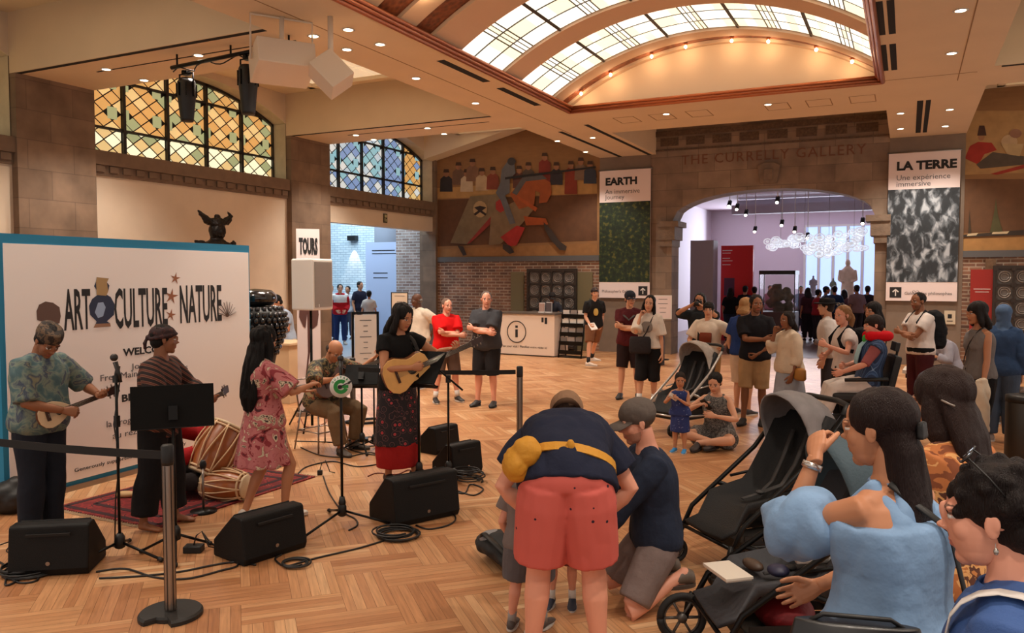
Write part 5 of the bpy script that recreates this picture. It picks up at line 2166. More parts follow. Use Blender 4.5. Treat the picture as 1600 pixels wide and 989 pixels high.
# ---------------------------------------------------------------- stage lighting bar and ceiling loudspeakers
A_, B_ = onD(268, 106, 11.6), onD(462, 66, 10.6)
zbar = 4.55
r = empty('lighting_bar', ((A_.x + B_.x) / 2, (A_.y + B_.y) / 2, ZB), 0, 'black ceiling lighting bar with cables along it', 'lighting bar')
inv = -r.location
P0, P1 = V((A_.x, A_.y, A_.z)) + inv, V((B_.x, B_.y, B_.z)) + inv
MB().cyl(P0, P1, .028, 10).build('pipe', BLACKM, r)
mb = MB()
for t in (.05, .5, .95):
    q = P0.lerp(P1, t)
    mb.tube([q, V((q.x, q.y, 0))], .014, 6)
mb.build('hanger', BLACKM, r)
mb = MB()
pts = []
for k in range(30):
    t = k / 29
    q = P0.lerp(P1, t)
    pts.append(q + V((.03 * math.sin(k * 1.7), .03 * math.cos(k * 1.3), -.05 + .045 * math.sin(k * .9))))
mb.tube(pts, .009, 5).build('cable', BLACK, r)


def stage_light(px, ytop, ybot, d, label):
    a, b = onD(px, ytop, d), onD(px, ybot, d)
    L_ = a.z - b.z
    r = empty('stage_light', a, 0, label, 'stage light', 'black stage lights hanging from the bar')
    MB().box((0, 0, -.02), (.10, .08, .06)).box((0, 0, -.005), (.04, .12, .03)).build('clamp', BLACKM, r)
    MB().tube([(-.13, 0, -.02 - L_ * .3), (-.13, 0, -.03), (.13, 0, -.03), (.13, 0, -.02 - L_ * .3)], .014, 6).build('yoke', BLACKM, r)
    MB().lathe([(.03, -L_ * .14), (.10, -L_ * .16), (.125, -L_ * .22), (.125, -L_ * .5), (.115, -L_ * .62), (.09, -L_ * .95), (.085, -L_), (.02, -L_)], 18).build('body', mat('lamp_black', (16, 15, 15), .45), r)
    mb = MB()
    for k in range(8):
        t = 2 * math.pi * k / 8
        mb.box((.125 * math.cos(t), .125 * math.sin(t), -L_ * .38), (.03, .012, L_ * .26), rz=t)
    mb.build('cooling_fins', BLACKM, r)


stage_light(291, 112, 190, 11.48, 'black stage light hanging at the left of the ceiling bar')
stage_light(387, 88, 179, 11.0, 'black stage light hanging nearer the white loudspeakers')
CSP = mat('ceiling_speaker', (224, 206, 184), .5)
p = onD(441, 98, 9.9)
r = empty('ceiling_loudspeaker', p, face_rot(p, 0) + .25, 'large white boxed loudspeaker hung under the ceiling beam', 'loudspeaker')
mb = MB()
T_ = Matrix.Rotation(R(14), 4, 'X')
mb.M = T_ @ Matrix.Scale(1.15, 4)
mb.add([(-.30, -.20, -.17), (.30, -.20, -.17), (.30, .22, -.12), (-.30, .22, -.12), (-.30, -.20, .13), (.30, -.20, .13), (.30, .22, .15), (-.30, .22, .15)], [(0, 3, 2, 1), (4, 5, 6, 7), (0, 1, 5, 4), (1, 2, 6, 5), (2, 3, 7, 6), (3, 0, 4, 7)])
mb.build('cabinet', CSP, r, bevel=.012)
mb = MB()
hz = ZB - p.z
mb.tube([(-.37, 0, 0), (-.37, 0, hz - .02), (.37, 0, hz - .02), (.37, 0, 0)], .016, 6).cyl((0, 0, .1), (0, 0, hz), .03, 10)
mb.build('bracket', CSP, r)
p = onD(517, 116, 9.9)
r = empty('ceiling_loudspeaker', p, face_rot(p, 0) + R(20), 'smaller white loudspeaker hung corner-down like a diamond', 'loudspeaker')
mb = MB()
mb.M = Matrix.Rotation(R(38), 4, 'Y') @ Matrix.Rotation(R(25), 4, 'X')
mb.box((0, 0, 0), (.34, .30, .42)).build('cabinet', CSP, r, bevel=.01)
MB().cyl((0, 0, .12), (0, 0, ZB - p.z), .035, 10).build('bracket', CSP, r)

# ---------------------------------------------------------------- the show backdrop
A_, B_ = G(8, 795), G(394, 690)
d_ = (B_ - A_)
BWd = d_.length
BA = math.atan2(d_.y, d_.x)
BH = 2.37
BRT = mat('backdrop_white', (240, 232, 228), .6)
r = empty('show_backdrop', (A_ + B_) / 2, BA, 'wide white backdrop with blue border reading ART CULTURE NATURE', 'backdrop')
BD = r
MB().b2((-BWd / 2, 0, .04), (BWd / 2, .22, BH)).build('body', mat('backdrop_blue', (24, 122, 160), .6), r)
face = MB().b2((-BWd / 2 + .05, -.006, .09), (BWd / 2 - .02, 0, BH - .085)).build('face', BRT, r)
MB().b2((-BWd / 2, -.02, 0), (BWd / 2, .26, .05)).build('base_rail', STEEL, r)


def bdpt(px, py):
    """backdrop plane position (u,z) seen at a pixel"""
    d = ray(px, py)
    n = V((-math.sin(BA), math.cos(BA), 0))
    o = V((0, 0, CH))
    t = (r0 - o).dot(n) / d.dot(n)
    q = o + d * t
    return (q - r0).dot(V((math.cos(BA), math.sin(BA), 0))), q.z


r0 = (A_ + B_) / 2
BF = -.008


def bdtext(txt, px0, px1, py, hpx, m, name, bold=0, narrow=None, size=None):
    u0, z0 = bdpt(px0, py)
    u1, _ = bdpt(px1, py)
    _, zt_ = bdpt(px0, py - hpx)
    size = (zt_ - z0) / .70
    o = text_mesh(txt, size, m, name, None, None, bold=bold * .5, ext=.001)
    w0 = max(v.co.x for v in o.data.vertices) - min(v.co.x for v in o.data.vertices)
    o.data.transform(Matrix.Diagonal(((u1 - u0) / w0, 1, 1, 1)))
    o.parent = r
    o.matrix_local = Matrix.Translation((u0, BF, z0)) @ I
    return o


bdtext('ART', 100, 142, 515, 63, INK, 'headline_art', bold=.02)
bdtext('CULTURE', 178, 261, 512, 61, INK, 'headline_culture', bold=.02)
bdtext('NATURE', 280, 345, 504, 58, INK, 'headline_nature', bold=.02)
bdtext('WELCOME', 192, 268, 556, 11, INK, 'welcome_line', bold=.006)
bdtext('Join us for', 205, 268, 577, 9, GREYINK, 'text_line')
bdtext('Free Main Floor Sundays', 155, 292, 596, 10, GREYINK, 'text_line')
bdtext('BIENVENUE', 189, 275, 628, 11, INK, 'welcome_line', bold=.006)
bdtext('Profitez de', 205, 268, 648, 9, GREYINK, 'text_line')
bdtext('la programmation gratuite', 165, 300, 668, 10, GREYINK, 'text_line')
bdtext('au rez-de-chaussee', 175, 285, 686, 10, GREYINK, 'text_line')
bdtext('Generously supported by The Schwartz Family', 115, 290, 738, 6, INK, 'text_line')


def bdpoly(pts, m, name, off=0.0, parent=None):
    q = [bdpt(*p) for p in pts]
    mb = MB()
    mb.add([(u, BF - .001 - off, z) for u, z in q], [tuple(range(len(q)))])
    return mb.build(name, m, parent or r, flip=False)


vz = bdpoly([(145, 512), (172, 510), (171, 505), (166, 502), (177, 492), (178, 475), (172, 464), (165, 460), (168, 455), (170, 446), (166, 441), (169, 435), (150, 433), (149, 440), (146, 447), (151, 455), (151, 461), (143, 467), (138, 478), (140, 492), (150, 502), (148, 508)], mat('vase_blue', (34, 44, 72), .5), 'printed_vase')
bdpoly([(150, 461), (149, 440), (150, 433), (169, 435), (166, 441), (168, 455), (165, 462)], mat('vase_tan', (170, 138, 92), .6), 'printed_vase_neck', .001, vz)
bdpoly([(147, 488), (152, 473), (160, 472), (164, 480), (160, 494), (152, 497)], mat('vase_pale', (150, 170, 200), .6), 'printed_vase_picture', .001, vz)
bdpoly([(145, 512), (172, 510), (171, 505), (148, 506)], mat('vase_foot', (150, 110, 84), .6), 'printed_vase_foot', .001, vz)
bdpoly([(57, 500), (56, 486), (60, 476), (70, 471), (82, 473), (92, 480), (94, 494), (92, 505), (82, 508)], mat('print_bust', (96, 70, 60), .6), 'printed_bust')
STF = mat('starfish', (150, 92, 60), .6)
for cx, cy, rr_ in ((273, 435, 10), (267, 463, 13), (266, 492, 10)):
    pts = []
    for k in range(10):
        q = rr_ if k % 2 == 0 else rr_ * .3
        t = R(80 + 36 * k)
        pts.append((cx + q * .85 * math.cos(t), cy - q * math.sin(t)))
    bdpoly(pts, STF, 'printed_starfish')
mb = MB()
for k in range(9):
    t = R(20 + k * 18)
    u0_, z0_ = bdpt(354, 495)
    u1_, z1_ = bdpt(354 + 15 * math.cos(t), 495 - 24 * math.sin(t))
    mb.tube([(u0_, BF - .002, z0_), ((u0_ + u1_) / 2 + .01, BF - .002, (z0_ + z1_) / 2), (u1_, BF - .002, z1_)], .004, 5)
mb.build('printed_twigs', mat('twig_print', (120, 104, 98), .7), r)
# ---------------------------------------------------------------- rug, drums
p1, p2, p3 = G(102, 790), G(229, 832), G(482, 749)
p4 = p1 + p3 - p2
c = (p1 + p3) / 2
ux, uy = (p3 - p2), (p1 - p2)
lx, ly = ux.length, uy.length
ra = math.atan2(ux.y, ux.x)
RUGM = Matrix.Translation((c.x, c.y, 0)) @ Matrix.Rotation(ra, 4, 'Z')
RUG = ramp_mat('rug_red', [(0, (104, 24, 26)), (.40, (128, 32, 32)), (.55, (58, 20, 28)), (.62, (142, 52, 40)), (.72, (112, 26, 28))], 'voronoi', 9, .95, stretch=(1, 1, 1))
r = empty('rug', (c.x, c.y, 0), ra, 'deep red patterned oriental rug under the drummer', 'rug')
MB().box((0, 0, .006), (lx, ly, .012)).build('pile', RUG, r)
mb = MB()
for k, col in enumerate((.06, .22)):
    for sx in (-1, 1):
        mb.box((sx * (lx / 2 - col), 0, .0125), (.05, ly - 2 * col, .003))
        mb.box((0, sx * (ly / 2 - col), .0125), (lx - 2 * col, .05, .003))
mb.build('border', mat('rug_dark', (48, 20, 26), .95), r)
mb = MB()
for sx in (-1, 1):
    for k in range(int(ly / .03)):
        y = -ly / 2 + .015 + k * .03
        mb.box((sx * (lx / 2 + .025), y, .004), (.06, .008, .004))
tag(mb.build('fringe', mat('rug_fringe', (190, 170, 140), .9), r), kind='stuff')

WOODD = mat('drum_wood', (150, 84, 40), .32, var=.22, vs=5, stretch=(1, 1, .2), coat=.4)
SKINM = mat('drum_skin', (210, 186, 150), .6)
ROPE = mat('drum_rope', (214, 180, 140), .7)


def drum(name, axis_a, axis_b, ra_, rm, rb, label, n=9):
    a, b = V(axis_a), V(axis_b)
    r = empty(name, (a.x, a.y, 0), 0, label, 'drum', None)
    off = V((a.x, a.y, 0))
    ax = (b - a)
    L_ = ax.length
    q = ax.to_track_quat('Z', 'Y').to_matrix().to_4x4()
    M = Matrix.Translation(a - off) @ q
    mb = MB()
    mb.M = M
    mb.lathe([(ra_, 0), (ra_ * 1.02, .02), (ra_ + (rm - ra_) * .7, L_ * .25), (rm, L_ * .5), (rb + (rm - rb) * .7, L_ * .75), (rb * 1.02, L_ - .02), (rb, L_)], 32).build('shell', WOODD, r)
    for z, rr in ((-.012, ra_), (L_ - .012, rb)):
        mb = MB()
        mb.M = M
        mb.lathe([(.001, z), (rr * 1.03, z), (rr * 1.08, z + .012), (rr * 1.03, z + .024), (.001, z + .024)], 32).build('drumhead', SKINM, r)
    mb = MB()
    mb.M = M
    pts = []

    def rad(t):
        return (ra_ + (rm - ra_) * math.sin(min(1, t * 2) * math.pi / 2)) if t < .5 else (rb + (rm - rb) * math.sin(min(1, (1 - t) * 2) * math.pi / 2))
    for k in range(n * 2 + 1):
        ta = math.pi * k / n
        t0, t1 = (0.01, .99) if k % 2 == 0 else (.99, .01)
        for s_ in range(7):
            t = t0 + (t1 - t0) * s_ / 6
            aa = ta + math.pi / n * s_ / 6
            R_ = rad(t) * 1.04 + .006
            pts.append((R_ * math.cos(aa), R_ * math.sin(aa), t * L_))
    mb.tube(pts, .007, 6).build('tension_rope', ROPE, r)
    mb = MB()
    mb.M = M
    for z in (.03, L_ - .03):
        R_ = rad(z / L_) * 1.05
        mb.tube([(R_ * math.cos(t), R_ * math.sin(t), z) for t in [2 * math.pi * q_ / 28 for q_ in range(29)]], .010, 6)
    mb.build('hoop', ROPE, r)
    return r


a, b = onD(320, 738, 7.25), onD(362, 684, 7.45)
drum('barrel_drum', (a.x, a.y, .21), (b.x, b.y, .60), .15, .205, .165, 'large tilted honey brown barrel drum laced with rope on the rug')
a, b = G(322, 778), G(385, 782)
drum('barrel_drum', (a.x, a.y, .125), (b.x, b.y, .125), .11, .145, .10, 'small brown barrel drum lying flat with its pale head forward')
p = G(140, 778)
p = G(197, 779)
tag(MB().ell((0, 0, .028), (.10, .04, .03), 12, 8).build('wooden_shaker', mat('pale_wood', (196, 160, 110), .6), loc=(p.x, p.y, .012), rz=.5), 'small pale wooden shaker lying on the rug', 'shaker')
p = G(318, 800)
r = empty('short_stand', p, 0, 'short chrome microphone stand in front of the small drum', 'microphone stand')
MB().lathe([(.11, 0), (.11, .015), (.02, .03)], 18).build('base', BLACKM, r)
MB().tube([(0, 0, .02), (0, 0, .30), (-.03, .03, .36)], .010, 8).build('pole', STEEL, r)
MB().ell((-.05, .05, .39), (.03, .03, .045), 10, 8).build('microphone', BLACK, r)

# ---------------------------------------------------------------- stage monitors
MONB = mat('monitor_black', (12, 11, 11), .6, bump=.25, bs=220, spec=.25)
MONG = mat('monitor_grille', (11, 11, 11), .8, bump=.4, bs=420)


def monitor(px, py, ang, label, w=.56, d=.40, h=.34):
    p = G(px, py)
    r = empty('stage_monitor', p, face_rot(p, ang), label, 'stage monitor', None)
    # local +y = low back edge side that faces the viewer at ang 0; grille slopes the other way
    prof = [(.00, 0), (d * .95, 0), (d, .05), (d * .90, h * .97), (d * .84, h), (d * .60, h), (0.0, .12)]
    mb = MB()
    T_ = Matrix.Rotation(R(90), 4, 'Z') @ Matrix.Translation((-d / 2, -w / 2, 0))
    mb.prism(prof, w, T_)
    mb.build('cabinet', MONB, r, bevel=.012)
    g_ = MB()
    a, b = V((.01, 0, .125)), V((d * .60 - .01, 0, h - .005))
    n = V((-(b.z - a.z), 0, b.x - a.x)).normalized()
    g_.M = T_
    q = [a, b]
    w0, w1 = .03, w - .03
    vs = [V((v_.x, y_, v_.z)) + n * o_ for o_ in (.001, .010) for v_, y_ in ((a, w0), (b, w0), (b, w1), (a, w1))]
    g_.add(vs, [(3, 2, 1, 0), (4, 5, 6, 7), (0, 1, 5, 4), (1, 2, 6, 5), (2, 3, 7, 6), (3, 0, 4, 7)])
    g_.build('grille', MONG, r)
    mb = MB()
    mb.M = T_
    mb.box((d * .955, w / 2, h * .82), (.012, w * .55, .016))
    mb.build('handle_slot', SLOT, r)
    mb = MB()
    mb.M = T_
    mb.add([(d * 1.0, w * .5 + .014 * math.cos(t), .09 + .014 * math.sin(t)) for t in [2 * math.pi * k / 12 for k in range(12)]], [tuple(range(12))])
    mb.build('socket', STEEL, r, flip=False)
    return r


monitor(92, 886, -20, 'black wedge stage monitor at the lower left before the man with a small guitar', .50, .38, .34)
monitor(408, 862, 34, 'black wedge stage monitor behind the dancing woman, left of the green disc stand', .52, .40, .33)
monitor(648, 806, 32, 'largest black wedge stage monitor in the middle of the floor', .62, .44, .38)
monitor(684, 704, 48, 'small black wedge stage monitor beside the green bottle', .40, .34, .30)
monitor(715, 738, 42, 'small black wedge stage monitor among the cables near the boom stand', .40, .34, .32)
p = G(650, 722)
GB_ = mat('green_plastic', (90, 150, 50), .3, var=.3, vs=20)
r = empty('green_bottle', p, 0, 'green drinks bottle standing behind the guitarist in the long skirt', 'bottle')
MB().lathe([(.045, 0), (.05, .02), (.05, .17), (.04, .21), (.018, .24), (.018, .26)], 18).build('bottle', GB_, r)
MB().lathe([(.02, .26), (.02, .285)], 12).build('cap', mat('cap_green', (40, 90, 40), .4), r)

# ---------------------------------------------------------------- stands
def tripod(r, rad, hub, n=3, a0=.3, hi=.02):
    MB().lathe([(.018, hub - .05), (.035, hub - .04), (.035, hub + .03), (.02, hub + .06)], 14).build('hub', BLACK, r)
    for k in range(n):
        t = 2 * math.pi * k / n + a0
        l_ = MB().tube([(0, 0, hub), (rad * math.cos(t), rad * math.sin(t), hi)], .010, 8).build('leg', BLACKM, r)
        MB().tube([(rad * .93 * math.cos(t), rad * .93 * math.sin(t), hi + .005), (rad * 1.03 * math.cos(t), rad * 1.03 * math.sin(t), hi - .003)], .016, 8).build('rubber_foot', BLACK, l_)


def mic_head(mb, p, d):
    d = V(d).normalized()
    p = V(p)
    mb.tube([p - d * .17, p - d * .02], [.011, .018], 10)
    mb.ell(p + d * .012, (.027, .027, .027), 12, 8)


p = G(188, 872)
r = empty('microphone_stand', p, 0, 'black microphone stand before the man in the teal shirt', 'microphone stand')
tripod(r, .34, .12, a0=.2)
MB().cyl((0, 0, .1), (0, 0, 1.30), .010, 8).build('pole', BLACKM, r)
mb = MB()
mb.box((0, 0, .98), (.03, .03, .08)).box((0, 0, 1.28), (.035, .03, .05))
mb.build('clutch', BLACK, r)
MB().tube([(0, 0, 1.28), (0, .02, 1.37)], .016, 8).build('microphone_clip', BLACK, r)
mb = MB()
mic_head(mb, (-.01, .0, 1.42), (-.2, -.1, .9))
mb.build('microphone', mat('mic_mesh', (60, 58, 58), .4, .7), r)
mb = MB()
mb.tube([(.01, .02, 1.25), (-.06, .02, .95), (-.02, .03, .7), (-.10, .05, .4), (-.12, .05, .05), (-.3, .1, .01)], .005, 6).build('cable', BLACK, r)

p = G(535, 822)
r = empty('microphone_stand', p, 0, 'black microphone stand carrying a round white disc with a green letter G', 'microphone stand')
rz_ = face_rot(p, 0)
tripod(r, .42, .13, a0=math.radians(25) + rz_ + .35)
MB().cyl((0, 0, .1), (0, 0, 1.28), .011, 8).build('pole', BLACKM, r)
MB().lathe([(.024, .16), (.03, .19), (.02, .24)], 12).build('clutch', BLACK, r)
RZ = Matrix.Rotation(rz_, 4, 'Z')
mb = MB()
mb.M = RZ
mb.tube([(0, 0, 1.26), (0.0, -.25, 1.33)], .009, 8).build('boom', BLACKM, r)
mb = MB()
mb.M = RZ
mic_head(mb, (0.0, -.10, 1.33), (0, -.5, .6))
mb.build('microphone', mat('mic_mesh', (60, 58, 58)), r)
mb = MB()
mb.M = RZ @ Matrix.Translation((0, .03, 1.13))
GR = mat('sign_green', (30, 140, 60), .5)
mb.tube([(0, 0, 0), (0, .006, 0)], .088, 40)
dsc = mb.build('disc', WHITE, r)
mb = MB()
mb.M = RZ @ Matrix.Translation((0, .038, 1.13))
pts = []
for k in range(23):
    t = R(50 + 290 * k / 22)
    pts.append(t)
vs = [(-.058 * math.cos(t) * 1, 0, .058 * math.sin(t)) for t in pts] + [(-.030 * math.cos(t), 0, .030 * math.sin(t)) for t in pts]
# letter G, read by the viewer
vs = [(-x, y, z) for x, y, z in vs]
vs = [(-x, y, z) for x, y, z in vs]
n = len(pts)
vs2 = [(-.058 * math.cos(t), 0, .058 * math.sin(t)) for t in pts] + [(-.028 * math.cos(t), 0, .028 * math.sin(t)) for t in pts]
mb.add(vs2, [(i, i + 1, n + i + 1, n + i) for i in range(n - 1)])
mb.add([(-.058, 0, -.012), (0, 0, -.012), (0, 0, .012), (-.058, 0, .012)], [(0, 1, 2, 3)])
mb.build('green_letter', GR, dsc, flip=False)
mb = MB()
mb.M = RZ @ Matrix.Translation((0, .040, 1.13))
mb.tube([(.01, 0, 0), (-.07, 0, .035)], .004, 6).ell((.008, 0, -.002), (.018, .003, .018), 12, 6).tube([(-.058, 0, .022), (-.082, 0, .046)], .007, 6)
mb.build('small_guitar_emblem', INK, dsc)
txm = RZ @ Matrix.Translation((0, .037, 1.13))
for k, ch in enumerate('GUITARS'):
    t = R(150 - k * 20)
    text_mesh(ch, .022, GR, 'ring_letter', dsc, txm @ Matrix.Rotation(math.pi, 4, 'Z') @ Matrix.Translation((.066 * math.cos(t), 0, .066 * math.sin(t))) @ Matrix.Rotation(t - math.pi / 2, 4, 'Y').inverted() @ I, ext=.0008, align='CENTER', bold=.0008)


def music_stand(p, ang, h, tilt, label, w=.50, hh=.34, rad=.28, a0=.5, shelf=True):
    rz_ = face_rot(p, ang)
    r = empty('music_stand', p, rz_, label, 'music stand')
    tripod(r, rad, .16, a0=a0)
    MB().cyl((0, 0, .12), (0, 0, h - .04), .012, 8).build('pole', BLACKM, r)
    T_ = Matrix.Translation((0, 0, h)) @ Matrix.Rotation(R(-tilt), 4, 'X')
    mb = MB()
    mb.M = T_
    mb.box((0, 0, hh / 2 - .10), (w, .012, hh))
    mb.build('desk', mat('stand_black', (12, 12, 12), .75, spec=.2), r, bevel=.003)
    mb = MB()
    mb.M = T_
    mb.box((0, .035, -.10), (w, .07, .012)).box((0, .07, -.09), (w, .006, .03))
    mb.build('lip', BLACKM, r)
    mb = MB()
    mb.M = T_
    mb.box((0, -.02, 0), (.06, .04, .10))
    mb.build('bracket', BLACKM, r)
    return r


music_stand(G(275, 868), 180, 1.03, 12, 'black music stand in front of the man in the striped jacket', .55, .30, .27, 2.6)
music_stand(G(655, 757), 145, 1.07, 38, 'black tilted music stand in front of the guitarist in the long skirt', .44, .36, .26, .4)
music_stand(G(566, 706), 170, .86, 38, 'low black music stand in front of the seated guitarist', .38, .26, .25, .9)
p = G(701, 752)
r = empty('boom_microphone_stand', p, face_rot(p, 0), 'black boom microphone stand angled towards the standing guitarist', 'microphone stand')
tripod(r, .30, .14, a0=.9)
MB().cyl((0, 0, .1), (0, 0, 1.0), .011, 8).build('pole', BLACKM, r)
MB().tube([(.42, .0, 1.38), (-.14, .05, .90)], .010, 8).build('boom', BLACKM, r)
MB().box((0, .02, 1.01), (.05, .05, .07)).build('clutch', BLACK, r)
mb = MB()
mic_head(mb, (.46, 0, 1.42), (.8, 0, .5))
mb.build('microphone', mat('mic_mesh', (60, 58, 58)), r)
p = G(585, 700)
r = empty('boom_microphone_stand', p, face_rot(p, 0), 'low black boom stand on the floor between the two guitarists', 'microphone stand')
tripod(r, .28, .10, a0=.3)
MB().cyl((0, 0, .1), (0, 0, .75), .010, 8).build('pole', BLACKM, r)
MB().tube([(-.12, 0, .68), (.40, .05, .98)], .009, 8).build('boom', BLACKM, r)

# ---------------------------------------------------------------- belt barriers
def stanchion(px, py, h, label, base='kidney'):
    p = G(px, py)
    r = empty('belt_stanchion', p, face_rot(p, 0), label, 'barrier post')
    MB().lathe([(.03, .03), (.031, .05), (.031, h - .12), (.030, h - .10)], 24).build('post', STEEL, r)
    mb = MB()
    for k in range(6):
        t = 2 * math.pi * k / 6
        mb.box((.031 * math.cos(t), .031 * math.sin(t), h * .46), (.005, .005, h * .84), rz=t)
    mb.build('groove_strip', DSTEEL, r)
    MB().lathe([(.034, h - .12), (.036, h - .10), (.036, h - .01), (.028, h)], 20).build('belt_head', BLACK, r)
    if base == 'kidney':
        pts = []
        for k in range(40):
            t = 2 * math.pi * k / 40
            q = .18 + .0 * math.cos(t)
            if abs(math.atan2(math.sin(t - R(62)), math.cos(t - R(62)))) < .42:
                q = .115
            pts.append((q * math.cos(t), q * math.sin(t)))
        mb = MB()
        rs = [[V((x * k_, y * k_, z)) for x, y in pts] for z, k_ in ((0, 1), (.022, 1), (.034, .94), (.036, .5))]
        mb.rings(rs, sm=False)
        mb.build('base', mat('rubber_black', (26, 25, 24), .55), r)
    else:
        MB().box((-.05, 0, .02), (.26, .12, .04)).build('base', BLACKM, r, bevel=.008)
    return r, p


def belt(p, q, z, label, sag=.02, h=.05):
    p, q = V((p[0], p[1], z)), V((q[0], q[1], z))
    mb = MB()
    n = 14
    d = (q - p).normalized()
    s_ = d.cross(V((0, 0, 1))) * .0015
    rs = []
    for i in range(n + 1):
        t = i / n
        c = p.lerp(q, t) - p - V((0, 0, sag * 4 * t * (1 - t)))
        rs.append([c + s_ + V((0, 0, h / 2)), c - s_ + V((0, 0, h / 2)), c - s_ - V((0, 0, h / 2)), c + s_ - V((0, 0, h / 2))])
    mb.rings(rs, sm=False)
    o = mb.build('barrier_belt', mat('belt_black', (12, 12, 12), .7), loc=p)
    tag(o, label, 'barrier belt')


_, s1 = stanchion(267, 962, 1.02, 'steel belt post with a black kidney base at the lower left front')
_, s2 = stanchion(812, 716, 1.02, 'steel belt post standing alone behind the bending man', 'flat')
dv = (onZ(-120, 677, .95) - s1)
q_ = V((onZ(-120, 677, .95).x, onZ(-120, 677, .95).y, 0))
dirn = (q_ - V((s1.x, s1.y, 0))).normalized()
belt(s1 + dirn * .045, q_, .955, 'black barrier belt crossing in front of the man in the teal shirt')
e2 = onZ(560, 577, .955)
e2 = V((e2.x, e2.y, 0))
d2 = (e2 - s2).normalized()
belt(s2 + d2 * .045, e2, .955, 'black barrier belt running behind the standing guitarist')
stanchion(552, 690, 1.02, 'dark belt post half hidden behind the seated guitarist', 'flat')[0]

# ---------------------------------------------------------------- floor cables
CABM = mat('cable_black', (16, 15, 15), .5)


def cable(pix, label, r_=.007, wob=0.0, cat='cable', group=None, m=None):
    P_ = [G(*q) for q in pix]
    pts = []
    for i in range(len(P_) - 1):
        p0, p1, p2_, p3_ = P_[max(0, i - 1)], P_[i], P_[i + 1], P_[min(len(P_) - 1, i + 2)]
        for k in range(6):
            t = k / 6
            q = .5 * ((2 * p1) + (p2_ - p0) * t + (2 * p0 - 5 * p1 + 4 * p2_ - p3_) * t * t + (3 * p1 - p0 - 3 * p2_ + p3_) * t ** 3)
            pts.append(V((q.x, q.y, r_)))
    pts.append(V((P_[-1].x, P_[-1].y, r_)))
    o0 = pts[0].copy()
    o0.z = 0
    mb = MB().tube([q - o0 for q in pts], r_, 6)
    o = mb.build('floor_cable', m or CABM, loc=o0)
    return tag(o, label, cat, group)


def coil(px, py, rx, n, label, seed=1, h=.012, rr=.007):
    p = G(px, py)
    rnd = random.Random(seed)
    pts = []
    for k in range(n * 20):
        t = 2 * math.pi * k / 20
        q = rx * (1 + .12 * math.sin(t * .37 + seed) + rnd.uniform(-.01, .01))
        pts.append((q * math.cos(t) + .03 * math.sin(t * .13), q * math.sin(t) * .95, rr + h * (k / (n * 20)) * n * .5))
    o = MB().tube(pts, rr, 6).build('cable_coil', CABM, loc=p)
    return tag(o, label, 'cable')


coil(620, 838, .15, 7, 'neat coil of black cable under the largest stage monitor', 1)
coil(732, 752, .13, 5, 'loose black cable coil beside the rearmost stage monitors', 2, .05)
coil(44, 893, .16, 6, 'tangle of black cable at the left end of the lower left monitor', 5)
coil(458, 882, .09, 3, 'small loops of black cable right of the dancing woman\'s monitor', 3)
cable([(600, 846), (560, 858), (500, 872), (470, 880), (445, 886), (430, 875), (440, 868)], 'long black cable running from the coil to the front left monitor')
cable([(155, 905), (215, 902), (280, 895), (330, 885), (365, 880), (400, 884)], 'black cable running behind the front steel post')
cable([(150, 895), (195, 890), (240, 903), (290, 906), (345, 893), (372, 883), (350, 860), (330, 850), (318, 835)], 'black cable looping to the small black box')
cable([(0, 880), (12, 888), (30, 905), (8, 915), (25, 880), (60, 905), (30, 912), (5, 895), (45, 900)], 'black cable tangle at the left edge of the picture')
cable([(0, 852), (25, 845), (10, 862), (40, 868), (60, 858)], 'thin grey cable by the man in teal\'s feet', .004)
cable([(505, 745), (515, 772), (535, 800), (555, 812), (558, 822), (545, 830)], 'thin black cable curling at the green disc stand')
cable([(470, 700), (500, 712), (540, 715), (580, 708), (600, 722), (560, 730), (520, 722), (480, 730), (465, 742)], 'black cable snaking before the seated guitarist')
cable([(460, 690), (520, 692), (570, 698), (600, 694), (590, 684), (560, 686), (540, 700), (590, 712), (620, 700)], 'black cable snaking between the two guitarists')
cable([(575, 745), (590, 740), (620, 742), (640, 735), (655, 748)], 'reddish cable by the standing guitarist\'s sandals', .006, m=mat('cable_red', (110, 40, 30), .5))
cable([(690, 790), (705, 800), (712, 812), (700, 822), (670, 828), (650, 822)], 'black cable bent around the right end of the largest monitor')
cable([(715, 768), (740, 775), (755, 765), (735, 758), (725, 772), (700, 765), (690, 755)], 'black cable tangle by the boom stand feet')
cable([(470, 655), (480, 668), (510, 660), (500, 645), (475, 640), (465, 660)], 'reddish cable under the seated guitarist\'s chair', .006, m=mat('cable_red', (110, 40, 30)))
for px, py, w_, lb in ((303, 862, .13, 'small black junction box on the floor near the front steel post'), (500, 742, .05, 'small black cable connector on the floor before the rug corner'), (672, 752, .10, 'small black power adapter beside the rear monitors')):
    p = G(px, py)
    r = empty('junction_box', p, .5, lb, 'box')
    MB().box((0, 0, .025), (w_, w_ * .7, .05)).build('case', BLACK, r, bevel=.006)
    MB().tube([(0, 0, .05), (.02, 0, .12), (.05, .03, .14), (.09, .05, .02), (.14, .06, .005)], .005, 6).build('cable', BLACK, r)
p = G(14, 800)
r = empty('soft_bag', p, .3, 'black soft bag slumped at the left edge behind the backdrop corner', 'bag')
mb = MB().ell((0, 0, .13), (.20, .14, .14), 16, 10).ell((.05, .02, .2), (.10, .09, .10), 12, 8)
v, f, n_ = remesh(mb.v, mb.f, .015, 2)
fast_mesh('bag_body', [(displace(v, n_, .02, 7, 3), f)], BLACK).parent = r
p = G(20, 838)
p = G(10, 815)

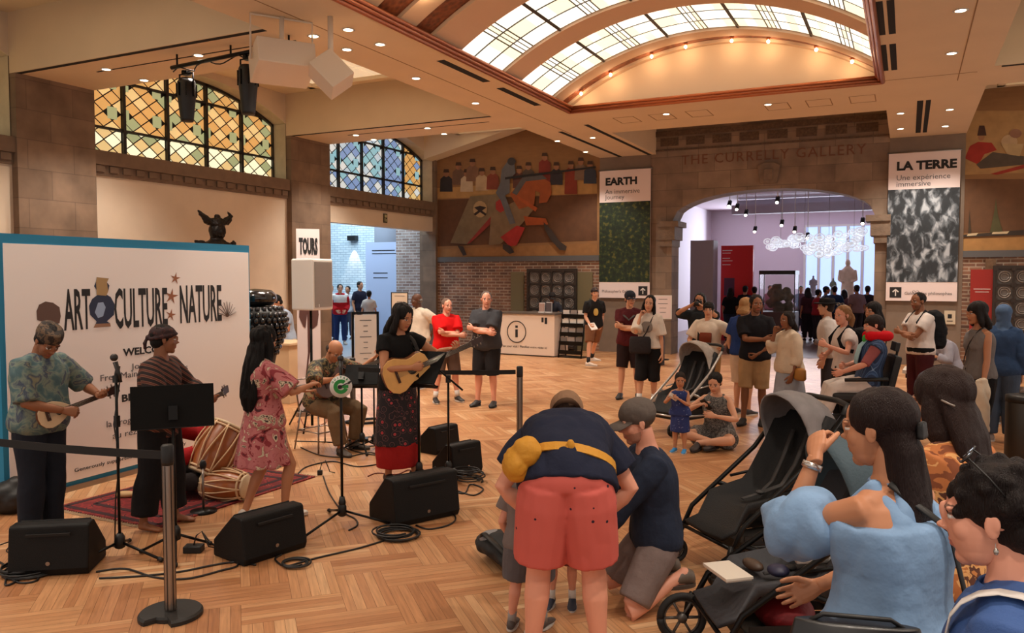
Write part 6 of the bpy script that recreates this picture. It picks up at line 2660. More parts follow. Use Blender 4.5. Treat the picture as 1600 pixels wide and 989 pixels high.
# ---------------------------------------------------------------- strollers
def stroller(p, ang, label, fab, canopy, s=1.0, frame=BLACKM, group=None, fold=60, can_amt=1.0, jog=False, items=False, back=R(28)):
    rz_ = face_rot(p, ang)
    r = empty('stroller', p, rz_, label, 'stroller', group)
    S = Matrix.Scale(s, 4)

    def mk():
        m = MB()
        m.M = S
        return m
    rw, fw_ = .145, (.135 if jog else .085)
    W2 = .27
    for sx in (-1, 1):
        mb = mk()
        mb.tube([(sx * W2, .42, .13), (sx * W2, .30, .36), (sx * W2, -.20, .72), (sx * W2, -.46, 1.00)], .016, 8)
        mb.tube([(sx * W2, -.34, .15), (sx * W2, -.10, .42), (sx * W2, .10, .50)], .016, 8)
        mb.tube([(sx * W2, .36, .24), (sx * W2, -.34, .20)], .012, 8)
        mb.build('side_frame', frame, r)
        mb = mk()
        mb.tube([(sx * (W2 - .035), .02, .545), (sx * (W2 - .035), -.30, .50 + .08)], .01, 6)
        mb.build('strut', frame, r)
        for (y, z, rr, nm) in ((-.36, rw, rw, 'rear_wheel'), (.44, fw_, fw_, 'front_wheel')):
            x = sx * (W2 + (.03 if nm[0] == 'r' else -.02))
            for dx in ((0,) if (nm[0] == 'r' or jog) else (-.022, .022)):
                mb = mk()
                mb.tube([(x + dx, y + (rr - .02) * math.cos(t), z + (rr - .02) * math.sin(t)) for t in [2 * math.pi * k / 28 for k in range(29)]], .02 if rr > .1 else .016, 8, up=(1, 0, 0))
                wh = mb.build(nm, mat('tyre', (22, 21, 21), .7), r)
                mb = mk()
                for k in range(6):
                    t = 2 * math.pi * k / 6
                    mb.tube([(x + dx, y, z), (x + dx, y + (rr - .03) * math.cos(t), z + (rr - .03) * math.sin(t))], .008, 6)
                mb.cyl((x + dx - .018, y, z), (x + dx + .018, y, z), .025, 12)
                mb.tube([(x + dx, y + (rr - .042) * math.cos(t), z + (rr - .042) * math.sin(t)) for t in [2 * math.pi * k / 24 for k in range(25)]], .006, 6, up=(1, 0, 0))
                mb.build('spokes', mat('wheel_grey', (90, 86, 82), .4, .4), wh)
            if nm[0] == 'f':
                mb = mk()
                mb.tube([(x, .42, fw_), (sx * W2, .40, fw_ + .09), (sx * W2, .38, .26)], .016, 8)
                mb.build('fork', frame, r)
    mb = mk()
    mb.tube([(-W2, -.46, 1.0), (-W2 * .9, -.52, 1.06), (-W2 * .5, -.54, 1.075), (W2 * .5, -.54, 1.075), (W2 * .9, -.52, 1.06), (W2, -.46, 1.0)], .019, 10)
    mb.build('handlebar', BLACK, r)
    mb = mk()
    mb.tube([(-W2, .38, .24), (W2, .38, .24)], .012, 8)
    mb.build('front_axle', frame, r)
    mb = mk()
    mb.tube([(-W2, -.34, .17), (W2, -.34, .17)], .012, 8)
    mb.build('rear_axle', frame, r)
    # seat shell: bottom, reclined back, side wings
    yb, zb_ = -.12, .44
    rs = []
    prof = [(.40, .30), (.30, .33), (.20, .45), (yb + .02, .43), (yb - .10, .52), (yb - .22, .74), (yb - .30, .98)]
    for i, (y, z) in enumerate(prof):
        hw = .19 + .03 * (i > 2)
        sd = [0.0, .0, .035, .10, .12, .10, .06][i]
        ax = V((0, prof[min(i + 1, 6)][0] - prof[max(i - 1, 0)][0], prof[min(i + 1, 6)][1] - prof[max(i - 1, 0)][1])).normalized()
        nm = V((0, -ax.z, ax.y))
        nm = -nm if nm.z < 0 and i < 4 else nm
        nm = V((0, .35, .94)) if i < 4 else V((0, .93, .35))
        c = V((0, y, z))
        rs.append([c + V((-hw, 0, 0)) + nm * sd, c + V((-hw * .92, 0, 0)), c + V((0, 0, 0)) - nm * .02, c + V((hw * .92, 0, 0)), c + V((hw, 0, 0)) + nm * sd,
                   c + V((hw + .015, 0, 0)) + nm * sd - nm * .01, c + V((hw, 0, 0)) - nm * .035, c - nm * .05, c + V((-hw, 0, 0)) - nm * .035, c + V((-hw - .015, 0, 0)) + nm * sd - nm * .01])
    mb = mk()
    mb.rings(rs)
    seat = mb.build('seat', fab, r)
    mb = mk()
    for sx in (-1, 1):
        mb.tube([(sx * .07, -.36, .86), (sx * .065, -.26, .66), (sx * .05, -.17, .53), (0, -.03, .475)], [(.02, .006)] * 4, 6, up=(0, .9, .4))
    mb.tube([(0, -.03, .475), (0, .10, .455)], [(.018, .006)] * 2, 6, up=(0, 0, 1))
    mb.ell((0, -.04, .485), (.03, .03, .012), 10, 6)
    mb.build('harness', mat('strap_grey', (62, 60, 60), .7), seat)
    # canopy: arcs swept about a side pivot
    piv = V((0, -.26, .78))
    rs = []
    a1_ = 72
    nA = 9
    for i in range(nA):
        a = R(152 + (a1_ - 152) * i / (nA - 1))
        ring = []
        for k in range(13):
            t = math.pi * k / 12
            rad = .36 * (.985 if i % 2 else 1.0)
            hgt = math.sin(t) ** .6
            ring.append(piv + V((-.235 * math.cos(t) * (1 if abs(math.cos(t)) < 1 else 1), math.cos(a) * rad * hgt, math.sin(a) * rad * hgt)))
        ring2 = [piv + (q - piv) * .965 for q in reversed(ring)]
        rs.append(ring + ring2)
    mb = mk()
    mb.rings(rs)
    can = mb.build('canopy', canopy, r)
    # basket
    rs = []
    for z, k_ in ((.30, 1.0), (.16, .88)):
        rs.append([V((x * k_, y * k_ - .04, z)) for x, y in ((-.24, -.30), (.24, -.30), (.24, .30), (-.24, .30), (-.235, .29), (.235, .29), (.235, -.29), (-.235, -.29))])
    mb = mk()
    mb.box((0, -.03, .17), (.40, .52, .012)).box((-.225, -.03, .23), (.008, .56, .12)).box((.225, -.03, .23), (.008, .56, .12)).box((0, -.32, .23), (.45, .008, .12)).box((0, .26, .21), (.45, .008, .08))
    mb.build('basket', BLACK, r)
    return r


CB = mat('stroller_black', (24, 23, 24), .75, bump=.3, bs=120)
CG = mat('canopy_grey', (128, 122, 122), .75, var=.12, vs=12)
CSL = mat('canopy_slate', (64, 82, 92), .75, bump=.2, bs=60)
CN = mat('stroller_charcoal', (56, 56, 60), .7, bump=.4, bs=20)
CL = mat('canopy_light', (168, 156, 146), .75, var=.15, vs=20)
stroller(G(1178, 884), -52, 'black stroller with a grey canopy, empty seat facing left', CB, CG, 1.06)
r = stroller(G(1222, 1036), -68, 'nearest stroller with slate blue canopy and belongings heaped in its seat', CN, CSL, 1.04, jog=True)
NS = r
stroller(G(1064, 672), -40, 'white framed stroller with light canopy beside the little girl', CB, CL, 1.02, frame=mat('frame_silver', (190, 184, 178), .35, .6))
# belongings in the nearest stroller (their own things)
NM = Matrix.Translation(NS.location) @ Matrix.Rotation(NS.rotation_euler.z, 4, 'Z')


def on_ns(name, y, x, z, build, mats, label, cat, rz=0):
    p = NM @ V((x, y, z))
    mb = MB()
    build(mb)
    o = mb.build(name, mats, loc=p, rz=NS.rotation_euler.z + rz)
    return tag(o, label, cat)


on_ns('folded_map', .30, -.02, .50, lambda m: m.box((0, 0, 0), (.24, .15, .012)).box((.0, .0, -.010), (.23, .14, .008)), mat('map_white', (214, 204, 190), .6), 'white folded booklet lying on the nearest stroller\'s footrest', 'booklet', .2)
on_ns('sunglasses_case', .14, .06, .50, lambda m: m.ell((0, 0, 0), (.075, .04, .028), 14, 8), mat('case_brown', (70, 52, 40), .5), 'brown patterned pouch in the nearest stroller', 'case', .3)
on_ns('blue_purse', .06, -.08, .52, lambda m: m.ell((0, 0, 0), (.06, .055, .03), 14, 8), mat('navy_leather', (36, 36, 62), .5), 'round navy purse in the nearest stroller', 'purse')
p = NM @ V((-.05, -.10, .60))
r = empty('white_sneakers', p, NS.rotation_euler.z, 'pair of crumpled white shoes with laces in the nearest stroller', 'shoes')
mb = MB()
for k in range(2):
    mb.tube([(-.10 + k * .08, -.10, .0), (-.10 + k * .08, .0, .015), (-.10 + k * .08, .10, .0)], [(.036, .03), (.042, .035), (.032, .022)], 12, up=(0, 0, 1))
mb.build('uppers', mat('sneaker_white', (226, 220, 212), .6), r)
mb = MB()
pts = [(-.08 + .10 * math.sin(k * .9), .10 * math.cos(k * .63), .05 + .018 * math.sin(k * 1.7)) for k in range(26)]
mb.tube(pts, .010, 6).build('laces', mat('lace_white', (232, 226, 220), .7), r)
on_ns('red_bag', 0, 0, .285, lambda m: m.ell((0, 0, 0), (.20, .15, .10), 18, 12), mat('bag_red', (130, 20, 26), .6, bump=.5, bs=12), 'dark red bag stowed in the basket of the nearest stroller', 'bag')
on_ns('white_tray', -.16, .02, .545, lambda m: m.box((0, 0, 0), (.28, .12, .02)), mat('tray_white', (216, 206, 196), .5), 'white flat box under the crumpled shoes', 'box', .1)

# ---------------------------------------------------------------- backpack on the floor, bins, bench
p = G(792, 880)
r = empty('backpack', p, face_rot(p, -60), 'black and grey child carrier backpack lying on the floor', 'backpack')
mb = MB()
mb.tube([(-.26, 0, .07), (-.12, 0, .12), (.10, .0, .13), (.26, 0, .09)], [(.14, .05), (.17, .09), (.17, .09), (.13, .06)], 16, up=(0, 0, 1))
v, f, n_ = remesh(mb.v, mb.f, .014, 2)
fast_mesh('main_bag', [(displace(v, n_, .022, 8, 1), f)], mat('pack_black', (22, 22, 24), .7)).parent = r
mb = MB().ell((.10, .06, .16), (.10, .10, .05), 14, 8)
v, f, n_ = remesh(mb.v, mb.f, .012, 1)
fast_mesh('grey_flap', [(displace(v, n_, .012, 12, 1), f)], mat('pack_grey', (130, 128, 130), .7)).parent = r
for sg in (-1, 1):
    MB().tube([(-.24, sg * .10, .10), (-.12, sg * .16, .20), (.06, sg * .15, .22), (.2, sg * .1, .10)], [(.025, .008)] * 4, 6, up=(0, 0, 1)).build('strap', BLACK, r)
MB().tube([(-.30, -.1, .02), (-.33, -.05, .16), (-.33, .1, .16), (-.28, .14, .02)], .01, 6).build('frame', STEEL, r)
p = onD(1606, 700, 8.2)
p.z = 0
r = empty('waste_bin', p, 0, 'dark cylindrical bin at the right edge of the picture', 'bin')
MB().lathe([(.20, 0), (.21, .02), (.21, .72), (.20, .74)], 28).build('body', DSTEEL, r)
MB().lathe([(.215, .72), (.215, .78), (.10, .80), (.09, .76)], 28).build('lid', BLACK, r)
p = G(1497, 640)
r = empty('low_table', p, face_rot(p, 0), 'low table with pale edge behind the person in the grey vest', 'table')
MB().box((0, 0, .56), (1.5, .6, .05)).build('table_top', mat('table_pale', (206, 194, 180), .5), r)
MB().box((0, 0, .50), (1.42, .52, .07)).build('apron', BLACK, r)
for sx in (-1, 1):
    for sy in (-1, 1):
        MB().box((sx * .66, sy * .22, .235), (.05, .05, .47)).build('leg', BLACKM, r)
p = onY(1484, 496, YF - .06)
r = empty('wall_notice', p, 0, 'small pale notice with an emblem beside the LA TERRE banner', 'notice')
MB().b2((-.11, 0, -.15), (.11, .02, .15)).build('plate', mat('notice_cream', (206, 192, 168), .6), r)
MB().b2((-.04, -.004, -.02), (.04, -.001, .07)).b2((-.06, -.004, -.09), (.06, -.001, -.07)).build('symbol', INK, r)
# dark posts by the arch
p = G(1022, 570)
r = empty('slatted_bin', p, 0, 'dark slatted litter bin left of the gallery arch', 'bin')
mb = MB()
for k in range(16):
    t = 2 * math.pi * k / 16
    mb.box((.22 * math.cos(t), .22 * math.sin(t), .38), (.02, .06, .74), rz=t)
tag(mb.build('slats', mat('slat_dark', (44, 36, 34), .6), r))
MB().lathe([(.205, .01), (.205, .72)], 20).build('liner', BLACK, r)
# ---------------------------------------------------------------- instruments
def guitar(P, c, axis, nrm, body=.48, label='', wood=(222, 172, 106), name='acoustic_guitar', cat='guitar', neck=.48, kind='guitar'):
    """c: body centre, axis: towards the head, nrm: soundboard normal, all in the player's frame"""
    s = P.s
    x = V(axis).normalized()
    n = V(nrm)
    n = (n - x * n.dot(x)).normalized()
    y = n.cross(x)
    M = P.M @ mtx(x, y, n, V(c) * s)
    loc = M.to_translation()
    q = M.to_3x3().to_4x4()
    r = empty(name, loc, 0, label, cat)
    b = body
    if kind == 'guitar':
        prof = [(-.50, 0), (-.49, .16), (-.42, .30), (-.30, .37), (-.16, .365), (-.02, .29), (.08, .245), (.18, .25), (.30, .285), (.40, .27), (.47, .19), (.50, .06)]
    else:
        prof = [(-.50, 0), (-.47, .18), (-.36, .33), (-.18, .40), (.05, .36), (.25, .26), (.40, .15), (.50, .06)]
    out = [(u * b, v * b) for u, v in prof] + [(u * b, -v * b) for u, v in reversed(prof[1:])]
    th = .10 * b / .48
    W_ = mat('wood_%d_%d_%d' % wood, wood, .3, var=.06, vs=12, coat=.3)
    SD = mat('guitar_side', (120, 72, 42), .35, coat=.3)
    mb = MB()
    mb.M = q
    N_ = len(out)
    vs = [(u, v, 0) for u, v in out] + [(u, v, -th) for u, v in out]
    mb.add(vs, [tuple(range(N_)), tuple(reversed(range(N_, 2 * N_)))] , 0)
    k0 = len(mb.v) - 2 * N_
    for i in range(N_):
        j = (i + 1) % N_
        mb.f.append((k0 + i, k0 + N_ + i, k0 + N_ + j, k0 + j))
        mb.m.append(1)
        mb.sm.append(False)
    bd = mb.build('body', [W_, SD], r, bevel=.004)
    mb = MB()
    mb.M = q
    hr = .10 * b
    mb.add([(.12 * b + hr * math.cos(t), hr * math.sin(t), .002) for t in [2 * math.pi * k / 24 for k in range(24)]], [tuple(range(24))])
    mb.build('sound_hole', BLACK, bd, flip=False)
    mb = MB()
    mb.M = q
    mb.box((-.22 * b, 0, .006), (.025, .30 * b, .012))
    mb.build('bridge', mat('rosewood', (60, 34, 24), .4), bd)
    mb = MB()
    mb.M = q
    L_ = .42 * b + neck
    mb.box((.20 * b + L_ / 2 - .02, 0, .006), (L_, .050 * (b / .48) ** .5, .012)).tube([(.48 * b, 0, -.008), (.20 * b + L_, 0, -.008)], [(.012, .022), (.010, .018)], 10, up=(0, 0, 1))
    nk = mb.build('neck', mat('rosewood', (60, 34, 24)), r)
    mb = MB()
    mb.M = q @ Matrix.Translation((.20 * b + L_, 0, 0)) @ Matrix.Rotation(R(12), 4, 'Y')
    mb.box((.06, 0, -.004), (.15 * (b / .48) ** .4, .06, .014))
    hd = mb.build('headstock', mat('rosewood', (60, 34, 24)), r)
    mb2 = MB()
    mb2.M = mb.M
    for sg in (-1, 1):
        for k in range(3 if b > .3 else 2):
            mb2.cyl((.02 + k * .04, sg * .03, -.004), (.02 + k * .04, sg * .052, -.004), .006, 8)
    mb2.build('tuning_pegs', STEEL, hd)
    mb = MB()
    mb.M = q
    for k in range(6 if b > .3 else 4):
        v = (k - 2.5) * .007 if b > .3 else (k - 1.5) * .008
        mb.tube([(-.22 * b, v, .014), (.20 * b + L_, v, .014)], .0009, 4)
    tag(mb.build('strings', mat('string', (200, 196, 180), .3, .8), r), kind='stuff')
    return r


def strap(P, pts, m, name='strap', r_=(.02, .004)):
    s = P.s
    mb = MB()
    mb.tube([V(p) * s for p in pts], [r_] * len(pts), 6, up=(0, .6, .6))
    return mb.build(name, m, P.root)


def torso_strap(P, sg, m, name='strap', k=1.0, infl=.03, hip=True, wide=.02):
    """cross-body strap over shoulder sg to the other hip, front and back"""
    s = P.s
    pts = []
    for t in range(25):
        a = 2 * math.pi * t / 24
        kk = .50 + .46 * math.cos(a)
        c, u, r_, f_ = P.spine(kk)
        side = sg * math.cos(a) * .085
        dep = (.125 + infl + .02 * 0) * math.sin(a)
        if abs(math.sin(a)) < .3 and math.cos(a) < 0:
            pass
        pts.append(c + r_ * ((side + (-sg * .08 * max(0, -math.cos(a)))) * s) + f_ * (dep * s) + u * ((.035 * max(0, math.cos(a)) ** 6) * s))
    mb = MB()
    mb.tube(pts, [(wide * s, .005)] * len(pts), 6)
    return mb.build(name, m, P.root)


def backpack_on(P, m, w=.15, h=.46, d=.16, off=.12):
    s = P.s
    c, u, r_, f_ = P.spine(.55)
    M = mtx(r_, f_, u, c - f_ * ((off + d * .5) * s))
    mb = MB()
    mb.M = M
    mb.tube([(0, 0, -h * .5 * s), (0, 0, -h * .42 * s), (0, -.01, 0), (0, 0, h * .38 * s), (0, .02 * s, h * .5 * s)], [(w * .7 * s, d * .35 * s), (w * s, d * .55 * s), (w * 1.02 * s, d * .6 * s), (w * .9 * s, d * .45 * s), (w * .5 * s, d * .25 * s)], 20, up=(0, 1, 0))
    v, f, n_ = remesh(mb.v, mb.f, .012, 2)
    o = fast_mesh('backpack', [(displace(v, n_, .01, 9, 2, (1, 1, 1), True), f)], m)
    o.parent = P.root
    for sg in (-1, 1):
        pts = []
        for a in range(9):
            t = a / 8
            kk = .42 + .52 * math.sin(t * math.pi * .62 + .0)
            ph = math.pi * (-.42 + 1.0 * t)
            cc, uu, rr, ff = P.spine(.90 if .3 < t < .75 else .6)
        top_ = P.spine(.93)[0] + r_ * (sg * .10 * s) + u * (.075 * s)
        bk = P.spine(.85)[0] + r_ * (sg * .09 * s) - f_ * (.15 * s)
        fr_ = P.spine(.78)[0] + r_ * (sg * .11 * s) + f_ * (.135 * s)
        f2 = P.spine(.58)[0] + r_ * (sg * .145 * s) + f_ * (.115 * s)
        f3 = P.spine(.48)[0] + r_ * (sg * .175 * s) - f_ * (.02 * s)
        mb = MB()
        mb.tube([bk, top_, fr_, f2, f3], [(.026 * s, .008)] * 5, 8, up=r_)
        mb.build('shoulder_strap', m, o)
    return o


def bag_at(P, c, size, m, name='shoulder_bag', soft=.35):
    mb = MB()
    c = V(c) * P.s
    mb.tube([c + V((0, 0, -size[2] / 2)), c + V((0, 0, -size[2] * .35)), c + V((0, 0, size[2] * .35)), c + V((0, 0, size[2] / 2))], [(size[0] * .42, size[1] * .4), (size[0] * .5, size[1] * .5), (size[0] * .48, size[1] * .45), (size[0] * .42, size[1] * .3)], 16, up=(0, 1, 0))
    return mb.build(name, m, P.root)


def held(P, i, name, build, m, label, cat, local=(0, .09, -.03), rot=(0, 0, 0)):
    """thing held in hand i, placed in the hand's own frame"""
    M = P.M @ P.hand[i] @ Matrix.Translation(local) @ Euler([R(a) for a in rot]).to_matrix().to_4x4()
    mb = MB()
    mb.M = M.to_3x3().normalized().to_4x4()
    build(mb)
    o = mb.build(name, m, loc=M.to_translation())
    return tag(o, label, cat)


def F(*c):
    return mat('cloth_%d_%d_%d' % c, c, .88, bump=.5, bs=13, var=.07, vs=9, spec=.2)


def SHO(c, sock=None, hi=0, sole=None, sockh=1):
    return dict(mat=mat('shoe_%d_%d_%d' % c, c, .55), sole=sole or mat('sole_white', (206, 200, 194), .6), sock=sock, hi=hi, sockh=sockh)


DS = mat('sole_dark', (34, 30, 28), .7)
SOCKW = mat('sock_white', (214, 208, 200), .8)
SOCKB = mat('sock_black', (24, 22, 24), .8)
BATIK_T = ramp_mat('batik_teal', [(0, (40, 60, 74)), (.42, (74, 100, 104)), (.52, (118, 130, 116)), (.60, (58, 70, 92)), (.70, (130, 128, 104))], 'noise', 11, .85, detail=6, interp='LINEAR', dist=.8)
STRIPE = ramp_mat('stripe_brown', [(0, (34, 20, 20)), (.55, (52, 26, 24)), (.62, (128, 88, 70)), (.85, (92, 44, 34))], 'wavez', 7.5, .85, dist=.6, rot=(.25, .5, 0))
FLORAL = ramp_mat('floral_pink', [(0, (70, 24, 32)), (.37, (136, 44, 52)), (.43, (186, 110, 110)), (.52, (174, 94, 98)), (.56, (204, 188, 160)), (.60, (54, 32, 36)), (.63, (200, 180, 154)), (.67, (156, 60, 68))], 'noise', 6.5, .85, detail=7, dist=1.6)
BATIK_C = ramp_mat('batik_camo', [(0, (34, 32, 28)), (.42, (66, 62, 42)), (.49, (124, 104, 66)), (.54, (48, 44, 36)), (.60, (140, 76, 44)), (.65, (150, 134, 96))], 'noise', 13, .85, detail=5)
SARONG = ramp_mat('sarong_floral', [(0, (150, 30, 40)), (.14, (176, 70, 74)), (.22, (40, 26, 34)), (.34, (26, 20, 26)), (.44, (92, 60, 60)), (.5, (30, 22, 28))], 'voronoi', 15, .85)
NAVYDOT = ramp_mat('navy_dots', [(0, (190, 196, 214)), (.10, (40, 56, 116)), (.3, (34, 48, 104))], 'voronoi', 34, .85)
GREYPRINT = ramp_mat('grey_print', [(0, (120, 116, 110)), (.45, (66, 62, 62)), (.55, (104, 100, 96))], 'noise', 30, .85)
PLAID = ramp_mat('plaid_blue', [(0, (40, 62, 98)), (.30, (120, 150, 184)), (.36, (52, 78, 120)), (.65, (70, 96, 138)), (.85, (40, 56, 88))], 'wavex', 6, .85)
ORANGEP = ramp_mat('orange_print', [(0, (120, 62, 30)), (.42, (176, 104, 54)), (.52, (214, 156, 96)), (.58, (90, 50, 34)), (.66, (190, 120, 64))], 'noise', 10, .85, detail=6, dist=1)
SALMON = ramp_mat('salmon_dots', [(0, (40, 20, 40)), (.085, (200, 92, 82)), (.5, (200, 92, 82))], 'voronoi', 11, .85, bump=.1)
CROSSED = dict(hands=((.11, .25, 1.19), (-.12, .29, 1.14)), elb=((-1, .25, -.9), (1, .25, -.9)), hpose=('hold', 'relax'), palm=((0, -1, 0), (0, -1, 0)))
GP_ST = 'musicians performing in front of the backdrop'
GP_AU = 'visitors standing to watch the performance'
AUT = dict(lod=1)

# 1 man with small guitar
P = person(G(66, 842), 42, 1.69, 'm', 'brown', 'man in a teal patterned shirt and flat patterned cap playing a small guitar, far left', None, 1, g=1.16, belly=.05, lean=5,
           head=(-14, 42, 0), hands=((-.26, .33, 1.13), (.02, .27, 1.04)), hpose=('hold', 'pinch'), elb=((-1, -.2, -.8), (1, -.5, -.5)), palm=((.3, 0, 1), (0, -1, -.2)),
           top=dict(mat=BATIK_T, sleeve=.95, sflare=.018, inf=.024, k=-.13, collar=1, flare=.03), bottom=dict(mat=F(30, 34, 44), len=1.93, inf=.022, flare=.02), shoes=SHO((26, 24, 24), sole=DS), hair=dict(style='short', col=(24, 20, 18)),
           hat=dict(kind='peci', mat=ramp_mat('cap_pattern', [(0, (40, 30, 24)), (.5, (96, 74, 54)), (.6, (50, 40, 32))], 'noise', 22, .8)), glasses={})
guitar(P, (.05, .22, 1.02), (-1, .28, .26), (-.1, 1, .12), .25, 'small pale four stringed guitar held by the man in teal', (222, 196, 160), 'small_guitar', neck=.26, kind='uke')
torso_strap(P, 1, mat('strap_black', (26, 24, 24), .7), 'instrument_strap')
mb = MB()
P.root
# 2 striped jacket
P = person(G(252, 822), 62, 1.62, 'm', 'brown', 'barefoot man in a striped brown jacket and dark head wrap behind the music stand', None, 1, g=1.05, lean=4,
           head=(30, 2, 0), hands=((-.26, .30, 1.08), (.05, .28, 1.02)), hpose=('hold', 'pinch'), elb=((-1, -.2, -.8), (1, -.6, -.5)), palm=((.3, 0, 1), (0, -1, 0)), feet=((-.13, .06, .07), (.15, -.08, .07)),
           top=dict(mat=STRIPE, sleeve=1.7, sflare=.03, inf=.03, k=-.26, flare=.05), bottom=dict(mat=F(22, 20, 22), len=1.86, inf=.03, flare=.035), hair=dict(style='short', col=(20, 16, 14)),
           hat=dict(kind='wrap', mat=ramp_mat('wrap_pattern', [(0, (44, 20, 22)), (.55, (80, 40, 36)), (.6, (34, 18, 20))], 'noise', 30, .8), knot=1, tail=1), glasses={})
guitar(P, (.03, .24, 1.0), (-1, .2, .18), (-.1, 1, .1), .27, 'small lute held by the man in the striped jacket', (206, 160, 100), 'small_lute', cat='lute', neck=.34, kind='uke')
strap(P, [(.0, -.13, 1.38), (-.10, -.02, 1.50), (-.09, .13, 1.38), (-.05, .16, 1.2), (.02, .17, 1.02)], mat('strap_tan', (150, 92, 60), .7), 'instrument_strap', (.03, .005))
# 3 drummer on the rug
p = G(262, 800)
p = RUGM @ V((RUGM.inverted() @ p).xyz)
p = onD(250, 780, 7.35)
P = person((p.x, p.y, .014), 75, 1.68, 'm', 'brown', 'drummer in a red long sleeved shirt seated on the rug behind the music stand', None, 1, pelvis=(0, 0, .15), lean=12, hands=((-.30, .52, .52), (.12, .42, .42)), hpose=('flat', 'flat'), palm=((0, 0, -1), (0, 0, -1)),
           feet=((.10, .38, .09), (-.08, .30, .09)), knees=((-1.4, .6, .25), (1.4, .6, .25)), top=dict(mat=F(160, 30, 34), sleeve=1.85, inf=.025), bottom=dict(mat=F(40, 34, 34), len=1.9, inf=.025), hair=dict(style='short', col=(20, 16, 14)), head=(0, 15, 0))
# 4 dancer
P = person(G(412, 812), 112, 1.63, 'f', 'tan', 'dancing woman with very long black hair in a pink and red floral dress', None, 0, lean=-4, head=(10, 8, 0), hands=((-.14, .40, 1.10), (.16, .38, 1.18)), hpose=('flat', 'relax'), elb=((-1, -.3, -.8), (1, -.3, -.9)), palm=((0, .2, 1), (0, 0, -1)),
           pelvis=(0, .02, .89), feet=((-.12, -.12, .07), (.08, .16, .085)), top=dict(mat=FLORAL, sleeve=.9, sflare=.04, inf=.028, k=-.1, flare=.04, name='dress_bodice'), skirt=dict(mat=FLORAL, hem=.50, w=.25, d=.235, k=.3, name='dress_skirt', pleat=.07),
           shoes=SHO((222, 214, 204)), hair=dict(style='long', col=(16, 13, 13), len=.52, w=1.18, vol=1.10, sides=1.3, amp=.016))
# 5 seated guitarist, on his chair
pc = G(503, 700)
pc.z = 0
ca = 38
r = empty('chair', pc, face_rot(pc, ca), 'light metal framed chair under the seated guitarist', 'chair')
MB().tube([(0, 0, .445), (0, 0, .465)], [(.21, .20), (.20, .19)], 24, up=(0, 1, 0)).build('seat', mat('chair_seat', (60, 52, 48), .5), r)
for sx in (-1, 1):
    for sy in (-1, 1):
        MB().tube([(sx * .17, sy * .16, .45), (sx * .22, sy * .22, 0)], .010, 8).build('leg', STEEL, r)
MB().tube([(-.19, .19, .22), (.19, .19, .22), (.19, -.19, .22), (-.19, -.19, .22), (-.19, .19, .22)], .008, 6).build('stretcher', STEEL, r)
MB().tube([(-.18, -.18, .45), (-.19, -.24, .80), (.19, -.24, .80), (.18, -.18, .45)], .010, 8).build('back_frame', STEEL, r)
MB().tube([(-.17, -.235, .72), (0, -.26, .72), (.17, -.235, .72)], [(.006, .07)] * 3, 8, up=(0, 1, 0)).build('backrest', mat('chair_seat', (60, 52, 48)), r)
P = person(pc, ca, 1.72, 'm', 'tan', 'bald man in a dark patterned shirt sitting and playing an acoustic guitar', None, 1, g=1.14, belly=.05, pelvis=(0, .0, .555), lean=24, head=(-6, 38, 0), hands=((-.50, .36, 1.05), (.10, .36, .86)), hpose=('hold', 'pinch'), elb=((-1, -.1, -.6), (1, -.4, .1)), palm=((.2, -.2, 1), (0, -1, 0)),
           feet=((-.22, .32, .075), (.10, .47, .075)), knees=((-.5, 1, .8), (.2, 1, .8)), top=dict(mat=BATIK_C, sleeve=1.0, sflare=.02, inf=.028, k=-.1, collar=1), bottom=dict(mat=F(112, 90, 66), len=1.9, inf=.026), shoes=SHO((84, 76, 70), sole=DS), hair=dict(style='balding', col=(60, 50, 44)), glasses={}, fyaw=(20, -10))
guitar(P, (.04, .27, .84), (-1, .22, .30), (.0, 1, .35), .46, 'dark bodied acoustic guitar on the seated man\'s lap', (96, 60, 40), neck=.44)
# 6 standing guitarist
P = person(G(622, 752), 36, 1.75, 'm', 'tan', 'long haired guitarist in a black top and dark floral wrap skirt with red hem', None, 0, g=1.04, lean=2, head=(8, 18, 0), hands=((-.36, .38, 1.30), (.03, .27, 1.14)), hpose=('hold', 'pinch'), elb=((-1, -.1, -.8), (1, -.5, -.3)), palm=((.2, -.2, 1), (0, -1, 0)),
           feet=((-.13, .10, .07), (.10, -.02, .07)), top=dict(mat=F(20, 19, 20), sleeve=.42, inf=.016, k=-.02, fold=.006), skirt=dict(mat=SARONG, hem=.38, w=.24, d=.20, k=.12, pleat=.03, name='wrap_skirt'), shoes=SHO((50, 32, 26), sole=DS), hair=dict(style='long', col=(22, 18, 17), len=.24, sides=1.1, w=1.1, vol=1.06, amp=.012))
P.cloth('red_hem', lambda mb: mb.tube([(0, 0, .40), (0, 0, .28), (0, 0, .16)], [(.232, .196), (.228, .192), (.215, .18)], 30, up=(0, 1, 0)), F(150, 30, 30), .006, 6)
guitar(P, (.06, .24, 1.10), (-1, .42, .42), (-.05, 1, .10), .46, 'pale topped acoustic guitar held by the long haired guitarist', (232, 182, 112), neck=.40)
strap(P, [(.02, -.13, 1.36), (-.09, -.03, 1.49), (-.10, .13, 1.38), (-.16, .18, 1.2)], mat('strap_black', (26, 24, 24)), 'guitar_strap', (.025, .005))

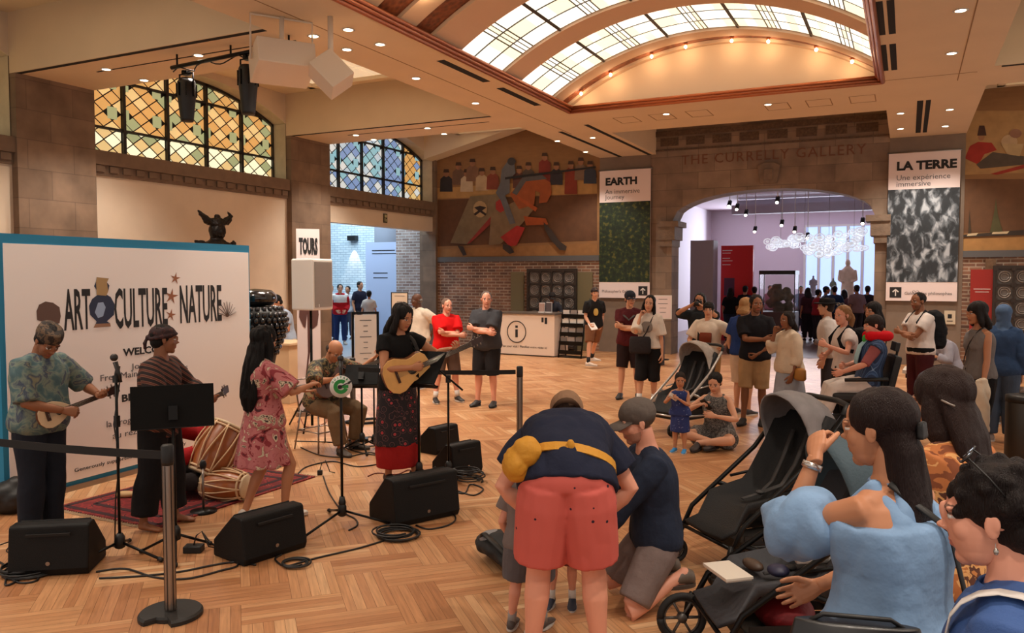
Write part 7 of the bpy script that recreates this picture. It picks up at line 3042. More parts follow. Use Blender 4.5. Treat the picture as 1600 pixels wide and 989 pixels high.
# 7 man by the left wall
p = onD(450, 600, 14.1)
p.z = 0
P = person(p, -62, 1.72, 'm', 'tan', 'man in a light blue t-shirt leaning behind the tan plinth', GP_AU, 1, lean=16, head=(0, 30, 0), hands=((-.05, .30, 1.12), (.06, .33, 1.12)), hpose=('hold', 'hold'), top=dict(mat=F(156, 170, 190), sleeve=.6, inf=.02), bottom=dict(mat=F(206, 186, 156), len=1.0, inf=.03), shoes=SHO((60, 60, 64)), hair=dict(style='short', col=(20, 18, 18)))
GP_C = 'people in the side corridor'
P = person(G(532, 538), 8, 1.78, 'm', 'light', 'man in a red and white jacket walking through the corridor doorway', GP_C, 1, top=dict(mat=F(186, 26, 34), sleeve=1.9, inf=.04, k=-.12), bottom=dict(mat=F(36, 50, 92), len=1.93, inf=.02), shoes=SHO((180, 170, 160)), hair=dict(style='short', col=(30, 24, 22)), hands=((-.12, .16, .98), (.12, .16, .98)), feet=((-.1, .12, .08), (.1, -.1, .08)), lean=2)
P.cloth('white_chest_panel', lambda mb: (P.torso(mb, .55, .97, .047, 0, 6), P.arm(mb, 0, 0, .3, .044), P.arm(mb, 1, 0, .3, .044)), F(224, 218, 214))
for q, (px, py, H_, an_, tc, bc, lb) in enumerate([(517, 533, 1.75, 20, (58, 66, 90), (40, 50, 84), 'person in dark blue at the left side of the corridor doorway'), (545, 530, 1.7, -20, (196, 192, 196), (60, 64, 80), 'person in a pale top behind the red jacket man'), (562, 531, 1.85, 40, (30, 28, 44), (50, 48, 56), 'person in a dark shirt and cap right of the red jacket man'), (577, 540, 1.6, 170, (186, 170, 160), (90, 90, 100), 'person in a pale grey coat at the far end of the corridor')]):
    person(G(px, py), an_, H_, 'm' if q % 2 == 0 else 'f', 'tan', lb, GP_C, 2, top=dict(mat=F(*tc), sleeve=.7, inf=.025), bottom=dict(mat=F(*bc), len=1.9, inf=.02), shoes=SHO((40, 38, 40)), hair=dict(style='short', col=(28, 22, 20)))
p = onD(656, 600, 14.4)
p.z = 0
P = person(p, -52, 1.70, 'm', 'dark', 'older man in a loose white shirt behind the standing guitarist', GP_AU, 1, g=1.12, belly=.05, head=(-10, 5, 0), hands=((-.2, -.12, 1.0), (.2, -.12, 1.0)), top=dict(mat=F(220, 206, 188), sleeve=.9, inf=.035, k=-.16, collar=1), bottom=dict(mat=F(190, 178, 160), len=1.92, inf=.03), shoes=SHO((70, 50, 40)), hair=dict(style='balding', col=(120, 116, 112)))
P = person(G(697, 628), 20, 1.66, 'm', 'rosy', 'man in a bright red t-shirt and grey shorts with arms crossed', GP_AU, 1, g=1.14, belly=.04, head=(8, 3, 0), feet=((-.20, .02, .075), (.20, .02, .075)), top=dict(mat=F(214, 20, 22), sleeve=.75, inf=.03, k=-.14, sflare=.025), bottom=dict(mat=F(96, 76, 66), len=.95, inf=.028, flare=.02), shoes=SHO((34, 32, 34), SOCKW), hair=dict(style='buzz', col=(120, 96, 84)), **CROSSED)
strap(P, [(-.10, -.12, 1.36), (-.11, -.02, 1.49), (-.10, .14, 1.36), (-.04, .17, 1.24)], BLACK, 'camera_strap', (.03, .005))
P = person(G(761, 634), -22, 1.78, 'm', 'rosy', 'tall man in a charcoal polo shirt and black cargo shorts with arms crossed', GP_AU, 1, g=1.14, belly=.03, head=(26, 2, 0), feet=((-.12, .02, .075), (.14, .04, .075)), top=dict(mat=F(62, 62, 66), sleeve=.8, inf=.035, k=-.14, collar=1, sflare=.02), bottom=dict(mat=F(34, 32, 34), len=1.02, inf=.03, flare=.018), shoes=SHO((22, 21, 22), sole=DS), hair=dict(style='buzz', col=(104, 92, 86)), **CROSSED)
# staff behind the desk
p = deskM @ V((.05, 1.25, 0))
P = person(p, 10, 1.62, 'm', 'brown', 'desk attendant in dark clothes with head bowed behind the information desk', None, 1, lean=20, head=(0, 25, 0), hands=((-.2, .35, 1.12), (.2, .35, 1.12)), top=dict(mat=F(50, 52, 62), sleeve=1.6, inf=.02), bottom=dict(mat=F(30, 30, 34), len=1.9), hair=dict(style='short', col=(20, 18, 18)), hat=dict(kind='cap', mat=F(40, 36, 36)))
# walker
P = person(G(928, 573), 14, 1.76, 'm', 'light', 'young man in a black t-shirt and brown shorts striding past the leaflet rack', GP_AU, 1, lean=2, head=(0, 4, 0), feet=((-.04, -.42, .09), (.20, .28, .075)), fyaw=(60, 55), rz=None, hands=((-.16, .02, .92), (.16, .26, .95)), hpose=('relax', 'hold'), top=dict(mat=F(26, 25, 26), sleeve=.7, inf=.025, k=-.12), bottom=dict(mat=F(126, 88, 64), len=.9, inf=.03), shoes=SHO((226, 216, 206), SOCKB), hair=dict(style='short', col=(44, 30, 24), fringe=1), glasses={}, twist=0)
mb = MB()
part_on(P, 'shirt_print', lambda m: m.ell((0, .158, 1.22), (.055, .008, .085), 14, 8), mat('print_gold', (190, 160, 80), .7))
backpack_on(P, F(36, 40, 40), .13, .40, .13)
held(P, 1, 'paper_leaflets', lambda m: m.box((0, 0, 0), (.02, .22, .15)), mat('leaflet_white', (220, 212, 204), .6), 'white leaflets carried by the striding young man', 'leaflet', (0, .07, -.04))
# maroon polo
P = person(G(983, 622), -4, 1.76, 'm', 'light', 'man in a maroon polo shirt and dark cap with arms crossed', GP_AU, 1, g=1.06, belly=.03, head=(18, 2, 0), feet=((-.14, .02, .075), (.14, .06, .075)), top=dict(mat=F(84, 30, 34), sleeve=.75, inf=.028, k=-.12, collar=1), bottom=dict(mat=F(40, 26, 26), len=.95, inf=.022, flare=.02), shoes=SHO((30, 28, 28), sole=DS), hair=dict(style='short', col=(40, 30, 26)), hat=dict(kind='cap', mat=F(44, 46, 56)), **CROSSED)
strap(P, [(-.10, .0, 1.46), (-.08, .15, 1.36), (0, .19, 1.29), (.08, .15, 1.36), (.10, .0, 1.46)], F(90, 88, 86), 'camera_strap', (.018, .004))
P = person(G(1013, 636), -12, 1.72, 'f', 'light', 'woman with long black hair in an oversized white tee, hand by her cheek', GP_AU, 1, head=(0, 4, -8), hands=((-.22, .05, .84), (.10, .17, 1.42)), elb=((-.6, -1, 0), (.25, .1, -1)), hpose=('relax', 'hold'), feet=((-.08, -.02, .075), (.12, .14, .075)), top=dict(mat=F(218, 204, 190), sleeve=.9, sflare=.03, inf=.028, k=-.0), bottom=dict(mat=F(26, 25, 27), len=1.15, inf=.022, flare=.02), shoes=SHO((28, 26, 28), SOCKW, sockh=1.2), hair=dict(style='long', col=(18, 15, 15), len=.30))
part_on(P, 'shirt_print', lambda m: m.ell((0.0, .165, 1.24), (.09, .006, .09), 14, 8), F(130, 120, 112))
bag_at(P, (.10, .17, .98), (.34, .11, .26), F(44, 40, 42), 'shoulder_bag')
torso_strap(P, -1, F(44, 40, 42), 'bag_strap', infl=.05, wide=.01)
# photographer
p = onD(1093, 640, 12.9)
p.z = 0
P = person(p, -14, 1.74, 'm', 'tan', 'person in black holding a camera to the face behind the folded arm visitors', GP_AU, 1, head=(0, 0, 0), hands=((-.09, .24, 1.54), (.09, .22, 1.56)), elb=((-1, .3, -.6), (1, .3, -.6)), hpose=('hold', 'hold'), top=dict(mat=F(40, 44, 48), sleeve=.9, inf=.03), bottom=dict(mat=F(34, 34, 40), len=1.9, inf=.03), shoes=SHO((30, 28, 28)), hair=dict(style='long', col=(18, 15, 14), len=.16, sides=.5))
pm_ = P.M @ V((0, .20 * P.s, 1.585 * P.s))
o = empty('camera', pm_, P.root.rotation_euler.z, 'black camera held up by the person in black', 'camera')
MB().box((0, 0, 0), (.13, .05, .085)).box((0, 0, .05), (.05, .045, .03)).build('body', BLACK, o, bevel=.006)
MB().cyl((0, .02, 0), (0, .10, 0), .035, 16).build('lens', BLACK, o)
# white tee by the stroller
P = person(G(1106, 640), -18, 1.62, 'm', 'light', 'person in a white printed tee and khaki shorts behind the light stroller', GP_AU, 1, g=1.05, head=(14, 3, 0), hands=((-.26, .04, 1.04), (.16, .25, 1.02)), elb=((-1, -.6, .1), (1, -.6, -.3)), hpose=('fist', 'hold'), top=dict(mat=F(222, 206, 188), sleeve=.8, sflare=.025, inf=.026, k=-.12), bottom=dict(mat=F(176, 138, 92), len=.98, inf=.022, flare=.02), shoes=SHO((180, 168, 156)), hair=dict(style='short', col=(20, 17, 17), fringe=1, vol=1.06))
part_on(P, 'shirt_print', lambda m: m.tube([(0, .150 * P.s, 1.26 * P.s), (0, .168 * P.s, 1.19 * P.s), (0, .168 * P.s, 1.10 * P.s)], [(.09, .02), (.095, .02), (.09, .02)], 12, up=(0, 1, 0)), F(120, 56, 36))
strap(P, [(.11, -.1, 1.36), (.11, .0, 1.475), (.115, .13, 1.34), (.12, .165, 1.1)], BLACK, 'bag_strap', (.02, .004))
# little girl
P = person(G(1062, 706), -18, .93, 'f', 'tan', 'little girl in a sleeveless navy dotted dress beside the light stroller', GP_AU, 1, child=True, headscale=1.42, g=1.18, belly=.02, head=(20, 10, 0), hands=((-.05, .26, 1.18), (.12, .24, 1.20)), hpose=('hold', 'hold'), elb=((-1, -.3, -1), (1, -.3, -1)), feet=((-.12, .05, .075), (.10, .02, .075)), top=dict(mat=NAVYDOT, tank=1, inf=.012, name='dress_bodice', fold=.003), skirt=dict(mat=NAVYDOT, hem=.45, w=.21, d=.18, k=.45, name='dress_skirt'), shoes=SHO((40, 130, 190)), hair=dict(style='bun', col=(40, 28, 22)))
held(P, 1, 'drink_pouch', lambda m: m.box((0, 0, 0), (.05, .03, .10)), mat('pouch_pale', (210, 200, 190), .5), 'pale drink pouch in the little girl\'s hand', 'drink', (0, .05, -.02))
# woman seated on the floor
P = person(G(1122, 696), -26, 1.66, 'f', 'light', 'woman in a grey patterned sleeveless dress sitting cross-legged on the floor', None, 1, g=1.12, pelvis=(0, 0, .13), lean=8, head=(10, 22, 0), hands=((-.10, .30, .42), (.10, .30, .54)), hpose=('relax', 'hold'), elb=((-1, -.2, -.5), (1, -.2, -.5)), feet=((.06, .42, .09), (-.10, .30, .10)), knees=((-1.5, .5, .25), (1.5, .5, .25)), top=dict(mat=GREYPRINT, tank=1, inf=.016, name='dress'), bottom=dict(mat=GREYPRINT, len=.6, inf=.03, name='dress_hem'), shoes=SHO((52, 44, 44), sole=DS), hair=dict(style='bun', col=(24, 19, 18)))
held(P, 1, 'mobile_phone', lambda m: m.box((0, 0, 0), (.012, .075, .15)), BLACK, 'black phone held by the woman sitting on the floor', 'phone', (0, .08, -.03))
# black polo man, blue bag person, cream woman
P = person(G(1178, 663), -8, 1.76, 'm', 'brown', 'man in a black polo shirt and khaki shorts with one arm folded across', GP_AU, 1, g=1.04, head=(26, 2, 0), hands=((-.05, .14, .96), (-.14, .27, 1.17)), elb=((-1, -.4, -.4), (1, .2, -.9)), hpose=('hold', 'relax'), palm=(None, (0, -1, 0)), feet=((-.10, -.02, .075), (.13, .08, .075)), top=dict(mat=F(28, 27, 32), sleeve=.8, inf=.028, k=-.12, collar=1), bottom=dict(mat=F(176, 140, 100), len=.98, inf=.022, flare=.02), shoes=SHO((22, 20, 20), sole=DS), hair=dict(style='short', col=(18, 15, 15)), beard=(34, 26, 24))
p = G(1160, 655)
P = person(G(1160, 648), 150, 1.70, 'm', 'light', 'fair haired person in a blue tee and white shorts behind the black polo man', GP_AU, 1, head=(0, 5, 0), top=dict(mat=F(38, 62, 120), sleeve=.7, inf=.028), bottom=dict(mat=F(214, 190, 166), len=1.0, inf=.03), shoes=SHO((60, 56, 60)), hair=dict(style='long', col=(176, 130, 84), len=.06, sides=.3))
bag_at(P, (-.2, .05, 1.0), (.2, .12, .22), F(34, 34, 40), 'waist_bag')
P = person(G(1232, 676), -62, 1.56, 'f', 'brown', 'woman in a cream top and long pale denim skirt with a small tan bag', GP_AU, 1, g=1.12, belly=.03, head=(10, 2, 0), hands=((-.22, .08, .86), (.07, .20, 1.44)), elb=((-.6, -1, 0), (.25, .1, -1)), hpose=('relax', 'hold'), top=dict(mat=F(216, 196, 172), sleeve=1.45, inf=.03, k=-.1, flare=.04), skirt=dict(mat=F(156, 160, 170), hem=.22, w=.27, d=.25, pleat=.05), shoes=SHO((90, 70, 56)), hair=dict(style='long', col=(30, 20, 18), len=.10, sides=.6))
bag_at(P, (-.30, .0, .88), (.22, .12, .15), mat('bag_tan', (170, 116, 50), .5), 'shoulder_bag')
# women behind the wheelchair
p = onD(1318, 690, 9.6)
p.z = 0
P = person(p, -62, 1.66, 'f', 'rosy', 'woman in a white tee with sunglasses on her fair hair holding up a drink can', GP_AU, 1, head=(16, 2, 0), hands=((-.16, .33, 1.26), (.12, .24, 1.10)), elb=((-1, -.2, -1), (1, -.2, -1)), hpose=('hold', 'hold'), top=dict(mat=F(218, 206, 200), sleeve=.45, inf=.02, k=.02), bottom=dict(mat=F(26, 24, 26), len=1.95, inf=.02), shoes=SHO((30, 28, 28)), hair=dict(style='pony', col=(150, 106, 66), len=.20), glasses=dict(up=1, mat=mat('silver', (170, 166, 160), .2, .8)))
backpack_on(P, F(24, 24, 28), .15, .46, .18)
held(P, 0, 'drink_can', lambda m: m.tube([(0, 0, -.06), (0, 0, .06)], .032, 14), mat('can_grey', (110, 100, 104), .3, .7), 'grey drink can held up by the fair haired woman', 'drink can', (0, .085, -.045), (90, 0, 0))
p = onD(1364, 690, 10.2)
p.z = 0
P = person(p, -50, 1.68, 'f', 'tan', 'woman with long wavy black hair in a black vest top behind the wheelchair', GP_AU, 1, head=(8, 2, 0), hands=((-.12, .28, 1.02), (.12, .28, 1.02)), hpose=('hold', 'hold'), top=dict(mat=F(24, 23, 26), tank=1, inf=.012), bottom=dict(mat=F(30, 30, 36), len=1.93), shoes=SHO((30, 28, 28)), hair=dict(style='long', col=(22, 17, 16), len=.24, w=1.15, vol=1.06))
p = onD(1292, 690, 11.3)
p.z = 0
P = person(p, -90, 1.70, 'm', 'light', 'person in a black wide brimmed hat behind the fair haired woman', GP_AU, 1, top=dict(mat=F(206, 196, 190), sleeve=1.6, inf=.03), bottom=dict(mat=F(60, 56, 60), len=1.9), shoes=SHO((30, 28, 28)), hair=dict(style='short', col=(40, 30, 26)), hat=dict(kind='peci', mat=F(22, 20, 22)))
P.hb('hat_brim', lambda m: m.tube([(0, -.015, .045), (0, -.015, .060)], [(.16, .18), (.15, .17)], 28, up=(0, 1, 0)), F(22, 20, 22))

# power wheelchair and its rider
pw = G(1338, 708)
wa = -80
r = empty('power_wheelchair', pw, face_rot(pw, wa), 'black powered wheelchair with a head support carrying the boy', 'wheelchair')
for sx in (-1, 1):
    for y, rr in ((.28, .16), (-.30, .14)):
        mb = MB().tube([(sx * .26 - .035, y, rr), (sx * .26 + .035, y, rr)], rr, 24, up=(0, 0, 1))
        o = mb.build('wheel', mat('tyre', (22, 21, 21)), r, bevel=.012)
        MB().tube([(sx * .30 - .005, y, rr), (sx * .30 + .006, y, rr)], rr * .5, 18).build('hub', DSTEEL, o)
    MB().tube([(sx * .26, .18, .86), (sx * .26, -.26, .88)], [(.03, .02), (.035, .022)], 12, up=(0, 0, 1)).build('armrest', BLACK, r)
    MB().tube([(sx * .26, -.2, .60), (sx * .26, -.2, .87)], .014, 8).build('armrest_post', BLACKM, r)
    MB().tube([(sx * .12, .28, .60), (sx * .13, .34, .40), (sx * .13, .36, .30)], .018, 8).build('leg_rest', BLACKM, r)
    MB().box((sx * .13, .44, .29), (.15, .24, .02)).build('footplate', BLACKM, r)
MB().tube([(0, -.36, .30), (0, -.30, .32), (0, .26, .30), (0, .34, .26)], [(.14, .10), (.18, .15), (.18, .14), (.12, .08)], 16, up=(0, 0, 1)).build('motor_base', BLACK, r)
MB().cyl((0, -.02, .40), (0, -.02, .62), .06, 14).build('seat_post', BLACKM, r)
MB().box((0, .05, .66), (.46, .50, .10)).build('seat', BLACK, r, bevel=.03)
mb = MB()
mb.M = Matrix.Translation((0, -.24, .70)) @ Matrix.Rotation(R(12), 4, 'X')
mb.box((0, -.05, .22), (.42, .08, .46)).build('backrest', BLACK, r, bevel=.03)
mb = MB()
mb.M = Matrix.Translation((0, -.24, .70)) @ Matrix.Rotation(R(10), 4, 'X')
mb.tube([(0, -.08, .4), (0, -.08, .52)], .014, 8).box((0, -.05, .54), (.22, .05, .10)).build('headrest', BLACK, r, bevel=.008)
MB().tube([(.26, .16, .88), (.26, .22, .89)], .025, 8).tube([(.26, .20, .90), (.26, .20, .96)], .010, 8).build('joystick', BLACK, r)
P = person(pw, wa, 1.62, 'm', 'rosy', 'boy with short dark hair and blue check shirt seated in the powered wheelchair', None, 0, g=.98, pelvis=(0, -.12, .885), lean=-12, head=(10, 8, 6), hands=((-.20, .20, 1.02), (.16, .12, 1.06)), hpose=('relax', 'hold'), elb=((-1, -.3, -.7), (1, -.3, -.7)), feet=((-.12, .42, .42), (.12, .42, .42)), knees=((-.2, .6, 1), (.2, .6, 1)),
           top=dict(mat=PLAID, sleeve=.2, inf=.03, k=-.08), bottom=dict(mat=F(218, 206, 198), len=1.9, inf=.024), shoes=SHO((190, 184, 178)), hair=dict(style='short', col=(40, 27, 22), fringe=1, vol=1.05))
P.cloth('sleeves', lambda m: (P.arm(m, 0, 0, 1.0, .016), P.arm(m, 1, 0, 1.0, .016)), F(150, 84, 84))
part_on(P, 'bib', lambda m: m.tube([P.spine(.93)[0] + V((0, .10, .03)), P.spine(.8)[0] + V((0, .15, .02)), P.spine(.6)[0] + V((0, .165, .0)), P.spine(.42)[0] + V((0, .16, 0))], [(.07, .012), (.10, .015), (.11, .015), (.09, .012)], 12, up=(0, 1, 0)), F(160, 200, 214))
part_on(P, 'green_cloth', lambda m: m.ell(P.spine(.97)[0] + V((-.02, .12, .02)), (.05, .03, .05), 10, 8), F(70, 170, 80))
nk_ = P.M @ (P.spine(1.06)[0])
q = 14
mb = MB().tube([(.125 * math.cos(R(a)), .125 * math.sin(R(a)) + .01, .015) for a in range(125, 420, 15)], [.045] + [.055] * 18 + [.045], 14)
o = mb.build('neck_pillow', F(206, 18, 30), loc=nk_, rz=P.root.rotation_euler.z)
tag(o, 'bright red travel pillow round the boy\'s neck', 'neck pillow')

# white tee man with backpack
p = onD(1436, 650, 11.4)
p.z = 0
P = person(p, -52, 1.78, 'm', 'brown', 'man in a white tee and maroon trousers with a black backpack, arms crossed', GP_AU, 1, g=1.08, belly=.02, head=(4, 6, 0), top=dict(mat=F(224, 212, 206), sleeve=.6, inf=.022, k=-.08), bottom=dict(mat=F(70, 26, 30), len=1.9, inf=.03), shoes=SHO((30, 28, 28)), hair=dict(style='buzz', col=(26, 20, 20)), beard=(30, 22, 20), glasses=dict(up=1), **CROSSED)
backpack_on(P, F(26, 26, 30), .17, .52, .20)
P.cloth('waist_pack', lambda m: P.torso(m, -.02, .12, .035, 0, 4), F(20, 19, 20), .003)
# grey vest person
P = person(G(1527, 712), -58, 1.72, 'f', 'tan', 'curly dark haired person in a grey sleeveless top and black shorts carrying a white jacket', GP_AU, 0, g=1.06, head=(0, 4, 0), hands=((-.26, .12, .86), (.22, .0, .84)), elb=((-.6, -1, 0), (.6, -1, 0)), hpose=('hold', 'relax'), top=dict(mat=F(120, 114, 112), tank=1, inf=.018, k=-.08), bottom=dict(mat=F(24, 22, 24), len=.98, inf=.03), shoes=SHO((40, 36, 36)), hair=dict(style='long', col=(30, 23, 21), len=.13, vol=1.1, sides=1.2, w=1.1))
torso_strap(P, -1, F(50, 46, 46), 'bag_strap', wide=.014)
mb = MB()
w_ = P.M @ P.wr[0]
mb.tube([(0, 0, .08), (.01, 0, -.05), (-.01, .0, -.25), (.02, 0, -.45), (0, 0, -.54)], [(.05, .04), (.07, .05), (.085, .045), (.07, .035), (.05, .02)], 12)
v, f, n_ = remesh(mb.v, mb.f, .01, 2)
o = fast_mesh('folded_jacket', [(displace(v, n_, .025, 9, 4, (1, 1, .5), True), f)], F(222, 206, 184))
o.location = w_ + V((-.02, -.02, -.04))
tag(o, 'cream white jacket hanging from the grey vest person\'s hand', 'jacket')
P = person(G(1562, 690), 175, 1.66, 'f', 'light', 'person in a blue headscarf and denim behind the grey vest person', GP_AU, 1, top=dict(mat=F(52, 74, 108), sleeve=1.9, inf=.035, k=-.15), bottom=dict(mat=F(70, 84, 104), len=1.92, inf=.03), shoes=SHO((150, 140, 136)), hat=dict(kind='hood', mat=F(84, 108, 142)))
# seated people at the right
bq = onD(1580, 650, 11.2)
bq.z = 0
r = empty('bench', bq, face_rot(bq, -20), 'dark bench at the right edge under the seated people', 'bench')
MB().box((0, 0, .42), (1.7, .45, .06)).build('seat', mat('bench_wood', (80, 58, 44), .5), r, bevel=.006)
for sx in (-1, 1):
    MB().box((sx * .7, 0, .195), (.08, .38, .39)).build('leg', BLACK, r)
BMx = Matrix.Translation(bq) @ Matrix.Rotation(r.rotation_euler.z, 4, 'Z')
for x, tc, bc, lb, hc, sx_ in ((.12, (206, 192, 184), (26, 25, 28), 'person in a pale top and black trousers sitting on the dark bench', (28, 20, 18), 'f'), (-.45, (60, 44, 44), (110, 96, 90), 'person in a dark top sitting at the right edge of the picture', (34, 24, 20), 'm')):
    p = BMx @ V((x, 0, 0))
    P = person(p, 0, 1.66, sx_, 'tan', lb, None, 1, pelvis=(0, .02, .535), lean=14, head=(0, 5, 0), rz=r.rotation_euler.z, hands=((-.10, .36, .80), (.10, .38, .82)), hpose=('relax', 'relax'), feet=((-.12, .48, .075), (.10, .50, .075)), knees=((-.2, 1, .8), (.2, 1, .8)), top=dict(mat=F(*tc), sleeve=.8, inf=.025), bottom=dict(mat=F(*bc), len=1.9, inf=.022), shoes=SHO((30, 28, 28)), hair=dict(style='short', col=hc, fringe=1))
bq = G(1487, 622)
r = empty('stool', bq, 0, 'small dark stool behind the low table', 'stool')
MB().tube([(0, 0, .40), (0, 0, .44)], .18, 20).build('seat', BLACK, r)
for k in range(3):
    t = k * 2.09
    MB().tube([(.12 * math.cos(t), .12 * math.sin(t), .40), (.18 * math.cos(t), .18 * math.sin(t), 0)], .014, 8).build('leg', BLACKM, r)
P = person(bq, -60, 1.6, 'f', 'light', 'person in a pale grey top seated behind the low table, leaning forward', None, 1, pelvis=(0, 0, .535), lean=26, head=(0, 10, 0), hands=((-.12, .42, .78), (.12, .42, .78)), feet=((-.1, .44, .075), (.1, .44, .075)), knees=((-.2, 1, .8), (.2, 1, .8)), top=dict(mat=F(160, 158, 170), sleeve=1.7, inf=.03), bottom=dict(mat=F(50, 50, 56), len=1.9), shoes=SHO((30, 28, 28)), hair=dict(style='short', col=(26, 20, 18)))

# ---------------------------------------------------------------- people in the gallery
GPG = 'people inside the gallery'
gal = [(1140, 24.6, 1.66, 170, (22, 20, 24), (40, 46, 66), 'f', 'person with long black hair in black, left of the red panel people', 'long'), (1163, 24.6, 1.72, 160, (30, 26, 30), (30, 28, 30), 'm', 'person in black close to the red panel', 'short'), (1178, 24.2, 1.70, 185, (34, 50, 96), (40, 40, 50), 'm', 'person in navy blue at the red panel\'s right edge', 'short'),
       (1262, 24.9, 1.66, 200, (70, 40, 50), (40, 36, 44), 'f', 'person in dark plum left of the crowd by the statues', 'long'), (1276, 24.2, 1.62, 120, (156, 40, 48), (50, 46, 54), 'f', 'person in red in the crowd by the statues', 'short'), (1288, 24.9, 1.70, 100, (60, 66, 84), (150, 120, 80), 'm', 'person in slate blue in the crowd by the statues', 'short'),
       (1303, 24.4, 1.72, 190, (40, 60, 96), (40, 42, 60), 'm', 'person in blue under the small bust', 'short'), (1317, 24.8, 1.6, 150, (120, 84, 84), (60, 50, 60), 'f', 'person in dusty rose in front of the tall statue', 'long'), (1338, 24.2, 1.75, 210, (150, 122, 124), (60, 54, 60), 'm', 'person in beige right of the tall statue', 'short'),
       (1354, 24.6, 1.72, 170, (44, 36, 44), (36, 32, 40), 'm', 'person in dark grey near the arch\'s right side', 'short'), (1250, 27.6, 1.68, 10, (90, 60, 70), (50, 46, 56), 'f', 'person in mauve behind the glass case', 'short'), (1202, 27.8, 1.70, 20, (160, 100, 120), (70, 60, 70), 'f', 'person in pink seen through the glass case', 'short')]
for px, d_, H_, an_, tc, bc, sx_, lb, hs_ in gal:
    p = onD(px, 520, d_)
    p.z = .002
    person(p, an_, H_, sx_, 'tan', lb, GPG, 2, top=dict(mat=F(*tc), sleeve=.8, inf=.03), bottom=dict(mat=F(*bc), len=1.9, inf=.025), hair=dict(style=hs_, col=(26, 20, 20), len=.2), shoes=dict(mat=BLACK))

# ---------------------------------------------------------------- foreground
# boy left of the bending man
P = person(G(826, 985), 160, 1.05, 'm', 'rosy', 'small boy standing left of the bending man, holding a green toy', None, 0, child=True, headscale=1.36, g=1.08, lean=8, head=(0, 15, 0), hands=((-.24, .14, .82), (.10, .3, .95)), hpose=('hold', 'relax'), feet=((-.16, -.04, .075), (.12, .08, .075)), top=dict(mat=F(120, 110, 108), sleeve=.6, inf=.025), bottom=dict(mat=F(96, 92, 96), len=.85, inf=.035), shoes=SHO((84, 76, 74), mat('sock_grey', (150, 146, 144), .8)), hair=dict(style='short', col=(52, 34, 28)))
held(P, 0, 'green_toy', lambda m: m.ell((0, 0, 0), (.03, .05, .075), 12, 8), mat('toy_green', (20, 120, 60), .5), 'green toy dangling from the small boy\'s hand', 'toy', (0, .06, -.04))
P = person(G(880, 944), -10, .98, 'm', 'rosy', 'child in white socks and navy trainers hidden behind the bending man\'s legs', None, 0, child=True, headscale=1.3, g=1.05, head=(0, 10, 0), feet=((-.10, .0, .075), (.12, .06, .075)), top=dict(mat=F(90, 60, 60), sleeve=.6), bottom=dict(mat=F(120, 60, 56), len=.9, inf=.03), shoes=SHO((36, 46, 66), SOCKW), hair=dict(style='short', col=(60, 44, 34)))
# kneeling man
p = onD(1020, 900, 4.85)
p.z = 0
P = person(p, -76, 1.82, 'm', 'rosy', 'kneeling man in a dark grey cap, navy long sleeved top and grey shorts', None, 0, g=1.05, pelvis=(0, -.02, .40), lean=9, head=(4, 14, 0), hands=((-.10, .42, .40), (.12, .46, .44)), hpose=('relax', 'relax'), elb=((-1, -.5, -.6), (1, -.5, -.6)), feet=((-.10, -.16, .215), (.10, -.13, .215)), knees=((-.3, 1, -.55), (.3, 1, -.55)),
           top=dict(mat=F(40, 48, 66), sleeve=1.9, inf=.022, k=-.12, fold=.012), bottom=dict(mat=F(128, 112, 108), len=.82, inf=.024), shoes=SHO((96, 84, 74), sole=mat('sole_brown', (70, 58, 50), .7)), hair=dict(style='buzz', col=(96, 76, 62)), hat=dict(kind='cap', mat=F(96, 86, 80)), glasses={}, beard=(110, 80, 64))
# bending man
p = onD(884, 1000, 3.95)
p.z = 0
P = person(p, 180, 1.80, 'm', 'rosy', 'man bending far forward in navy tee and salmon shorts with a mustard waist bag', None, 0, g=1.22, belly=.02, pelvis=(0, -.05, .95), lean=100, head=(0, 38, 0), hands=((-.16, .36, .66), (.16, .36, .66)), hpose=('relax', 'relax'), elb=((-1.6, -.3, .1), (1.6, -.3, .1)), feet=((-.17, .0, .075), (.17, .0, .075)), fyaw=(14, -14), knees=((-.2, 1, 0), (.2, 1, 0)),
           top=dict(mat=F(34, 38, 56), sleeve=.62, inf=.026, k=-.02, sflare=.03, fold=.014), bottom=dict(mat=SALMON, len=.82, inf=.036, flare=.03, k=.14), shoes=SHO((60, 56, 56), SOCKW), hair=dict(style='short', col=(70, 50, 40)), hat=dict(kind='cap', mat=F(140, 108, 84), back=True))
MUST = mat('mustard', (200, 140, 36), .7, bump=.2, bs=60)
s = P.s
c, u, r_, f_ = P.spine(.17)
pts = []
for k in range(29):
    a = 2 * math.pi * k / 28
    pts.append(c + u * (.012 * math.sin(a * 2)) + r_ * (.235 * s * math.cos(a)) + f_ * (.175 * s * math.sin(a)))
mb = MB()
mb.tube(pts, [(.024, .005)] * len(pts), 8, up=u)
mb = MB()
rs = []
for q in pts:
    o_ = (q - c).normalized()
    rs.append([q + u * .024 + o_ * .004, q - u * .024 + o_ * .004, q - u * .024 - o_ * .004, q + u * .024 - o_ * .004])
mb.rings(rs, cap=False, sm=False)
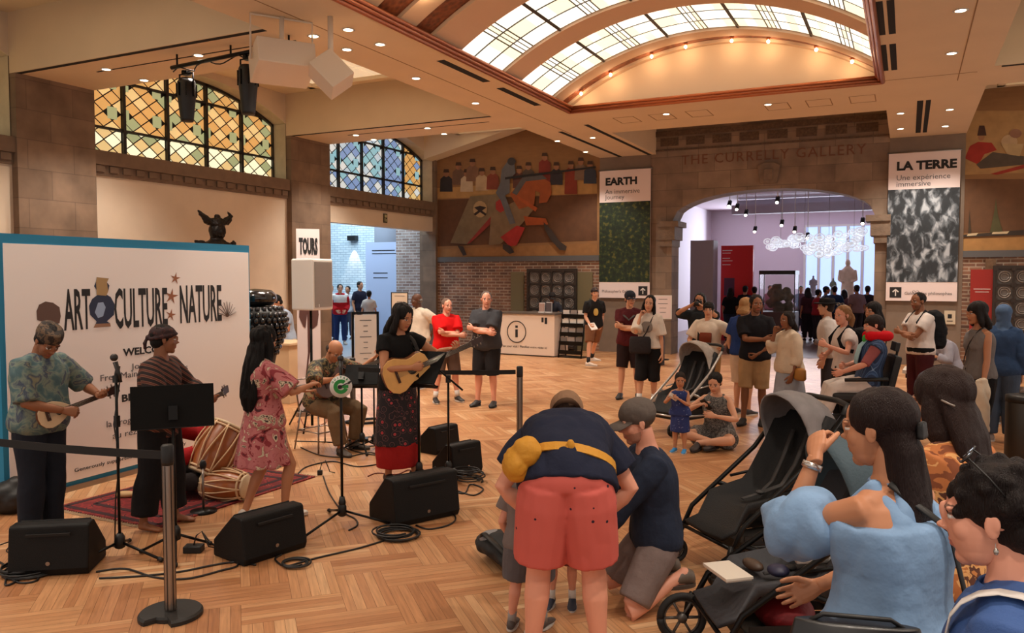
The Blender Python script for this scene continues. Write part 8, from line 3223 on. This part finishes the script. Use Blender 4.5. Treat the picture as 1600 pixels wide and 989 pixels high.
# the waist bag is worn: a part-like belongings thing tied to him
wb = mb.build('waist_bag', MUST, P.root)
mb = MB()
bc_ = c - r_ * (.235 * s) - f_ * (.11 * s) - u * .06
mb.ell(bc_, (.065, .085, .085), 18, 12, 0)
mb.ell(bc_ + r_ * .05 - f_ * .06 + u * .03, (.07, .06, .07), 14, 10)
v, f, n_ = remesh(mb.v, mb.f, .008, 3)
fast_mesh('pouch', [(displace(v, n_, .008, 14, 4, (1, 1, 1), True), f)], MUST).parent = wb
mb = MB().ell(c - f_ * (.178 * s) + r_ * .02, (.020, .014, .032), 12, 8).tube([c - f_ * (.182 * s) + r_ * .015, c - f_ * (.2 * s) + r_ * .01 - V((0, 0, .05)), c - f_ * (.195 * s) + r_ * .02 - V((0, 0, .10))], [(.018, .005)] * 3, 6)
mb.build('strap_end', MUST, wb)

# woman in blue off-shoulder top
p = onD(1392, 1000, 2.36)
p.z = 0
DENIM = mat('chambray', (120, 152, 188), .8, bump=.7, bs=9, var=.12, vs=5)
P = person(p, -122, 1.67, 'f', 'tan', 'woman with long half-tied dark hair in a pale blue off-shoulder blouse', None, 0, g=1.14, lean=2, head=(14, 6, 0), hands=((-.05, .25, 1.50), (.10, .34, 1.0)), elb=((-.35, .35, -1), (1, -.4, -.6)), hpose=('pinch', 'relax'), palm=((1, 0, -.2), None), hdir=((.45, .35, .45), None),
           top=dict(mat=DENIM, tank=1, inf=.026, k=-.22, flare=.10, neck=.80, name='blouse', fold=.02), bottom=dict(mat=F(40, 44, 60), len=1.93, inf=.02), shoes=SHO((60, 50, 46)), hair=dict(style='long', col=(34, 21, 19), len=.60, w=.78, vol=1.02, sides=0))
sL, eL, wL = P.sh[0], P.el[0], P.wr[0]


def puff(i):
    def f_b(mb):
        a, e = P.sh[i], P.el[i]
        mb.tube([a.lerp(e, .36), a.lerp(e, .42), a.lerp(e, .65), a.lerp(e, .92), e.lerp(P.wr[i], .18), e.lerp(P.wr[i], .36)], [.058, .078, .100, .108, .088, .048], 20)
    return f_b


for i in (0, 1):
    P.cloth('puff_sleeve', puff(i), DENIM, .022, 7)
P.cloth('neck_band', lambda m: m.tube([P.spine(.985)[0] + P.spine(.985)[1] * .004, P.spine(1.03)[0]], [.066, .062], 24), DENIM, .002)
for sg in (-1, 1):
    P.cloth('blouse_yoke', lambda m: m.tube([P.spine(.72)[0] + P.spine(.72)[2] * (sg * .05) - P.spine(.72)[3] * .085, P.spine(.88)[0] + P.spine(.9)[2] * (sg * .035) - P.spine(.9)[3] * .075, P.spine(1.0)[0] + P.spine(1)[2] * (sg * .02) - P.spine(1.0)[3] * .045], [(.075, .028), (.05, .024), (.03, .018)], 14, up=P.spine(.9)[3]), DENIM, .004)
part_on(P, 'wrist_watch', lambda m: m.tube([eL.lerp(wL, .82), eL.lerp(wL, .90)], .031, 18), mat('watch_silver', (196, 190, 186), .25, .9))
P.hb('hair_clasp', lambda m: m.box((0, -.125, .0), (.05, .02, .05)), BLACK)
q = P.spine(.3)
part_on(P, 'bag_strap', lambda m: m.tube([P.spine(.98)[0] - q[2] * .07 - q[3] * .04 + V((0, 0, .03)), P.spine(.8)[0] - q[2] * -.02 - q[3] * .165, P.spine(.4)[0] + q[2] * .06 - q[3] * .19, P.spine(-.1)[0] + q[2] * .16 - q[3] * .20], [(.012, .003)] * 4, 6, up=q[3]), BLACK)
# black handbag at the bottom, slung beside her
bp = onD(1338, 985, 2.0)
r = empty('handbag', (bp.x, bp.y, bp.z), face_rot(bp, 10), 'black leather handbag at the bottom edge below the woman in blue', 'handbag')
MB().tube([(0, 0, -.26), (0, 0, -.20), (0, 0, -.04), (0, 0, .02)], [(.14, .05), (.165, .065), (.165, .055), (.15, .03)], 20, up=(0, 1, 0)).build('bag_body', mat('black_leather', (18, 17, 18), .35, coat=.2), r, bevel=.004)
MB().tube([(-.12, 0, .01), (-.08, 0, .035), (.08, 0, .035), (.12, 0, .01)], .006, 6).build('handle', BLACK, r)
# woman with hair clip and orange print
p = onD(1492, 1000, 2.95)
p.z = 0
P = person(p, -118, 1.66, 'f', 'tan', 'woman with loose dark brown hair and a silver hair clip in an orange printed top', None, 0, g=1.08, lean=4, head=(8, 10, 0), hands=((-.1, .28, 1.0), (.1, .28, 1.0)), top=dict(mat=ORANGEP, sleeve=1.3, inf=.03, k=-.2), bottom=dict(mat=F(50, 40, 40), len=1.93), shoes=SHO((60, 50, 46)), hair=dict(style='long', col=(42, 27, 23), len=.20, w=1.18, vol=1.1, sides=1.0))
P.hb('hair_clip', lambda m: m.tube([(-.098, -.045, .015), (-.100, -.07, .0), (-.092, -.088, -.012)], .005, 6), STEEL, vx=.003)
# woman in the right corner
p = onD(1599, 1000, 1.68)
p.z = 0
BLUES = mat('blue_cotton', (52, 84, 142), .8, bump=.15, bs=200, var=.06)
P = person(p, -92, 1.605, 'f', 'rosy', 'nearest woman, in profile, with cropped dark hair, earring and blue shirt', None, 0, g=1.1, lean=4, head=(0, 6, 0), hands=((-.1, .28, .95), (.1, .28, .95)), top=dict(mat=BLUES, sleeve=1.2, inf=.028, k=-.15, collar=1), bottom=dict(mat=F(40, 44, 60), len=1.93), shoes=SHO((60, 50, 46)), hair=dict(style='curly', col=(26, 18, 17), vol=1.0), glasses=dict(up=1, mat=BLACK, lens=mat('dark_lens', (20, 16, 22), .15)))
P.hb('earring', lambda m: m.tube([(-.084, -.012, -.034), (-.086, -.012, -.046)], .0018, 6).ell((-.086, -.012, -.053), (.006, .006, .008), 8, 6), mat('silver', (170, 166, 160)), vx=.0022)
st_ = P.sh[0]
part_on(P, 'bag_strap', lambda m: m.tube([P.sh[0] + V((.035, .112 * math.cos(R(a)), -.02 + .105 * math.sin(R(a)))) for a in range(-20, 201, 20)], [(.003, .022)] * 12, 8, up=(1, 0, 0)), F(206, 200, 196))

# done: drop the scratch scene
bpy.data.scenes.remove(TS)
